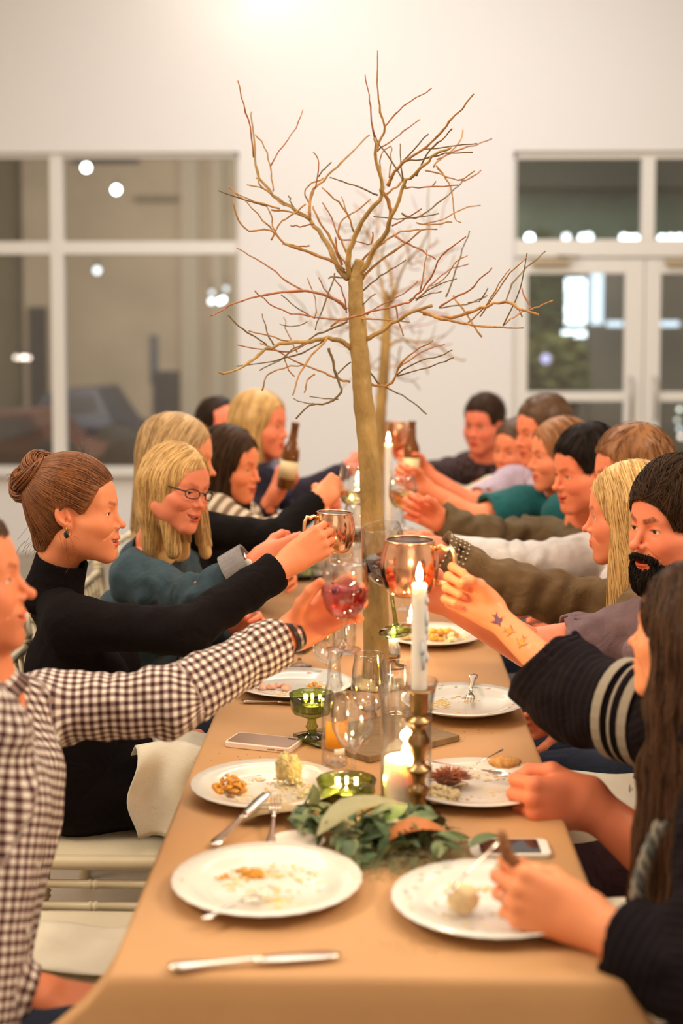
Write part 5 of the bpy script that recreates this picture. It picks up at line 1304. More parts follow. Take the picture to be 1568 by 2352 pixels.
# ------------------------------------------------------------ the bare gilded tree standing on the table
BARK = mat('gold_bark', (.40, .25, .08), .5, bump=1.0, bscale=55, var=.42, vscale=16, stretch=(1, 1, .35))
TWIG = mat('gold_twig', (.46, .23, .065), .5, bump=.4, bscale=120, var=.35, vscale=60)
TWIGR = mat('red_twig', (.42, .15, .06), .5, bump=.3, bscale=120, var=.3, vscale=60)
TWIGG = mat('green_twig', (.19, .12, .030), .55, bump=.3, bscale=120, var=.3, vscale=60)
YT = 3.42
def C(cx, cy): return (450 + cx / 1.8447, 100 + cy / 1.8447)
def tree_at():
    base = P(862, 1572, YT); base.z = .7505
    root = empty('branch_tree', (base.x, YT, .7505), 'tall bare gold tree standing in the table middle, in focus', 'tree')
    tr = [(864, 1580, 33), (863, 1500, 31), (862, 1400, 30), (858, 1250, 28), (851, 1100, 25.5), (843, 1000, 24), (832, 900, 22.5), (827, 830, 21.5), (822, 760, 20), (818, 700, 18), (816, 650, 17), (820, 620, 15), (828, 592, 10)]
    q = MB(); pts = [P(x, y, YT) for x, y, r in tr]; pts[0].z = .7515
    dense = []; rr = []
    for i in range(len(pts) - 1):
        for k in range(6):
            t = k / 6; dense.append(pts[i].lerp(pts[i + 1], t)); rr.append((tr[i][2] * (1 - t) + tr[i + 1][2] * t) * YT / 3267 * (1 + .035 * math.sin((i * 6 + k) * 1.9) * (i > 3)))
    q.tube(dense, rr, 22)
    vs = []
    for v in q.v:
        v = Vector(v); n_ = noise.noise(Vector((v.x * 60, v.y * 60, v.z * 18))); vs.append(v + Vector((n_, n_ * .6, 0)) * .0022)
    q.v = vs; world_child(q, 'trunk', BARK, root)
    q = MB(); q.lathe([(0, 0), (.075, 0), (.078, .004), (.070, .010), (.045, .014), (.042, .020), (0, .020)], (base.x, YT, .7505), 28); world_child(q, 'base_plate', mat('gold_plate', (.5, .36, .15), .4, .6), root)
    rs = random.Random(17)
    # crop coordinates of each branch: [points], thickness px at start, end, depth drift
    Bs = [
     ([(650,1000),(590,930),(540,820),(480,745),(400,690),(330,640),(270,570),(245,450),(235,290)],26,5,'g',.10),
     ([(245,480),(230,350),(200,260),(177,157)],7,5,'r',.10),
     ([(325,625),(320,570),(315,520),(290,440),(250,385)],7,5,'g',.05),
     ([(315,520),(370,430),(420,360),(453,280)],6,4,'r',.05),
     ([(410,700),(350,670),(300,620),(215,598)],7,5,'g',-.08),
     ([(355,700),(250,668),(180,640),(137,607)],8,5,'g',-.1),
     ([(300,690),(200,660),(93,622)],6,5,'k',-.1),
     ([(480,745),(400,715),(318,705)],9,6,'g',.05),
     ([(320,640),(285,610),(253,567)],8,6,'g',.02),
     ([(630,960),(560,915),(470,880),(375,850),(320,790),(225,793),(180,745),(155,662)],14,5,'g',-.06),
     ([(375,850),(330,790),(320,740),(300,690)],7,5,'g',-.08),
     ([(330,800),(260,720),(200,660),(150,625)],7,4,'g',-.1),
     ([(480,855),(430,860),(366,850)],8,6,'g',-.05),
     ([(320,833),(350,770),(400,730),(465,680)],8,6,'g',.04),
     ([(480,745),(480,680),(500,620),(560,560),(620,500),(735,387)],14,5,'g',.12),
     ([(540,570),(490,590),(458,625),(480,680)],7,5,'g',.1),
     ([(505,615),(520,540),(515,490),(497,459)],6,5,'r',.1),
     ([(520,560),(545,530),(573,503)],6,5,'k',.1),
     ([(410,690),(400,665),(391,645)],6,5,'k',.0),
     ([(620,940),(590,870),(560,810),(520,750),(495,690)],12,6,'g',.02),
     ([(605,830),(575,740),(555,705),(535,675)],7,5,'r',.05),
     ([(645,900),(620,850),(600,790),(625,740),(680,710),(740,659)],9,5,'g',.1),
     ([(670,800),(640,720),(585,655),(533,610)],8,5,'g',.14),
     ([(650,745),(630,690),(617,648)],7,4,'g',.1),
     ([(655,1000),(650,900),(670,820),(720,730),(780,660),(790,600),(765,500),(755,400)],26,10,'g',-.10),
     ([(765,520),(760,480),(775,420),(800,355),(775,260),(769,170),(769,30)],12,4,'g',-.08),
     ([(800,355),(840,300),(900,250),(998,189)],7,5,'r',-.1),
     ([(755,400),(740,290),(732,220),(716,133)],8,5,'r',-.06),
     ([(765,455),(830,410),(880,370),(948,322)],7,5,'r',-.05),
     ([(780,560),(785,470),(825,435)],7,5,'g',-.04),
     ([(755,390),(800,460),(860,550),(890,610)],6,5,'k',.02),
     ([(770,645),(700,610),(620,585),(566,567)],7,5,'k',.12),
     ([(690,1000),(740,900),(790,820),(830,730),(860,660),(880,600),(930,550),(1000,470),(1080,440)],26,8,'g',-.14),
     ([(830,740),(820,690),(790,620),(790,600)],16,14,'g',-.12),
     ([(800,640),(850,610),(880,570)],10,8,'g',-.12),
     ([(815,600),(840,540),(900,490),(975,440),(1060,350),(1176,214)],14,5,'g',-.2),
     ([(880,600),(870,540),(865,480),(865,424)],7,4,'k',-.1),
     ([(820,570),(825,500),(825,433)],7,4,'g',-.08),
     ([(860,520),(920,450),(984,384)],7,5,'k',-.2),
     ([(930,560),(990,450),(1040,410),(1085,361)],7,5,'k',-.24),
     ([(1000,520),(1060,470),(1110,420),(1130,366)],7,5,'g',-.24),
     ([(890,495),(960,490),(1060,465),(1172,461)],7,5,'k',-.2),
     ([(960,450),(1060,437),(1190,424)],6,5,'k',-.2),
     ([(1020,490),(1100,455),(1180,430),(1253,403)],7,5,'r',-.26),
     ([(1018,520),(1060,570),(1085,630),(1095,735),(1123,760)],7,4,'g',-.2),
     ([(970,540),(1040,555),(1110,578),(1180,540)],7,5,'g',-.2),
     ([(1110,578),(1150,575),(1207,536)],6,5,'r',-.2),
     ([(885,612),(980,608),(1110,600)],7,5,'r',-.16),
     ([(1000,605),(1015,583)],5,5,'r',-.16),
     ([(870,720),(930,740),(1000,700),(1070,640),(1130,580)],8,5,'k',-.2),
     ([(750,735),(850,740),(940,735),(1028,720)],6,5,'k',-.1),
     ([(830,775),(890,740),(955,700)],7,5,'r',-.12),
     ([(960,765),(1050,745),(1120,705),(1205,686)],6,5,'g',-.22),
     ([(930,760),(1010,768),(1085,757)],6,5,'g',-.2),
     ([(700,1000),(780,920),(870,860),(960,790),(1022,787)],12,6,'g',-.1),
     ([(770,850),(870,800),(960,790)],8,6,'g',-.1),
     ([(840,810),(900,850),(960,880),(1015,915)],8,6,'r',-.2),
     ([(690,940),(740,880),(800,840)],10,8,'g',-.06),
     ([(640,940),(600,880),(590,820)],9,6,'r',0.02),
     ([(610,830),(680,838),(740,848),(748,798)],6,6,'r',-.1),
     ([(400,770),(440,775),(500,765)],6,6,'r',0.0),
     ([(705,1045),(760,1000),(820,960),(888,917)],8,5,'k',-.1),
     ([(560,993),(600,990),(640,993)],6,6,'k',.0),
     ([(640,1130),(600,1090),(500,1055),(400,1050),(300,1065),(160,1100),(110,1135),(62,1153)],14,5,'r',-.1),
     ([(450,1045),(380,1005),(310,950),(220,895),(172,868)],8,5,'r',-.06),
     ([(640,1170),(540,1165),(400,1140),(310,1100),(248,1047)],8,5,'r',-.16),
     ([(585,975),(555,1080),(520,1160),(505,1215)],7,5,'k',-.14),
     ([(620,1110),(560,1060),(518,990)],7,5,'r',.0),
     ([(636,1140),(625,1060),(585,990)],7,5,'r',.02),
     ([(505,1160),(505,1080),(472,993)],6,4,'g',.1),
     ([(505,1165),(430,1120),(360,1065)],6,4,'k',.14),
     ([(660,1290),(620,1265),(560,1250),(480,1265),(350,1275),(280,1310),(225,1350),(150,1390),(97,1391)],22,8,'g',-.12),
     ([(430,1270),(330,1245),(222,1217)],8,5,'g',-.1),
     ([(330,1280),(300,1220),(280,1145)],7,4,'k',.05),
     ([(300,1275),(220,1225),(165,1180),(134,1151)],7,5,'k',-.1),
     ([(480,1265),(400,1305),(280,1295),(175,1277)],7,5,'r',-.12),
     ([(640,1180),(560,1215),(500,1240),(440,1280),(350,1340),(270,1385)],9,5,'k',-.1),
     ([(540,1260),(450,1310),(330,1345),(172,1367)],7,5,'k',-.06),
     ([(560,1250),(490,1320),(440,1400),(410,1490)],9,5,'g',-.2),
     ([(450,1360),(370,1375),(300,1410),(280,1470)],7,5,'g',-.2),
     ([(655,1435),(600,1420),(540,1395),(450,1360),(340,1300),(270,1270)],10,5,'g',-.06),
     ([(560,1290),(580,1350),(600,1430),(615,1480),(560,1520),(480,1535),(423,1590)],12,6,'k',-.04),
     ([(600,1510),(540,1505),(480,1495)],5,4,'k',.0),
     ([(500,1530),(450,1520),(411,1503)],5,4,'k',.0),
     ([(505,1400),(470,1430),(458,1480)],7,5,'g',-.1),
     ([(655,1350),(620,1380),(600,1400)],6,5,'k',.1),
     ([(430,1310),(390,1230),(370,1160)],6,4,'g',.12),
     ([(470,1180),(420,1200),(355,1190)],5,4,'k',.12),
     ([(415,1410),(385,1370),(375,1330)],5,4,'g',.12),
     ([(715,1250),(780,1220),(850,1170),(920,1135),(1000,1110)],20,12,'g',-.15),
     ([(940,1130),(1040,1165),(1150,1190),(1250,1200),(1385,1204)],14,6,'g',-.22),
     ([(960,1140),(1060,1155),(1150,1140),(1230,1115),(1310,1100),(1400,1130),(1450,1150)],16,9,'g',-.2),
     ([(1150,1185),(1230,1110),(1280,1020),(1330,955)],6,4,'g',-.2),
     ([(1205,1160),(1260,1070),(1330,970),(1400,905)],6,4,'g',-.22),
     ([(1310,1100),(1340,1020),(1400,950),(1480,880)],7,5,'k',-.24),
     ([(1300,1195),(1350,1100),(1385,980),(1402,888)],6,4,'k',-.2),
     ([(1410,1130),(1450,1115),(1512,1088)],6,5,'g',-.24),
     ([(1425,1130),(1395,1080),(1380,1037)],7,5,'r',-.24),
     ([(1395,1130),(1350,1155),(1300,1195)],7,5,'g',-.2),
     ([(1355,1110),(1375,1140),(1380,1158)],6,5,'k',-.2),
     ([(1030,1120),(1100,1110),(1170,1095),(1233,1068)],7,5,'k',-.22),
     ([(1150,1100),(1200,1090),(1236,1036)],6,4,'k',-.22),
     ([(640,1165),(740,1140),(850,1110),(920,1085),(960,1040),(1000,980),(1040,900),(1143,818)],9,5,'r',-.2),
     ([(930,1090),(1010,1010),(1080,955),(1155,934)],7,5,'r',-.2),
     ([(985,1030),(1050,1000),(1100,925),(1150,898)],5,4,'g',-.15),
     ([(1030,1120),(1090,1080),(1160,1040),(1200,1000),(1253,950)],7,5,'r',-.25),
     ([(1060,1075),(1090,990),(1120,900),(1158,795)],7,5,'k',-.22),
     ([(935,1085),(1010,1030),(1104,997)],6,4,'k',-.18),
     ([(900,1085),(970,1070),(1040,1050)],6,5,'k',-.15),
     ([(720,1150),(800,1100),(880,1060),(940,1005)],7,5,'r',-.1),
     ([(680,1165),(760,1168),(905,1180)],7,6,'g',-.1),
     ([(1090,1070),(1140,1140),(1210,1243)],8,6,'g',-.28),
     ([(845,1110),(860,1180),(878,1238)],8,6,'g',-.24),
     ([(950,1050),(965,960),(978,872)],6,4,'g',-.1),
     ([(745,1445),(800,1450),(840,1420),(860,1370),(920,1310),(1004,1258)],12,5,'g',-.12),
     ([(850,1385),(930,1320),(1000,1290),(1053,1274)],6,5,'r',-.14),
     ([(850,1400),(950,1345),(1030,1325),(1085,1299)],6,5,'k',-.14),
     ([(850,1410),(950,1380),(1030,1355),(1092,1331)],6,5,'k',-.14),
     ([(690,1355),(740,1395),(780,1445),(850,1480),(920,1520),(976,1570)],9,5,'k',-.16),
     ([(570,1200),(610,1170),(640,1165)],9,9,'g',-.05),
     ([(660,1165),(690,1120),(760,1060)],7,5,'k',-.06),
    ]
    dd = {'g': TWIG, 'r': TWIGR, 'k': TWIGG}
    for i, (pts, w0, w1, c_, dep) in enumerate(Bs):
        dep = -dep if i % 3 == 1 and w0 < 12 else dep
        L_ = [0.0]
        for a, b in zip(pts, pts[1:]): L_.append(L_[-1] + math.hypot(a[0] - b[0], a[1] - b[1]))
        P3 = []; R3 = []
        for j, (x, y) in enumerate(pts):
            t = L_[j] / L_[-1]; Y = YT + dep * (t if w0 > 9 else .35 + .65 * t) * L_[-1] / 500
            X_, Y_ = C(x, y); P3.append(P(X_, Y_, Y)); R3.append((w0 + (w1 - w0) * t ** .8) * .5 / 1.8447 * YT / 3267 * 1.08)
        # smooth (Catmull-Rom) with knots
        pp = []; rr = []
        for j in range(len(P3) - 1):
            a = P3[max(j - 1, 0)]; b = P3[j]; c = P3[j + 1]; d = P3[min(j + 2, len(P3) - 1)]; n_ = max(3, int((c - b).length / .018))
            for k in range(n_):
                t = k / n_; v = .5 * ((2 * b) + (-a + c) * t + (2 * a - 5 * b + 4 * c - d) * t * t + (-a + 3 * b - 3 * c + d) * t ** 3)
                jt = .0011 if w0 < 16 else .002
                pp.append(v + Vector((rs.gauss(0, jt), rs.gauss(0, jt), rs.gauss(0, jt)))); rr.append((R3[j] * (1 - t) + R3[j + 1] * t) * (1.25 if rs.random() < .16 else rs.uniform(.9, 1.08)))
        pp.append(P3[-1]); rr.append(R3[-1] * 1.12)
        q = MB(); q.tube(pp, rr, 8 if w0 > 10 else 6); world_child(q, 'branch', BARK if w0 > 18 else dd[c_], root)
    return root
TREE = tree_at()
t2 = copy_tree(TREE); t2.location = (P(866, 743, 5.35).x, 5.35, .7505); t2.rotation_euler = (0, 0, R(155)); t2.scale = (.85, .85, .97)
t2['label'] = 'second bare gold tree blurred behind the first, farther down the table'
# ------------------------------------------------------------ cloth materials
def cloth(name, col, bump=.25, bs=500, rough=.85, sheen=.08, var=.12, vs=18, wr=.35):
    if name in MATS: return MATS[name]
    m = mat(name, col, rough, spec=.12, bump=bump, bscale=bs, var=var, vscale=vs, sheen=sheen)
    nt = m.node_tree; N = nt.nodes; L = nt.links; bp = [n for n in N if n.type == 'BUMP'][0]
    n = N.new('ShaderNodeTexNoise'); n.inputs['Scale'].default_value = 16; n.inputs['Detail'].default_value = 3; n.inputs['Distortion'].default_value = .8
    tc = [q for q in N if q.type == 'TEX_COORD'][0]; L.new(tc.outputs['Object'], n.inputs[0])
    b2 = N.new('ShaderNodeBump'); b2.inputs['Strength'].default_value = wr; b2.inputs['Distance'].default_value = .03
    L.new(n.outputs[0], b2.inputs['Height']); L.new(b2.outputs[0], bp.inputs['Normal'])
    return m
def woven(name, c0, c1, c2, size, kind='check', axis=0):
    """pattern that follows the cloth: gingham checks or stripes from the 'cloth' attribute"""
    m = cloth(name, c0, var=0); nt = m.node_tree; N = nt.nodes; L = nt.links; b = N['Principled BSDF']; b.inputs['Sheen Weight'].default_value = 0
    at = N.new('ShaderNodeAttribute'); at.attribute_name = 'cloth'; sp = N.new('ShaderNodeSeparateXYZ'); L.new(at.outputs['Vector'], sp.inputs[0])
    def wavep(out, s_, duty=.5):
        a = N.new('ShaderNodeMath'); a.operation = 'DIVIDE'; a.inputs[1].default_value = s_; L.new(out, a.inputs[0])
        f = N.new('ShaderNodeMath'); f.operation = 'FRACT'; L.new(a.outputs[0], f.inputs[0])
        g = N.new('ShaderNodeMath'); g.operation = 'LESS_THAN'; g.inputs[1].default_value = duty; L.new(f.outputs[0], g.inputs[0]); return g.outputs[0]
    if kind == 'check':
        u, v = wavep(sp.outputs[0], size), wavep(sp.outputs[1], size)
        s_ = N.new('ShaderNodeMath'); s_.operation = 'ADD'; L.new(u, s_.inputs[0]); L.new(v, s_.inputs[1])
        cr = N.new('ShaderNodeValToRGB'); cr.color_ramp.interpolation = 'CONSTANT'; e = cr.color_ramp.elements; e[0].position = 0; e[0].color = (*c0, 1); e[1].position = .3; e[1].color = (*c1, 1); e2 = e.new(.8); e2.color = (*c2, 1)
        d = N.new('ShaderNodeMath'); d.operation = 'MULTIPLY'; d.inputs[1].default_value = .5; L.new(s_.outputs[0], d.inputs[0]); L.new(d.outputs[0], cr.inputs[0]); L.new(cr.outputs[0], b.inputs['Base Color'])
    else:
        a = wavep(sp.outputs[axis], size, .5); mx = N.new('ShaderNodeMix'); mx.data_type = 'RGBA'; mx.inputs[6].default_value = (*c0, 1); mx.inputs[7].default_value = (*c1, 1); L.new(a, mx.inputs[0])
        if kind == 'stripe2':
            a2 = wavep(sp.outputs[axis], size * .27, .25); m2 = N.new('ShaderNodeMix'); m2.data_type = 'RGBA'; L.new(mx.outputs[2], m2.inputs[6]); m2.inputs[7].default_value = (*c2, 1); L.new(a2, m2.inputs[0]); L.new(m2.outputs[2], b.inputs['Base Color'])
        else: L.new(mx.outputs[2], b.inputs['Base Color'])
    return m
GING = woven('gingham', (.80, .74, .66), (.30, .20, .17), (.055, .025, .03), .0155)
BLACKK = cloth('black_knit', (.0065, .004, .0045), bs=900, sheen=.0); DENIM = cloth('denim', (.042, .070, .088), bs=800, var=.35, vs=9); BLACKS = cloth('black_sweater', (.007, .005, .005), sheen=.0)
STRIPE = woven('striped_knit', (.62, .52, .40), (.22, .15, .10), (0, 0, 0), .034, 'stripe', 0); NAVY = cloth('navy_vest', (.035, .028, .045)); BLUESH = cloth('blue_shirt', (.26, .29, .50)); PLUM = cloth('plum_henley', (.20, .13, .14), var=.1)
KNITR = woven('dark_ribbed_kimono', (.007, .0045, .006), (.008, .005, .007), (.014, .010, .013), .05, 'stripe2', 0); BROWNJ = cloth('brown_jacket', (.17, .105, .05)); WHITES = cloth('white_shirt', (.66, .62, .60)); OLIVEJ = cloth('olive_jacket', (.13, .09, .045)); TEAL = cloth('teal_top', (.015, .105, .11))
LAV = cloth('lavender_shirt', (.50, .42, .52)); CREAMT = cloth('cream_top', (.72, .60, .44)); PLAID = woven('dark_plaid', (.035, .022, .025), (.09, .055, .055), (.02, .014, .016), .05); JEAN = cloth('dark_jeans', (.035, .045, .075)); GREYT = cloth('grey_trousers', (.16, .15, .15))
H_BROWN = hair_mat('auburn_brown_hair', (.055, .018, .006), (.27, .095, .030)); H_BLOND = hair_mat('blonde_hair', (.38, .20, .06), (.82, .53, .21)); H_BLOND2 = hair_mat('ash_blonde_hair', (.24, .13, .05), (.66, .43, .20)); H_DARK = hair_mat('dark_brown_hair', (.012, .006, .003), (.060, .030, .015), .5, .12); H_RUST = hair_mat('rust_brown_hair', (.12, .045, .015), (.33, .14, .05)); H_MID = hair_mat('mid_brown_hair', (.055, .028, .014), (.17, .085, .04)); H_WAVY = hair_mat('dark_wavy_hair', (.016, .008, .005), (.10, .046, .022), .45, .2); H_BLACK = hair_mat('black_hair', (.004, .003, .0025), (.018, .012, .009), .5, .08)

def V3(*a): return Vector(a)
def A(S, E, W, right, **k): d = dict(S=Vector(S), E=Vector(E), W=Vector(W), right=right); d.update(k); return d
REST = dict(curl=[(30, 40, 20)] * 4, thumb=(35, 20, 15))
FIST = dict(curl=[(72, 88, 55), (76, 90, 55), (78, 90, 55), (80, 90, 55)], thumb=(28, 45, 35), tdz=-.75)
GRIP = dict(curl=[(58, 68, 42), (60, 70, 42), (64, 70, 44), (66, 72, 44)], thumb=(40, 25, 25), tdz=-.8)

# hair flows (head frame)
def flow_down(out=.5, back=.25, part=0.0, dn=(0, 0, -1)):
    dn = A3(dn)
    def f(p):
        v = np.tile(dn, (len(p), 1)).astype(f32); top = np.clip((p[:, 2] - .045) / .06, 0, 1)
        v[:, 0] += np.sign(p[:, 0] - part) * (out * (.15 + top * 2.0)); v[:, 1] -= back * (.3 + top); return v
    return f
def flow_short(a=(.0, .8, -.3)):
    def f(p):
        v = np.tile(A3(a), (len(p), 1)); bk = p[:, 1] < -.02; v[bk] = A3((0, -.1, -1)); sd = (np.abs(p[:, 0]) > .05) & ~bk; v[sd] = A3((0, .25, -1)); return v
    return f
def flow_to(c, up=.0):
    def f(p):
        v = A3(c) - p; v = v / (np.linalg.norm(v, axis=1, keepdims=True) + 1e-6); return v.astype(f32)
    return f
def long_locks(L_=.26, w_=.03, dn=(0, 0, -1), back=1, fwd_=.02, spread=.0, sides=(1, 1)):
    dn = Vector(dn).normalized(); out = []
    for s_, on_ in zip((-1, 1), sides):
        if on_:
            a = Vector((s_ * .066, .005, .02)); b = a + dn * L_ + Vector((s_ * spread, fwd_, 0)); out.append((tuple(a), tuple(b), w_, w_ * .75, .8))
            a = Vector((s_ * .060, -.045, .01)); b = a + dn * L_ * 1.04 + Vector((s_ * spread, -.005, 0)); out.append((tuple(a), tuple(b), w_ * 1.2, w_ * .9, .9))
    if back:
        a = Vector((0, -.075, .0)); b = a + dn * L_ * 1.05; out.append((tuple(a), tuple(b), .045, .042, 1.25))
    return out
def long_hair(L_, dn=(0, 0, -1), part=.0, w_=.03, n=900, thick=.010, fwd_=.02, face=None, seed=5, spread=.0, out=.5, back=.25, rad=.0022, sides=(1, 1), steps=30, wave=.0):
    dnv = Vector(dn).normalized(); lim = -L_ * .93
    return dict(thick=thick, nape=-.10, ears=False, locks=long_locks(L_, w_, dn, 1, fwd_, spread, sides), n=n, flow=flow_down(out, back, part, dnv), steps=steps, ds=(L_ + .16) / (steps - 4), seed=seed, rad=rad,
                face=face or ((0, .136, -.030), (.098, .108, .112)), stop=lambda p: (p @ A3(-dnv)) < lim - .0, k=.025, wave=wave, jit=.10)
def short_hair(n=900, thick=.007, top=.004, seed=3, flow=None, ds=.005, steps=8, rad=.0011, face=None, **kw):
    d = dict(thick=thick, top=top, nape=-.045, ears=True, n=n, flow=flow or flow_short(), steps=steps, ds=ds, rad=rad, seed=seed, lift=.003, face=face or ((0, .132, -.018), (.125, .108, .100)), jit=.22, start=lambda p: (p[:, 2] > -.05))
    d.update(kw); return d

def seat(px, Y, z=.55, X=None): p = P(px, 743, Y); return V3(X if X is not None else p.x, Y, z)

# ---- left side -------------------------------------------------------------
# man in the gingham shirt
k = dict(male=1, smile=.7, open=.2, nose=1.5, brow=(.30, .16, .08), lip=(.85, .5, .45), stubble=.5)
S_l, S_r = P(112, 1628, 2.50), P(-40, 1680, 2.16)
gl = P(788, 1352, 2.66)
L1, L1M, L1B = person('man in a brown gingham shirt holding out the pink drink at left', P(-88, 1338, 2.28), (1, .10, .10), (-.12, 0, 1), k,
    (short_hair(n=250, seed=2), H_MID), dict(PV=V3(-.66, 2.10, .52), C=V3(-.630, 2.26, .87), NB=P(-60, 1560, 2.30), fwd=V3(1, .06, 0), legfwd=V3(1, -.42, 0),
    arms=[A(S_l, P(385, 1612, 2.52), P(676, 1452, 2.71), False, fwd=(.80, .06, .50), palm=(.20, -.96, .10), end=.93, ar=(.064, .056, .044),
            hand=dict(curl=[(24, 30, 26), (28, 32, 28), (30, 36, 30), (32, 40, 32)], thumb=(42, 16, 22), tdz=-.75, s=1.05, fat=1.06, tin=(.25, .9, .1), spread=(8, 2, -4, -12))),
          A(S_r, P(-170, 2200, 2.10), P(88, 2282, 2.13), True, fwd=(.80, .05, -.22), palm=(-.2, .2, -.9), end=.97, ar=(.066, .056, .046), hand=dict(REST, s=1.02))],
    clothes=[dict(name='gingham_shirt', mat=GING, rc=.118, rw=.112, amp=.0045, hem=.50, open=.054)], trousers=('jeans', JEAN)), tone=(0.80, 0.26, 0.116), near=1.0)
# woman with the bun
hd = P(176, 1176, 3.20)
bunc = (.0, -.085, .078)
k = dict(smile=1.0, open=.65, nose=.9, brow=(.24, .13, .07), browt=.0024, lip=(.85, .45, .40))
bh = dict(thick=.009, top=.004, nape=-.088, ears=True, n=4200, flow=flow_to(bunc), steps=24, ds=.008, rad=.0009, seed=8, lift=.0012, face=[((0, .137, -.020), (.135, .114, .100)), ((.085, -.015, -.100), (.066, .075, .058)), ((0, -.135, -.120), (.2, .055, .05))], jit=.05,
          stop=lambda p: np.linalg.norm(p - A3(bunc), axis=1) < .035, start=lambda p: p[:, 2] > -.10)
muw = P(757, 1262, 3.28)
L2, L2M, L2B = person('reddish bun woman in a black turtleneck dress raising a copper mug', hd, (1, -.05, .02), (-.06, 0, 1), k, (bh, H_BROWN),
    dict(PV=V3(-.675, 3.24, .575), C=V3(-.690, 3.22, .86), NB=P(118, 1352, 3.22), fwd=V3(1, 0, 0),
    arms=[A(P(160, 1432, 3.05), P(425, 1450, 3.04), P(668, 1288, 3.20), True, fwd=(.80, .10, .50), palm=(.20, .95, .0), end=.93, ar=(.058, .050, .041), hand=dict(curl=[(58, 78, 40), (62, 80, 40), (66, 82, 40), (70, 84, 40)], thumb=(18, 18, 14), tdz=-.5, s=.95)),
          A(P(150, 1440, 3.44), P(270, 1720, 3.44), P(378, 1690, 3.26), False, fwd=(1, -.15, -.05), palm=(0, .2, -1), end=.93, ar=(.056, .046, .038), hand=dict(REST, s=.92))],
    clothes=[dict(name='turtleneck_dress', mat=BLACKK, rc=.098, rw=.102, amp=.0028, w=1, open=.052)], trousers=('dress_skirt', BLACKK), skirt=True, tuck=.02), tone=(0.84, 0.29, 0.129), near=1.0)
# blonde woman with glasses in denim
k3 = dict(noear=1, smile=1.0, open=.45, nose=.95, brow=(.40, .26, .14), browa=.6)
L3, L3M, L3B = person('smiling blonde woman with dark glasses in a denim jacket, leaning in behind the bun', P(404, 1122, 3.62), (.80, -.60, -.10), (.30, .0, 1), k3,
    (long_hair(.20, (-.35, 0, -1), -.01, .026, 1700, seed=12, rad=.0015, thick=.008, fwd_=.03), H_BLOND),
    dict(PV=V3(-.72, 3.86, .56), C=V3(-.62, 3.80, .84), NB=P(352, 1262, 3.74), fwd=V3(1, -.15, 0),
    arms=[A(P(316, 1330, 3.60), P(450, 1372, 3.46), P(600, 1282, 3.46), True, fwd=(.95, .0, .25), palm=(.1, .9, 0), end=.86, ar=(.060, .052, .046), hand=dict(GRIP, s=.92)),
          A(P(400, 1290, 3.95), P(470, 1450, 3.95), P(560, 1440, 3.8), False, end=.9, hand=dict(REST, s=.9))],
    clothes=[dict(name='denim_jacket', mat=DENIM, rc=.104, rw=.10, amp=.0075, w=1)], trousers=('jeans', JEAN)), tone=(0.84, 0.27, 0.141), s=.92, near=.95)
# tall blonde in a black sweater
k4 = dict(noear=1, smile=.5, open=.0, nose=1.0, brow=(.5, .36, .22), browa=.5)
L4, L4M, L4B = person('tall blonde woman in profile in a black sweater behind the woman with glasses', P(410, 1052, 4.02), (1, -.12, -.12), (-.0, 0, 1), k4, (long_hair(.24, (-.05, 0, -1), 0, .030, 1000, seed=13, rad=.0016, thick=.009, back=.35), H_BLOND2),
    dict(PV=V3(-.70, 4.30, .56), C=V3(-.62, 4.22, .88), NB=P(385, 1165, 4.12), fwd=V3(1, 0, 0),
    arms=[A(P(440, 1215, 3.98), P(632, 1232, 3.98), P(733, 1146, 4.1), True, end=.97, palm=(0, .9, -.2), hand=dict(GRIP, s=.92)), A(P(420, 1220, 4.4), P(560, 1350, 4.4), P(640, 1330, 4.2), False, end=.95, hand=dict(REST, s=.9))],
    clothes=[dict(name='black_sweater', mat=BLACKS, rc=.10, rw=.098, amp=.003, w=1)], trousers=('trousers', GREYT)), tone=(0.84, 0.29, 0.141), near=.7)
# brunette in striped knit
L5, L5M, L5B = person('smiling brunette woman in a cream striped knit looking right', P(527, 1068, 4.55), (.92, -.38, -.12), (-.12, 0, 1), dict(noear=1, smile=.9, open=.2, nose=.95), (long_hair(.27, (-.05, 0, -1), .01, .032, 600, seed=14), H_DARK),
    dict(PV=V3(-.66, 4.85, .56), C=V3(-.56, 4.76, .86), NB=P(512, 1165, 4.66), fwd=V3(1, -.1, 0),
    arms=[A(P(498, 1182, 4.45), P(606, 1232, 4.40), P(700, 1178, 4.5), True, end=.97, palm=(0, .9, -.2), hand=dict(GRIP, s=.9)), A(P(560, 1190, 4.8), P(610, 1290, 4.8), P(660, 1280, 4.7), False, end=.95, hand=dict(REST, s=.9))],
    clothes=[dict(name='striped_sweater', mat=STRIPE, rc=.10, rw=.10, amp=.003, w=1)], trousers=('trousers', GREYT)), tone=(0.80, 0.25, 0.108), near=.6)
# man far left
L6, L6M, L6B = person('balding dark haired man behind the tall blonde woman', P(503, 984, 5.55), (.62, -.78, .05), (0, 0, 1), dict(male=1, smile=.4, open=.1, nose=1.2), (short_hair(n=300, seed=31, thick=.006, top=0, face=((0, .120, .012), (.066, .085, .095))), H_DARK),
    dict(PV=V3(-.72, 5.72, .58), C=V3(-.66, 5.66, .98), NB=P(498, 1060, 5.6), fwd=V3(1, -.1, 0),
    arms=[A(P(560, 1100, 5.35), P(690, 1130, 5.30), P(808, 1072, 5.4), True, end=.95, palm=(0, .9, -.2), hand=dict(GRIP, s=1)), A(P(520, 1120, 5.9), P(580, 1220, 5.8), P(640, 1200, 5.6), False, end=.95, hand=dict(REST))],
    clothes=[dict(name='navy_jacket', mat=NAVY, rc=.118, rw=.11, amp=.003)], trousers=('trousers', JEAN)), tone=(0.86, 0.23, 0.124), near=.45)
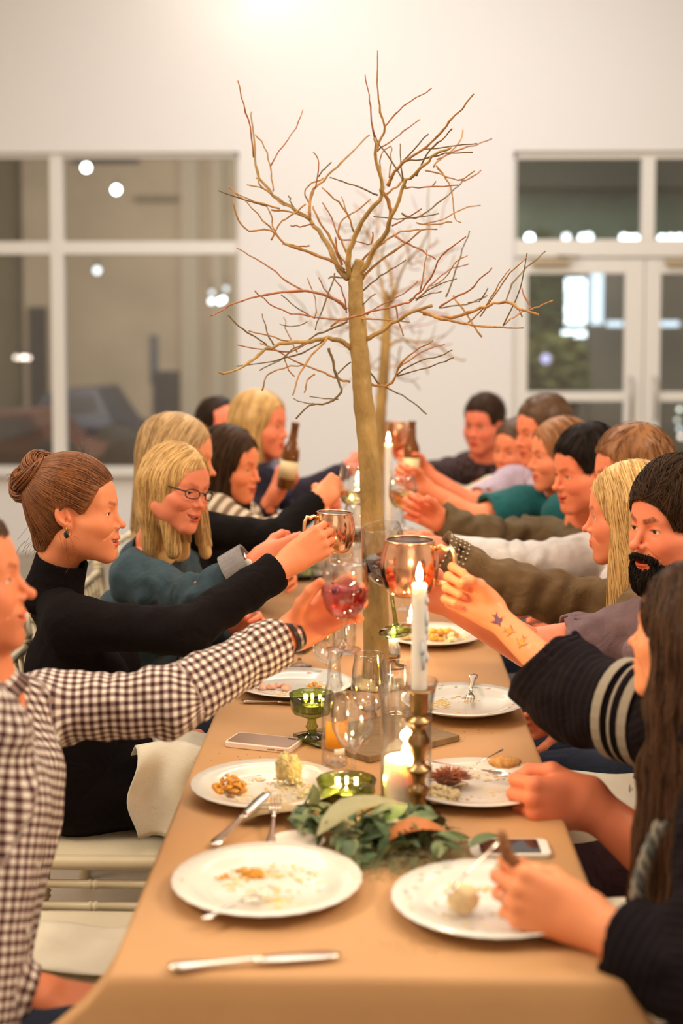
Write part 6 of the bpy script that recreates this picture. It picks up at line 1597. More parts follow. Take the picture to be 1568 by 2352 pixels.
# blonde with the bottle
L7, L7M, L7B = person('blonde woman in a blue shirt and dark vest raising a brown bottle, far left', P(598, 976, 5.12), (.92, -.38, -.05), (0, 0, 1), dict(noear=1, smile=.6, open=.0, nose=.9), (long_hair(.15, (0, 0, -1), .01, .028, 450, seed=15, back=.3), H_BLOND),
    dict(PV=V3(-.58, 5.30, .56), C=V3(-.50, 5.24, .90), NB=P(596, 1062, 5.18), fwd=V3(1, -.1, 0),
    arms=[A(P(600, 1110, 4.98), P(598, 1190, 4.85), P(632, 1136, 4.80), True, fwd=(.4, 0, 1), palm=(.7, .6, 0), end=.93, hand=dict(GRIP, s=.95)), A(P(640, 1110, 5.3), P(690, 1180, 5.2), P(740, 1160, 5.1), False, end=.95, hand=dict(REST, s=.9))],
    clothes=[dict(name='blue_shirt', mat=BLUESH, rc=.096, rw=.095, amp=.003, w=1), dict(name='dark_vest', mat=NAVY, rc=.102, rw=.10, amp=.003, w=1, ends=[.12, .12], open=.07)], trousers=('trousers', GREYT)), tone=(0.86, 0.26, 0.132), near=.5)

# ---- right side ------------------------------------------------------------
mug = P(940, 1322, 2.74)
# near woman with long brown hair
k = dict(noear=1, smile=.5, open=.0, nose=.9, brow=(.2, .1, .06))
R1, R1M, R1B = person('woman with long dark brown hair and bird tattoos on her wrist, nearest on the right', P(1592, 1462, 2.34), (-.82, .56, .08), (.05, 0, 1), k, (long_hair(.50, (-.10, -.05, -1), .0, .034, 2400, seed=16, fwd_=.01, out=.4, steps=44, rad=.0014, wave=.007), H_WAVY),
    dict(PV=V3(.76, 2.10, .56), C=V3(.70, 2.18, .86), NB=P(1600, 1640, 2.30), fwd=V3(-1, .05, 0),
    arms=[A(P(1510, 1650, 2.46), P(1330, 1600, 2.58), P(1128, 1404, 2.70), True, fwd=(-.80, -.05, .50), palm=(.35, -.90, .05), end=.70, ar=(.085, .080, .078), bare=1,
            hand=dict(curl=[(46, 98, 62), (58, 100, 62), (62, 98, 60), (56, 90, 55)], thumb=(14, 26, 30), tdz=-.55, s=.95, fr=(.026, .040), nail=(1.05, .80, .74))),
          A(P(1690, 1720, 2.02), P(1620, 2270, 1.86), P(1345, 2110, 1.97), False, fwd=(-1, .08, .30), palm=(-.15, .95, -.1), end=.86, ar=(.070, .060, .056), bare=1,
            hand=dict(curl=[(52, 62, 36), (56, 66, 38), (60, 68, 40), (64, 70, 42)], thumb=(20, 34, 26), tdz=-.8, s=1.10, fat=1.05, fr=(.030, .044)))],
    clothes=[dict(name='dark_kimono', mat=KNITR, rc=.112, rw=.12, amp=.004, w=1, flare=.010)], trousers=('trousers', JEAN)), tone=(0.88, 0.33, 0.149), near=1.0)
# bearded man
k = dict(male=1, smile=.7, open=.35, nose=1.9, brow=(.07, .04, .025), browt=.0042, browa=.9, lip=(.75, .36, .33), stubble=.55)
R2, R2M, R2B = person('bearded dark haired man in a plum henley, his ringed fist on the table', P(1548, 1206, 2.98), (-.86, -.50, -.04), (.04, 0, 1), k, (short_hair(n=3600, thick=.008, top=.009, seed=17, flow=flow_short((-.25, 1, -.25)), ds=.006, steps=12, rad=.0011, lift=.006, jit=.26, face=((0, .134, -.020), (.12, .104, .100))), H_DARK),
    dict(PV=V3(.72, 2.86, .57), C=V3(.66, 2.84, .88), NB=P(1560, 1372, 2.96), fwd=V3(-1, -.10, 0),
    arms=[A(P(1440, 1462, 3.04), P(1215, 1488, 3.02), P(1010, 1372, 2.96), True, fwd=(-.75, -.05, .62), palm=(-.15, -.90, 0), end=.32, ar=(.066, .054, .046), bare=2, hand=dict(GRIP, s=1.03, fr=(.030, .044))),
          A(P(1530, 1520, 2.62), P(1520, 1985, 2.50), P(1356, 1842, 2.53), False, fwd=(-.93, -.30, .04), palm=(-.28, .93, -.12), end=.36, ar=(.066, .052, .044), bare=2,
            hand=dict(curl=[(72, 92, 55), (76, 94, 56), (80, 94, 58), (82, 94, 58)], thumb=(34, 38, 26), tdz=-.35, s=1.24, fat=1.12, fr=(.032, .044)))],
    clothes=[dict(name='plum_henley', mat=PLUM, rc=.118, rw=.122, amp=.0070, flare=.004)], trousers=('dark_trousers', cloth('maroon_black', (.04, .018, .022)))), tone=(0.84, 0.26, 0.132), near=1.0)
# blonde in the brown jacket
R3, R3M, R3B = person('woman with long straight blonde hair over her face in a studded brown jacket', P(1445, 1182, 3.38), (-1, .16, -.06), (.05, 0, 1), dict(noear=1, smile=.3, open=.0), (long_hair(.27, (-.02, .02, -1), .0, .032, 2000, seed=18, fwd_=.030, thick=.010, rad=.0016), H_BLOND),
    dict(PV=V3(.74, 3.42, .56), C=V3(.68, 3.40, .86), NB=P(1462, 1330, 3.42), fwd=V3(-1, 0, 0),
    arms=[A(P(1370, 1392, 3.55), P(1190, 1352, 3.52), P(1000, 1262, 3.5), True, fwd=(-1, 0, -.1), end=.96, palm=(0, -.9, 0), ar=(.062, .058, .050), hand=dict(GRIP, s=.92)), A(P(1470, 1420, 3.22), P(1430, 1600, 3.2), P(1300, 1640, 3.22), False, end=.95, hand=dict(REST, s=.9))],
    clothes=[dict(name='brown_jacket', mat=BROWNJ, rc=.104, rw=.104, amp=.0075, w=1)], trousers=('jeans', JEAN)), tone=(0.86, 0.28, 0.137), near=.8)
# auburn man in white
R4, R4M, R4B = person('man with short auburn hair in a white shirt behind the long blonde hair', P(1448, 1090, 3.85), (-1, -.12, -.10), (.0, 0, 1), dict(male=1, smile=.3, open=.0, nose=1.4), (short_hair(n=900, thick=.010, top=.006, seed=19), H_RUST),
    dict(PV=V3(.78, 3.98, .57), C=V3(.74, 3.96, .90), NB=P(1470, 1215, 3.88), fwd=V3(-1, 0, 0),
    arms=[A(P(1385, 1270, 4.05), P(1220, 1290, 4.0), P(1010, 1262, 4.0), True, end=.96, palm=(0, -.9, 0), ar=(.062, .052, .046), hand=dict(GRIP)), A(P(1470, 1300, 3.72), P(1450, 1430, 3.7), P(1340, 1420, 3.72), False, end=.95, hand=dict(REST))],
    clothes=[dict(name='white_shirt', mat=WHITES, rc=.116, rw=.11, amp=.006)], trousers=('trousers', GREYT)), tone=(0.88, 0.27, 0.132), near=.65)
# dark haired man in olive
R5, R5M, R5B = person('black haired man in an olive brown jacket, smiling down the table', P(1345, 1082, 4.22), (-.92, -.38, -.14), (.06, 0, 1), dict(male=1, smile=.8, open=.1, nose=1.6, browt=.004), (short_hair(n=800, thick=.010, top=.008, seed=20), H_BLACK),
    dict(PV=V3(.74, 4.42, .57), C=V3(.68, 4.38, .88), NB=P(1345, 1210, 4.3), fwd=V3(-1, 0, 0),
    arms=[A(P(1255, 1240, 4.42), P(1120, 1230, 4.35), P(1010, 1195, 4.3), True, end=.96, fwd=(-.9, 0, .45), palm=(0, -.9, 0), ar=(.062, .054, .048), hand=dict(GRIP, s=1.05)), A(P(1340, 1280, 4.15), P(1330, 1390, 4.1), P(1240, 1380, 4.1), False, end=.95, hand=dict(REST))],
    clothes=[dict(name='olive_jacket', mat=OLIVEJ, rc=.118, rw=.112, amp=.009)], trousers=('trousers', JEAN)), tone=(0.86, 0.25, 0.116), near=.7)
# woman in teal
R6, R6M, R6B = person('light brown haired woman in a teal top behind the black haired man', P(1285, 1046, 4.72), (-.97, -.22, -.05), (.03, 0, 1), dict(noear=1, smile=.6, open=.0), (long_hair(.20, (0, 0, -1), 0, .028, 450, seed=21, back=.4), H_RUST),
    dict(PV=V3(.72, 4.92, .56), C=V3(.66, 4.86, .86), NB=P(1290, 1140, 4.76), fwd=V3(-1, 0, 0),
    arms=[A(P(1205, 1160, 4.78), P(1095, 1190, 4.70), P(972, 1118, 4.7), True, end=.40, bare=2, palm=(0, -.9, 0), fwd=(-.85, 0, .5), ar=(.066, .050, .04), hand=dict(GRIP, s=.92)), A(P(1290, 1180, 4.6), P(1270, 1290, 4.6), P(1200, 1280, 4.6), False, end=.95, hand=dict(REST, s=.9))],
    clothes=[dict(name='teal_top', mat=TEAL, rc=.104, rw=.104, amp=.004, w=1, flare=.008)], trousers=('trousers', GREYT)), tone=(0.89, 0.29, 0.137), near=.5)
# man in lavender
R7, R7M, R7B = person('brown haired man in a lavender shirt, far right', P(1246, 992, 5.1), (-.90, -.42, -.10), (.05, 0, 1), dict(male=1, smile=.6, open=.1, nose=1.2), (short_hair(n=500, thick=.009, top=.006, seed=22), H_MID),
    dict(PV=V3(.70, 5.32, .58), C=V3(.64, 5.24, .92), NB=P(1250, 1080, 5.16), fwd=V3(-1, 0, 0),
    arms=[A(P(1180, 1110, 5.2), P(1085, 1160, 5.1), P(975, 1085, 5.1), True, end=.42, bare=2, palm=(0, -.9, 0), fwd=(-.8, 0, .55), ar=(.062, .052, .04), hand=dict(GRIP)), A(P(1250, 1130, 5.0), P(1230, 1230, 4.95), P(1170, 1220, 5), False, end=.95, hand=dict(REST))],
    clothes=[dict(name='lavender_shirt', mat=LAV, rc=.114, rw=.11, amp=.004)], trousers=('trousers', JEAN)), tone=(0.88, 0.26, 0.124), near=.45)
# woman in cream
R8, R8M, R8B = person('woman with swept back hair in a cream top beside the plaid man', P(1188, 1034, 5.45), (-.72, -.70, -.05), (.10, 0, 1), dict(smile=.9, open=.3), (long_hair(.12, (0, -.2, -1), 0, .022, 350, seed=23, back=.5), H_MID),
    dict(PV=V3(.66, 5.72, .56), C=V3(.60, 5.64, .88), NB=P(1190, 1112, 5.52), fwd=V3(-1, -.2, 0),
    arms=[A(P(1130, 1128, 5.5), P(1062, 1150, 5.4), P(985, 1100, 5.4), True, end=.80, palm=(0, -.9, 0), hand=dict(GRIP, s=.9)), A(P(1190, 1160, 5.35), P(1170, 1240, 5.3), P(1120, 1230, 5.3), False, end=.95, hand=dict(REST, s=.9))],
    clothes=[dict(name='cream_top', mat=CREAMT, rc=.10, rw=.10, amp=.003, w=1)], trousers=('trousers', GREYT)), tone=(0.88, 0.28, 0.129), near=.45)
# plaid man at the end
R9, R9M, R9B = person('broad man in a black plaid shirt at the far end of the table', P(1110, 975, 6.05), (-.52, -.85, -.10), (.05, 0, 1), dict(male=1, smile=.3, open=.0, nose=1.1), (short_hair(n=450, thick=.009, top=.006, seed=24), H_DARK),
    dict(PV=V3(.56, 6.45, .58), C=V3(.52, 6.38, .94), NB=P(1110, 1062, 6.12), fwd=V3(-.5, -.85, 0),
    arms=[A(P(1030, 1082, 6.0), P(965, 1092, 5.70), P(925, 1045, 5.50), True, end=.93, palm=(-.3, -.9, 0), fwd=(-.3, -.2, 1), hand=dict(GRIP, s=1.02)), A(P(1160, 1090, 6.15), P(1170, 1180, 6.0), P(1110, 1190, 5.8), False, end=.95, hand=dict(REST))],
    clothes=[dict(name='plaid_shirt', mat=PLAID, rc=.122, rw=.118, amp=.004)], trousers=('trousers', JEAN)), tone=(0.86, 0.23, 0.116), near=.5)

# ---- things worn: parts of their person --------------------------------------
def wtube(root, name, pts, r, m, n=8, flat=1.0): q = MB(); q.tube(pts, r, n, flat=flat); return world_child(q, name, m, root)
def ring_pts(c, ax, r, n=20, ex=1.0, ref=None):
    ax = Vector(ax).normalized(); u = Vector(ref) if ref is not None else ax.orthogonal(); u = (u - ax * u.dot(ax)).normalized(); v = ax.cross(u)
    return [Vector(c) + u * r * ex * math.cos(2 * PI * k / n) + v * r * math.sin(2 * PI * k / n) for k in range(n + 1)]
def band(root, name, c, ax, r, w_, t, m, ex=1.0, ref=None, n=28):
    ax = Vector(ax).normalized(); vs = []; fs = []
    for o_, rr in ((-w_ / 2, r), (w_ / 2, r), (w_ / 2, r + t), (-w_ / 2, r + t)):
        vs += [p + ax * o_ for p in ring_pts(c, ax, rr, n, ex, ref)[:-1]]
    for j in range(4):
        for k in range(n): fs.append((j * n + k, j * n + (k + 1) % n, ((j + 1) % 4) * n + (k + 1) % n, ((j + 1) % 4) * n + k))
    q = MB(); q.add(vs, fs); return world_child(q, name, m, root, False)
# wristwatch
a = L1B['arms'][0]; ax = (a['W'] - a['E']).normalized(); wc = a['W'] - ax * .012; strap = mat('black_strap', (.02, .018, .016), .4)
wo = band(L1, 'wristwatch', wc, ax, .0295, .022, .0035, strap, 1.14, (0, 1, .3))
band(L1, 'watch_buckle', wc + ax * .0, ax, .0325, .006, .0022, mat('steel', (.7, .65, .58), .2, 1), 1.12, (0, 1, .3))
# buttons and placket of the gingham shirt
C_ = L1B['C']; PV_ = L1B['PV']
for i in range(5):
    t = i / 4; c = (C_ + V3(0, 0, .10)).lerp(PV_ + V3(0, 0, .10), t) + V3(.128, -.045, 0); q = MB(); q.lathe([(0, 0), (.005, 0), (.005, .002), (0, .002)], c, 12, Matrix.Rotation(PI / 2, 3, 'Y')); world_child(q, 'button', mat('button_white', (.8, .76, .68), .3), L1)
# turtleneck collar
def collar(root, B, m, r=.058, h=.07, name='collar', tilt=.02):
    a = B['NB'] - V3(0, 0, .025); b = a.lerp(B['NK'], min(1, h / (B['NK'] - a).length)); pts = []; q = MB(); d = (b - a).normalized()
    M = Matrix.Translation(a) @ d.to_track_quat('Z', 'Y').to_matrix().to_4x4()
    q.lathe([(r + .022, -.012), (r + .008, .012), (r, h * .5), (r - .003, h * .96), (r - .004, h), (r - .008, h * .98), (r - .008, h * .5), (r, .0)], n=36)
    q.v = [tuple(M @ (Vector(v) + Vector((.002 * noise.noise(Vector(v) * 40), .002 * noise.noise(Vector(v) * 40 + Vector((9, 0, 0))), 0)))) for v in q.v]
    o = world_child(q, name, m, root); n_ = len(o.data.vertices); at_ = o.data.attributes.new('cloth', 'FLOAT_VECTOR', 'POINT')
    at_.data.foreach_set('vector', [c_ for i in range(n_) for c_ in ((i // 36) * .012 * .8, (i % 36) / 36 * 2 * PI * r, 0)]); return o
collar(L2, L2B, BLACKK, .064, .105, 'turtleneck_collar')
for (rt, B, m) in ((L1, L1B, GING), (L3, L3B, DENIM), (R4, R4B, WHITES), (R5, R5B, OLIVEJ), (R7, R7B, LAV), (R9, R9B, PLAID), (L7, L7B, BLUESH)): collar(rt, B, m, .068, .045)
# bun
HM = H_BROWN; q = MB(); rs = random.Random(4); bc = Vector((.0, -.092, .080))
def coil(c, ax, r, th, turns, n, off):
    ax = Vector(ax).normalized(); u = ax.orthogonal().normalized(); v = ax.cross(u)
    for s_ in range(n):
        ph = rs.uniform(0, 6.28); rr = r * rs.uniform(.7, 1.12); ho = rs.uniform(-th, th); pts = []; m_ = 22; a0 = rs.uniform(0, 6.28); tw = rs.uniform(.6, 1) * turns
        for i in range(m_):
            t = i / (m_ - 1); a_ = a0 + t * tw * 2 * PI; tube_ = Vector((math.cos(ph + t * 5), math.sin(ph + t * 5), 0)) * th
            pts.append(L2M @ (Vector(c) + (u * math.cos(a_) + v * math.sin(a_)) * (rr + tube_.x) + ax * (tube_.y + ho * .3)))
        rad = .0019 * rs.uniform(.5, 1.3); q.tube(pts, [rad * .4] + [rad] * (m_ - 2) + [rad * .3], 5)
coil(bc + Vector((0, -.004, .010)), (.25, -.5, .8), .036, .018, 1.1, 130, 0)
coil(bc + Vector((0, .012, .024)), (.6, .4, .5), .026, .015, 1.0, 90, 0)
coil(bc + Vector((0, -.018, -.012)), (.9, -.3, .3), .030, .016, .9, 90, 0)
coil(bc + Vector((0, .0, -.040)), (.2, -1, .2), .020, .017, .8, 80, 0)
core = MB(); core.sph(tuple(L2M @ bc), (.036, .036, .036), 16, 10); core.sph(tuple(L2M @ (bc + Vector((0, .015, .02)))), .026, 14, 8); core.sph(tuple(L2M @ (bc + Vector((0, -.015, -.025)))), .028, 14, 8); q.add(core.v, core.f)
world_child(q, 'hair_bun', HM, L2)
q = MB()
for i in range(70):  # loose wisps
    src = rs.choice([((0, -.13, .08), (-.3, -1, .2)), ((.0, -.10, -.06), (0, -.6, -1)), ((.055, .02, .115), (0, .5, .9)), ((.07, .0, -.05), (.3, .1, -1)), ((0, .02, .125), (0, -.2, 1))])
    p = Vector(src[0]) + Vector((rs.gauss(0, .02), rs.gauss(0, .012), rs.gauss(0, .015))); d = (Vector(src[1]) + Vector((rs.gauss(0, .4), rs.gauss(0, .4), rs.gauss(0, .4)))).normalized(); pts = []; L_ = rs.uniform(.02, .06)
    bend = Vector((rs.gauss(0, .6), rs.gauss(0, .4), -.9)); 
    for j in range(7): pts.append(L2M @ p); d = (d + bend * .16).normalized(); p = p + d * L_ / 6
    q.tube(pts, [.0004] * 6 + [.0002], 3)
o = world_child(q, 'loose_hair', HM, L2); o['kind'] = 'stuff'
# earring on her near ear
e = L2M @ Vector((.078, -.004, -.040)); q = MB(); q.sph(tuple(e), (.0055, .0045, .0085), 12, 8); world_child(q, 'earring', mat('dark_stone', (.01, .02, .015), .08), L2); q = MB(); q.tube(ring_pts(e + V3(0, .001, 0), (0, 1, 0), .0075, 16, .75), .0013, 5); q.tube([e + V3(0, 0, .008), e + V3(0, 0, .016)], .0010, 5); world_child(q, 'earring_setting', mat('gold', (.9, .6, .2), .2, 1), L2)
# glasses
def hp(M, *v): return M @ Vector(v)
fmk = mat('dark_frame', (.04, .02, .015), .25)
for s_ in (-1, 1):
    pts = [hp(L3M, s_ * (.033 + .021 * math.copysign(abs(math.cos(a)) ** .7, math.cos(a))), .0985 - .007 * (math.cos(a) * 1 + .3), -.002 + .0125 * math.copysign(abs(math.sin(a)) ** .7, math.sin(a))) for a in [2 * PI * k / 24 for k in range(25)]]
    wtube(L3, 'glasses_rim', pts, .0016, fmk, 6)
    wtube(L3, 'glasses_temple', [hp(L3M, s_ * .054, .090, .003), hp(L3M, s_ * .072, .060, .006), hp(L3M, s_ * .0765, .0, .012), hp(L3M, s_ * .077, -.02, .004)], .0022, fmk, 6)
wtube(L3, 'glasses_bridge', [hp(L3M, -.012, .1, .002), hp(L3M, 0, .103, .005), hp(L3M, .012, .1, .002)], .0016, fmk, 6)
# rolled denim cuff and bracelets
a = L3B['arms'][0]; ax = (a['W'] - a['E']).normalized(); en = a['E'].lerp(a['W'], .68)
band(L3, 'rolled_cuff', en, ax, .052, .062, .005, cloth('denim_back', (.26, .24, .24)), 1.0, (0, 1, 0))
wtube(L3, 'bracelet', ring_pts(a['W'] - ax * .03, ax, .031, 24), .0028, mat('silver_chain', (.85, .78, .7), .2, 1), 6)
q = MB(); q.sph(tuple(a['W'] - ax * .035 + V3(0, -.030, .012)), (.010, .004, .009), 10, 6); world_child(q, 'bracelet_charm', mat('pearl', (.85, .8, .75), .2), L3)
# wedding ring on the fist, finger ring on the raised hand: bands near the ring finger's first joint
def hand_local(a, v):
    y = Vector(a.get('fwd', a['W'] - a['E'])).normalized(); z = -Vector(a['palm']); z = (z - y * z.dot(y)).normalized(); x = y.cross(z); M = Matrix((x, y, z)).transposed()
    v = Vector(v); 
    if not a['right']: v.x = -v.x
    return a['W'] + M @ v, M
for (rt, a, fi, s_) in ((R2, R2B['arms'][1], 2, 1.16), (R1, R1B['arms'][1], 2, 1.10)):
    c1 = R(a['hand']['curl'][fi][0]); kn = Vector([(-.030, .090, .004), (-.010, .094, .006), (.010, .090, .005), (.029, .082, .001)][fi]) * s_
    d = Vector((0, math.cos(c1), -math.sin(c1))); c, M = hand_local(a, kn + d * .024 * s_); dw = M @ d
    wtube(rt, 'ring', ring_pts(c, dw, .0102 * s_, 22), .0016, mat('ring_steel', (.75, .70, .66), .15, 1), 6)
# beard and moustache of the dark haired man
def beard_fn(p):
    q = p.copy(); q[:, 0] = np.abs(q[:, 0])
    d = cap(q, (.058, .012, -.050), (.030, .066, -.100), .016, .020); d = smin(d, ell(q, (0, .074, -.112), (.030, .026, .030)), .02); d = smin(d, ell(q, (0, .055, -.115), (.040, .035, .022)), .02)
    d = smin(d, cap(q, (.033, .076, -.085), (.020, .085, -.096), .010, .010), .01)
    ms = cap(q, (.003, .0985, -.0535), (.026, .086, -.060), .0055, .006); ms = smin(ms, cap(q, (.026, .086, -.060), (.034, .074, -.082), .006, .009), .008)
    d = smin(d, ms, .006)
    d = smax(d, -ell(q, (0, .098, -.073), (.021, .022, .0085)), .004)
    return d + .0012 * vn(p * A3((1, 1, .4)), 260.)
Mn = np.array(R2M.to_3x3(), f32); tr = A3(R2M.translation)
V, F = mesh_sdf(beard_fn, (-.08, -.02, -.16), (.08, .12, -.03), .0028); V1 = V
rs_ = np.random.RandomState(6); st = V[rs_.randint(0, len(V), 1300)]
V2, F2 = strands(beard_fn, st, lambda p: np.stack([p[:, 0] * 3, np.full(len(p), .35), np.full(len(p), -1.)], 1).astype(f32), 7, .0045, .0022, .0012, seed=3, jit=.35)
Vj, Fj, _ = join([(V1 @ Mn.T + tr, F, np.ones((len(V1), 3))), (V2 @ Mn.T + tr, F2, np.ones((len(V2), 3)))])
np_mesh('beard', Vj, Fj, H_BLACK, R2)
# bird tattoos on the raised forearm: flat ink shapes lying on the skin
a = R1B['arms'][0]; ax = (a['W'] - a['E']).normalized(); vw = (CAM - a['W']).normalized(); vw = (vw - ax * vw.dot(ax)).normalized(); sd_ = ax.cross(vw)
bird = [(0, .013), (.0028, .006), (.006, .005), (.014, -.002), (.0050, -.001), (.0028, -.006), (.0052, -.014), (0, -.009), (-.0052, -.014), (-.0028, -.006), (-.0050, -.001), (-.013, -.004), (-.006, .004), (-.0028, .006)]
def fore_hit(t, s_):
    """point on the skin of the forearm seen from the palm side"""
    base = a['W'] - ax * t + sd_ * s_; r = .0245 + .016 * t / .25
    h = math.sqrt(max(r * r - s_ * s_, 1e-6)); return base + vw * h
bv = bpy.data.objects[R1.name]; body1 = [c for c in R1.children if c.name.startswith('body')][0]
bpy.context.view_layer.update()
def snap(pt):
    Mi = body1.matrix_world.inverted(); o_ = Mi @ (pt + vw * .08); d_ = (Mi.to_3x3() @ -vw).normalized(); ok, loc, nr, _ = body1.ray_cast(o_, d_)
    return (body1.matrix_world @ loc + vw * .0006) if ok else pt
for i, (t, s_, c_, rot, sz) in enumerate([(.030, -.004, (.14, .05, .13), 20, 1.15), (.062, -.003, (.62, .25, .03), -30, .95), (.094, -.002, (.66, .30, .04), 70, 1.05)]):
    for nm, kk, col in (('bird_tattoo_edge', 1.0, (.12, .04, .05)), ('bird_tattoo', .80, c_)):
        vs = []; ca, sa = math.cos(R(rot)), math.sin(R(rot)); lift = .0 if kk == 1 else .0005
        for (x, y) in [(0, 0)] + bird: X_, Y_ = (x * ca - y * sa) * sz * kk, (x * sa + y * ca) * sz * kk; vs.append(snap(fore_hit(t + Y_, s_ + X_)) + vw * lift)
        q = MB(); q.add(vs, [(0, 1 + j, 1 + (j + 1) % 14) for j in range(14)]); world_child(q, nm, mat('ink_%d%.0f' % (i, kk * 100), col, .5), R1, False)
# stripes of pale wool on the kimono shoulder
for j in range(3):
    S_, E_ = R1B['arms'][0]['S'], R1B['arms'][0]['E']; c = S_.lerp(E_, .08 + .16 * j); band(R1, 'pale_stripe', c, (E_ - S_), .0905, .018 if j % 2 == 0 else .005, .0015, mat('pale_wool', (.27, .24, .19), .9), 1.0, (0, 1, 0))
# studded cuff and epaulette
a = R3B['arms'][0]; ax = (a['W'] - a['E']).normalized(); q = MB()
for j in range(5):
    for i, p in enumerate(ring_pts(a['W'] - ax * (.02 + .012 * j), ax, .050, 22)[:-1]): q.sph(tuple(p), .0036, 6, 4)
o = world_child(q, 'cuff_studs', mat('stud', (.6, .5, .38), .3, .8), R3); o['kind'] = 'stuff'

# ---- things held ---------------------------------------------------------------
ghost = V3(0, 0, 1)
wine_glass(P(789, 1492, 2.66) + V3(0, 0, .0), (.02, .0, 1), 'goblet of pink drink with a berry held by the gingham man', [(r * 1.02, z * 1.05) for r, z in BOWL_GOB], .058, .033, liquid=(PINK, .064))
b_ = P(771, 1357, 2.615); o = MB(); o.sph((0, 0, 0), .0085, 16, 10); o = o.build('berry', mat('cranberry', (.12, .01, .03), .2)); o.location = b_; tag(o, 'dark berry floating in the pink drink', 'berry')
ft = P(912, 1450, 2.88); tp = P(868, 1168, 2.84); ax = (tp - ft).normalized()
wine_glass(ft, ax, 'tilted red wine glass with a green stem and foot, raised mid toast', [(r * 1.06, z * 1.02) for r, z in BOWL_WINE], .100, .038, stem_m=GREEN, liquid=(RED, .058))
copper_mug(P(939, 1366, 2.72), (0.01, -.03, 1), (.98, -.25, 0), 'big shiny copper mug lit by the candle, raised at the centre', 1.19)
copper_mug(P(765, 1268, 3.30), (.04, 0, 1), (-.9, -.45, 0), 'smaller copper mug held by the woman with the bun', 1.04)
copper_mug(P(906, 1026, 5.42), (.05, 0, 1), (.9, -.3, 0), 'blurred copper mug raised highest at the far end', 1.05)
beer(P(655, 1122, 4.76), (.16, 0, 1), 'brown bottle held up by the blonde woman in blue')
beer(P(943, 1112, 5.05), (.02, 0, 1), 'brown bottle held up right of the trunk')
wine_glass(P(812, 1212, 4.15), (0, 0, 1), 'goblet of white wine raised left of the trunk', [(r, z) for r, z in BOWL_WINE], .06, .034, liquid=(WHITEW, .05))
wine_glass(P(820, 1300, 3.75), (.05, 0, 1), 'glass of dark red wine raised behind the small copper mug', [(r, z) for r, z in BOWL_GOB], .06, .034, liquid=(RED, .035))
wine_glass(P(925, 1215, 4.4), (0, 0, 1), 'goblet of yellow wine raised right of the trunk', [(r, z) for r, z in BOWL_GOB], .06, .034, liquid=(WHITEW, .06))
# fork and bread held by the near woman
hc, M_ = hand_local(R1B['arms'][1], (-.035, .085, -.03))
cutlery('fork', P(1152, 1930, 2.05), PZ(1002, 2084, .776), 'fork gripped by the near right hand, pointing at the roll')
q = MB(); vs = []; 
for i, (px, py) in enumerate([(1142, 1915), (1162, 1912), (1178, 1960), (1200, 1985), (1180, 2000), (1150, 1975)]): vs.append(P(px, py, 1.985))
vs += [v + V3(0, .016, 0) for v in vs]; q.add(vs, [tuple(range(6))[::-1], tuple(range(6, 12))] + [(i, (i + 1) % 6, 6 + (i + 1) % 6, 6 + i) for i in range(6)])
cc = vs[0].copy(); o = q.build('bread_crust', mat('rye_brown', (.30, .13, .05), .8, var=.3, vscale=60, bump=.5, bscale=90)); o.data.transform(Matrix.Translation(-cc)); o.location = cc; bvm = o.modifiers.new('b', 'BEVEL'); bvm.width = .004; bvm.segments = 2
tag(o, 'piece of dark brown bread held in the near right hand', 'bread')
# napkins -------------------------------------------------------------------------
LINEN = cloth('ivory_linen', (.84, .77, .62), bs=700, wr=.10, var=.03)
def napkin(lab, fnp, nu, nv, loc):
    q = MB(); vs = [fnp(i / (nu - 1), j / (nv - 1)) for i in range(nu) for j in range(nv)]; fs = [(i * nv + j, (i + 1) * nv + j, (i + 1) * nv + j + 1, i * nv + j + 1) for i in range(nu - 1) for j in range(nv - 1)]
    q.add([Vector(v) - Vector(loc) for v in vs], fs); o = q.build('napkin', LINEN); o.location = loc; s_ = o.modifiers.new('s', 'SOLIDIFY'); s_.thickness = .002; s_.offset = 1; tag(o, lab, 'napkin'); return o
def lap(u, v):
    # lies over the thighs and hangs towards the camera
    x = -.525 + .23 * u; s_ = v * .40; top = .672 + .012 * math.sin(u * 5) + .006 * noise.noise(Vector((u * 3, v * 3, 2))); flat = .17; y0 = 3.26
    if s_ < flat: return (x + .02 * math.sin(v * 9), y0 - s_, top)
    d = s_ - flat; r_ = .05; a_ = min(d / r_, PI / 2 * .9); yy = y0 - flat - r_ * math.sin(a_) ; zz = top - r_ * (1 - math.cos(a_)) - max(0, d - r_ * PI / 2 * .9)
    k_ = max(0, (.5 - abs(u - .62)) ); return (x + .012 * math.sin(v * 14 + u * 3), yy - .012 * math.sin(u * 11 + v * 3), zz * 1.0 - .05 * k_ * (d / .23) + .03)
napkin('ivory linen napkin over the lap of the woman with the bun', lap, 26, 34, (-.45, 3.1, .6))
napkin('white napkin spread on the empty near left chair', lambda u, v: (-.74 + .34 * u + .02 * math.sin(v * 5), 2.42 + .20 * v + .015 * math.sin(u * 6), .493 + .004 * math.sin(u * 14) * math.sin(v * 9) - .0 * u), 20, 14, (-.6, 2.52, .47))

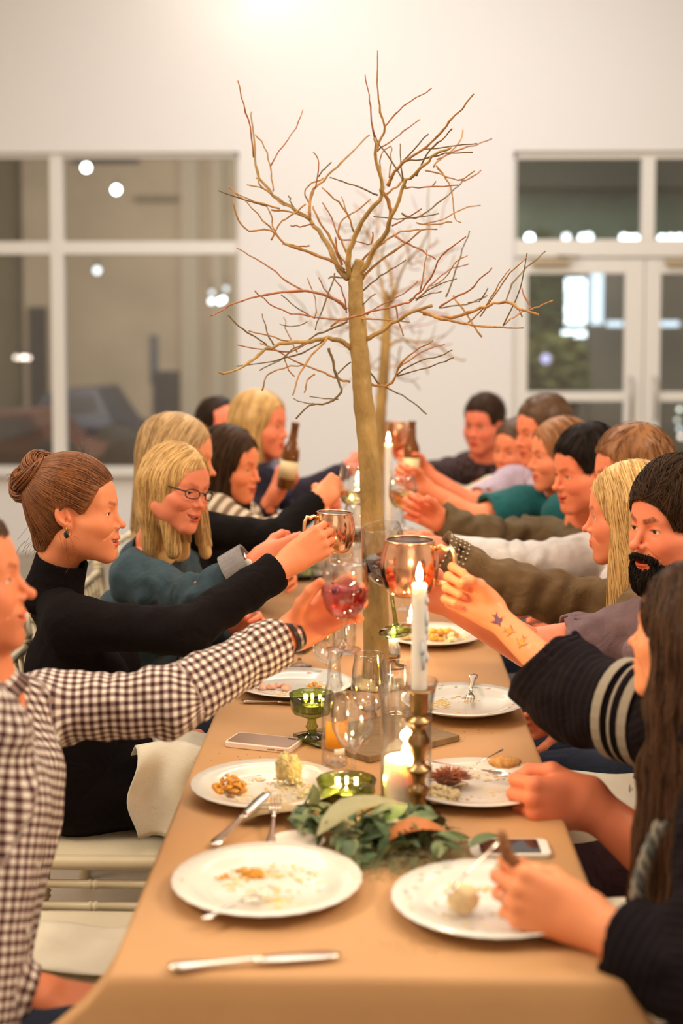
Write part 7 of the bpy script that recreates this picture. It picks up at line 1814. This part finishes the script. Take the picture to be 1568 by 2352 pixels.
def lapnap(lab, x0_, x1_, yf, yn, top, hang):
    def fn(u, v):
        x = x0_ + (x1_ - x0_) * u; L_ = (yf - yn) + hang; s_ = v * L_; flat = yf - yn
        if s_ < flat: return (x + .006 * math.sin(v * 9), yf - s_, top + .004 * math.sin(u * 9) + .004 * math.sin(v * 12))
        d = s_ - flat; a_ = min(d / .03, PI / 2); return (x + .008 * math.sin(v * 14 + u * 3), yn - .03 * math.sin(a_) - .008 * math.sin(u * 10), top - .03 * (1 - math.cos(a_)) - max(0, d - .047) * (1 - .3 * u))
    return napkin(lab, fn, 18, 26, ((x0_ + x1_) / 2, yn, top))
lapnap('white napkin over the lap of the bearded man', .36, .66, 3.00, 2.76, .672, .14)
lapnap('white napkin over the lap of the near right woman', .36, .66, 2.28, 2.06, .690, .14)
for j in range(3):
    pts = []
    for i in range(40):
        t = i / 39; c = P(1512 - 55 * math.sin(t * 2.2), 1880 + 260 * t, 2.02); pts.append(c + V3(.007 * math.cos(i * .55 + j * 2.1), .007 * math.sin(i * .55 + j * 2.1) - .02, 0))
    wtube(R1, 'twisted_fringe', pts, .0042, mat('pale_wool', (.27, .24, .19), .9) if j else mat('grey_wool', (.12, .13, .12), .9), 6)
# ------------------------------------------------------------ ivory bamboo-style banquet chairs
IVORY = mat('ivory_lacquer', (.76, .66, .46), .35, var=.04, vscale=10)
CUSH = mat('ivory_cushion', (.76, .68, .50), .8, bump=.1, bscale=200)
def rings(q, a, b, r, n_rings, seed=0):
    a = Vector(a); b = Vector(b); pts = []; rr = []; L_ = (b - a).length
    for i in range(n_rings):
        t = (i + .5) / n_rings
        for dt, k in ((-.012, 1), (-.007, 1.32), (-.002, 1.1), (0.0, 1.0), (.002, 1.1), (.007, 1.32), (.012, 1)): pts.append(a.lerp(b, t + dt / L_)); rr.append(r * k)
    pts = [a] + pts + [b]; rr = [r] + rr + [r]; q.tube(pts, rr, 10)
def make_chair():
    """faces +X; seat centre above the origin"""
    rt = empty('banquet_chair', (0, 0, 0), 'ivory bamboo-style banquet chair', 'chair', 'ivory banquet chairs along the table')
    s_ = .20; zs_ = .44
    for y in (-1, 1):
        q = MB(); rings(q, (.19, y * .19, 0), (.185, y * .185, zs_ - .01), .0155, 3); q.build('leg', IVORY, rt)
        q = MB(); rings(q, (-.215, y * .185, 0), (-.19, y * .185, zs_), .0155, 3); q.build('leg', IVORY, rt)
        q = MB(); rings(q, (-.19, y * .185, zs_ - .005), (-.245, y * .19, .92), .0150, 4); q.build('back_post', IVORY, rt)
        for z in (.395, .345): q = MB(); rings(q, (-.195, y * .187, z), (.19, y * .187, z), .0095, 3); q.build('stretcher', IVORY, rt)
        q = MB(); q.tube([(-.19, y * .175, .36), (-.15, y * .175, .41), (-.10, y * .175, .43)], .007, 6); q.build('brace', IVORY, rt)
    for x, zz in ((.19, .37), (-.195, .37), (.19, .25)): q = MB(); rings(q, (x, -.185, zz), (x, .185, zz), .0095, 3); q.build('stretcher', IVORY, rt)
    for z in (.62, .84, .90): q = MB(); x = -.19 - .055 * (z - .44) / .48; rings(q, (x, -.186, z), (x, .186, z), .0105, 3); q.build('rail', IVORY, rt)
    for i in range(6):
        y = -.125 + .05 * i; q = MB(); x0_ = -.211; x1_ = -.236; rings(q, (x0_, y, .62), (x1_, y, .84), .0070, 2); q.build('spindle', IVORY, rt)
    q = MB(); q.box((0, 0, zs_ + .005), (.41, .41, .030), bev=.012); q.build('seat', IVORY, rt)
    q = MB(); vs = []; fs = []; n = 12
    for i in range(n + 1):
        for j in range(n + 1):
            u, v = i / n * 2 - 1, j / n * 2 - 1; e = (1 - abs(u) ** 6) * (1 - abs(v) ** 6); vs.append((u * .185, v * .185, zs_ + .018 + .022 * e ** .5))
    fs = [(i * (n + 1) + j, (i + 1) * (n + 1) + j, (i + 1) * (n + 1) + j + 1, i * (n + 1) + j + 1) for i in range(n) for j in range(n)]
    q.add(vs, fs); q.build('cushion', CUSH, rt)
    return rt
proto = make_chair(); first = True
spots = [(L1B, 'ivory banquet chair under the man in gingham'), (L2B, 'ivory banquet chair under the woman with the bun'), (L3B, 'ivory banquet chair under the woman with glasses'), (L4B, 'ivory banquet chair under the tall blonde woman'), (L5B, 'ivory banquet chair under the brunette in stripes'), (L6B, 'ivory banquet chair under the balding man'), (L7B, 'ivory banquet chair under the blonde woman in blue'),
         (R1B, 'ivory banquet chair under the near right woman'), (R2B, 'ivory banquet chair under the bearded man'), (R3B, 'ivory banquet chair under the long haired blonde'), (R4B, 'ivory banquet chair under the man in white'), (R5B, 'ivory banquet chair under the man in olive'), (R6B, 'ivory banquet chair under the woman in teal'), (R7B, 'ivory banquet chair under the man in lavender'), (R8B, 'ivory banquet chair under the woman in cream'), (R9B, 'ivory banquet chair under the plaid man at the end')]
for B, lab in spots:
    c = proto if first else copy_tree(proto); first = False
    fw = B['fwd']; c.location = (B['PV'].x + fw.x * .06, B['PV'].y + fw.y * .06, 0); c.rotation_euler = (0, 0, math.atan2(fw.y, fw.x)); c['label'] = lab
c = copy_tree(proto); c.location = (-.585, 2.56, 0); c.rotation_euler = (0, 0, 0); c['label'] = 'empty ivory banquet chair with a napkin, between gingham man and bun woman'
bpy.context.view_layer.update()
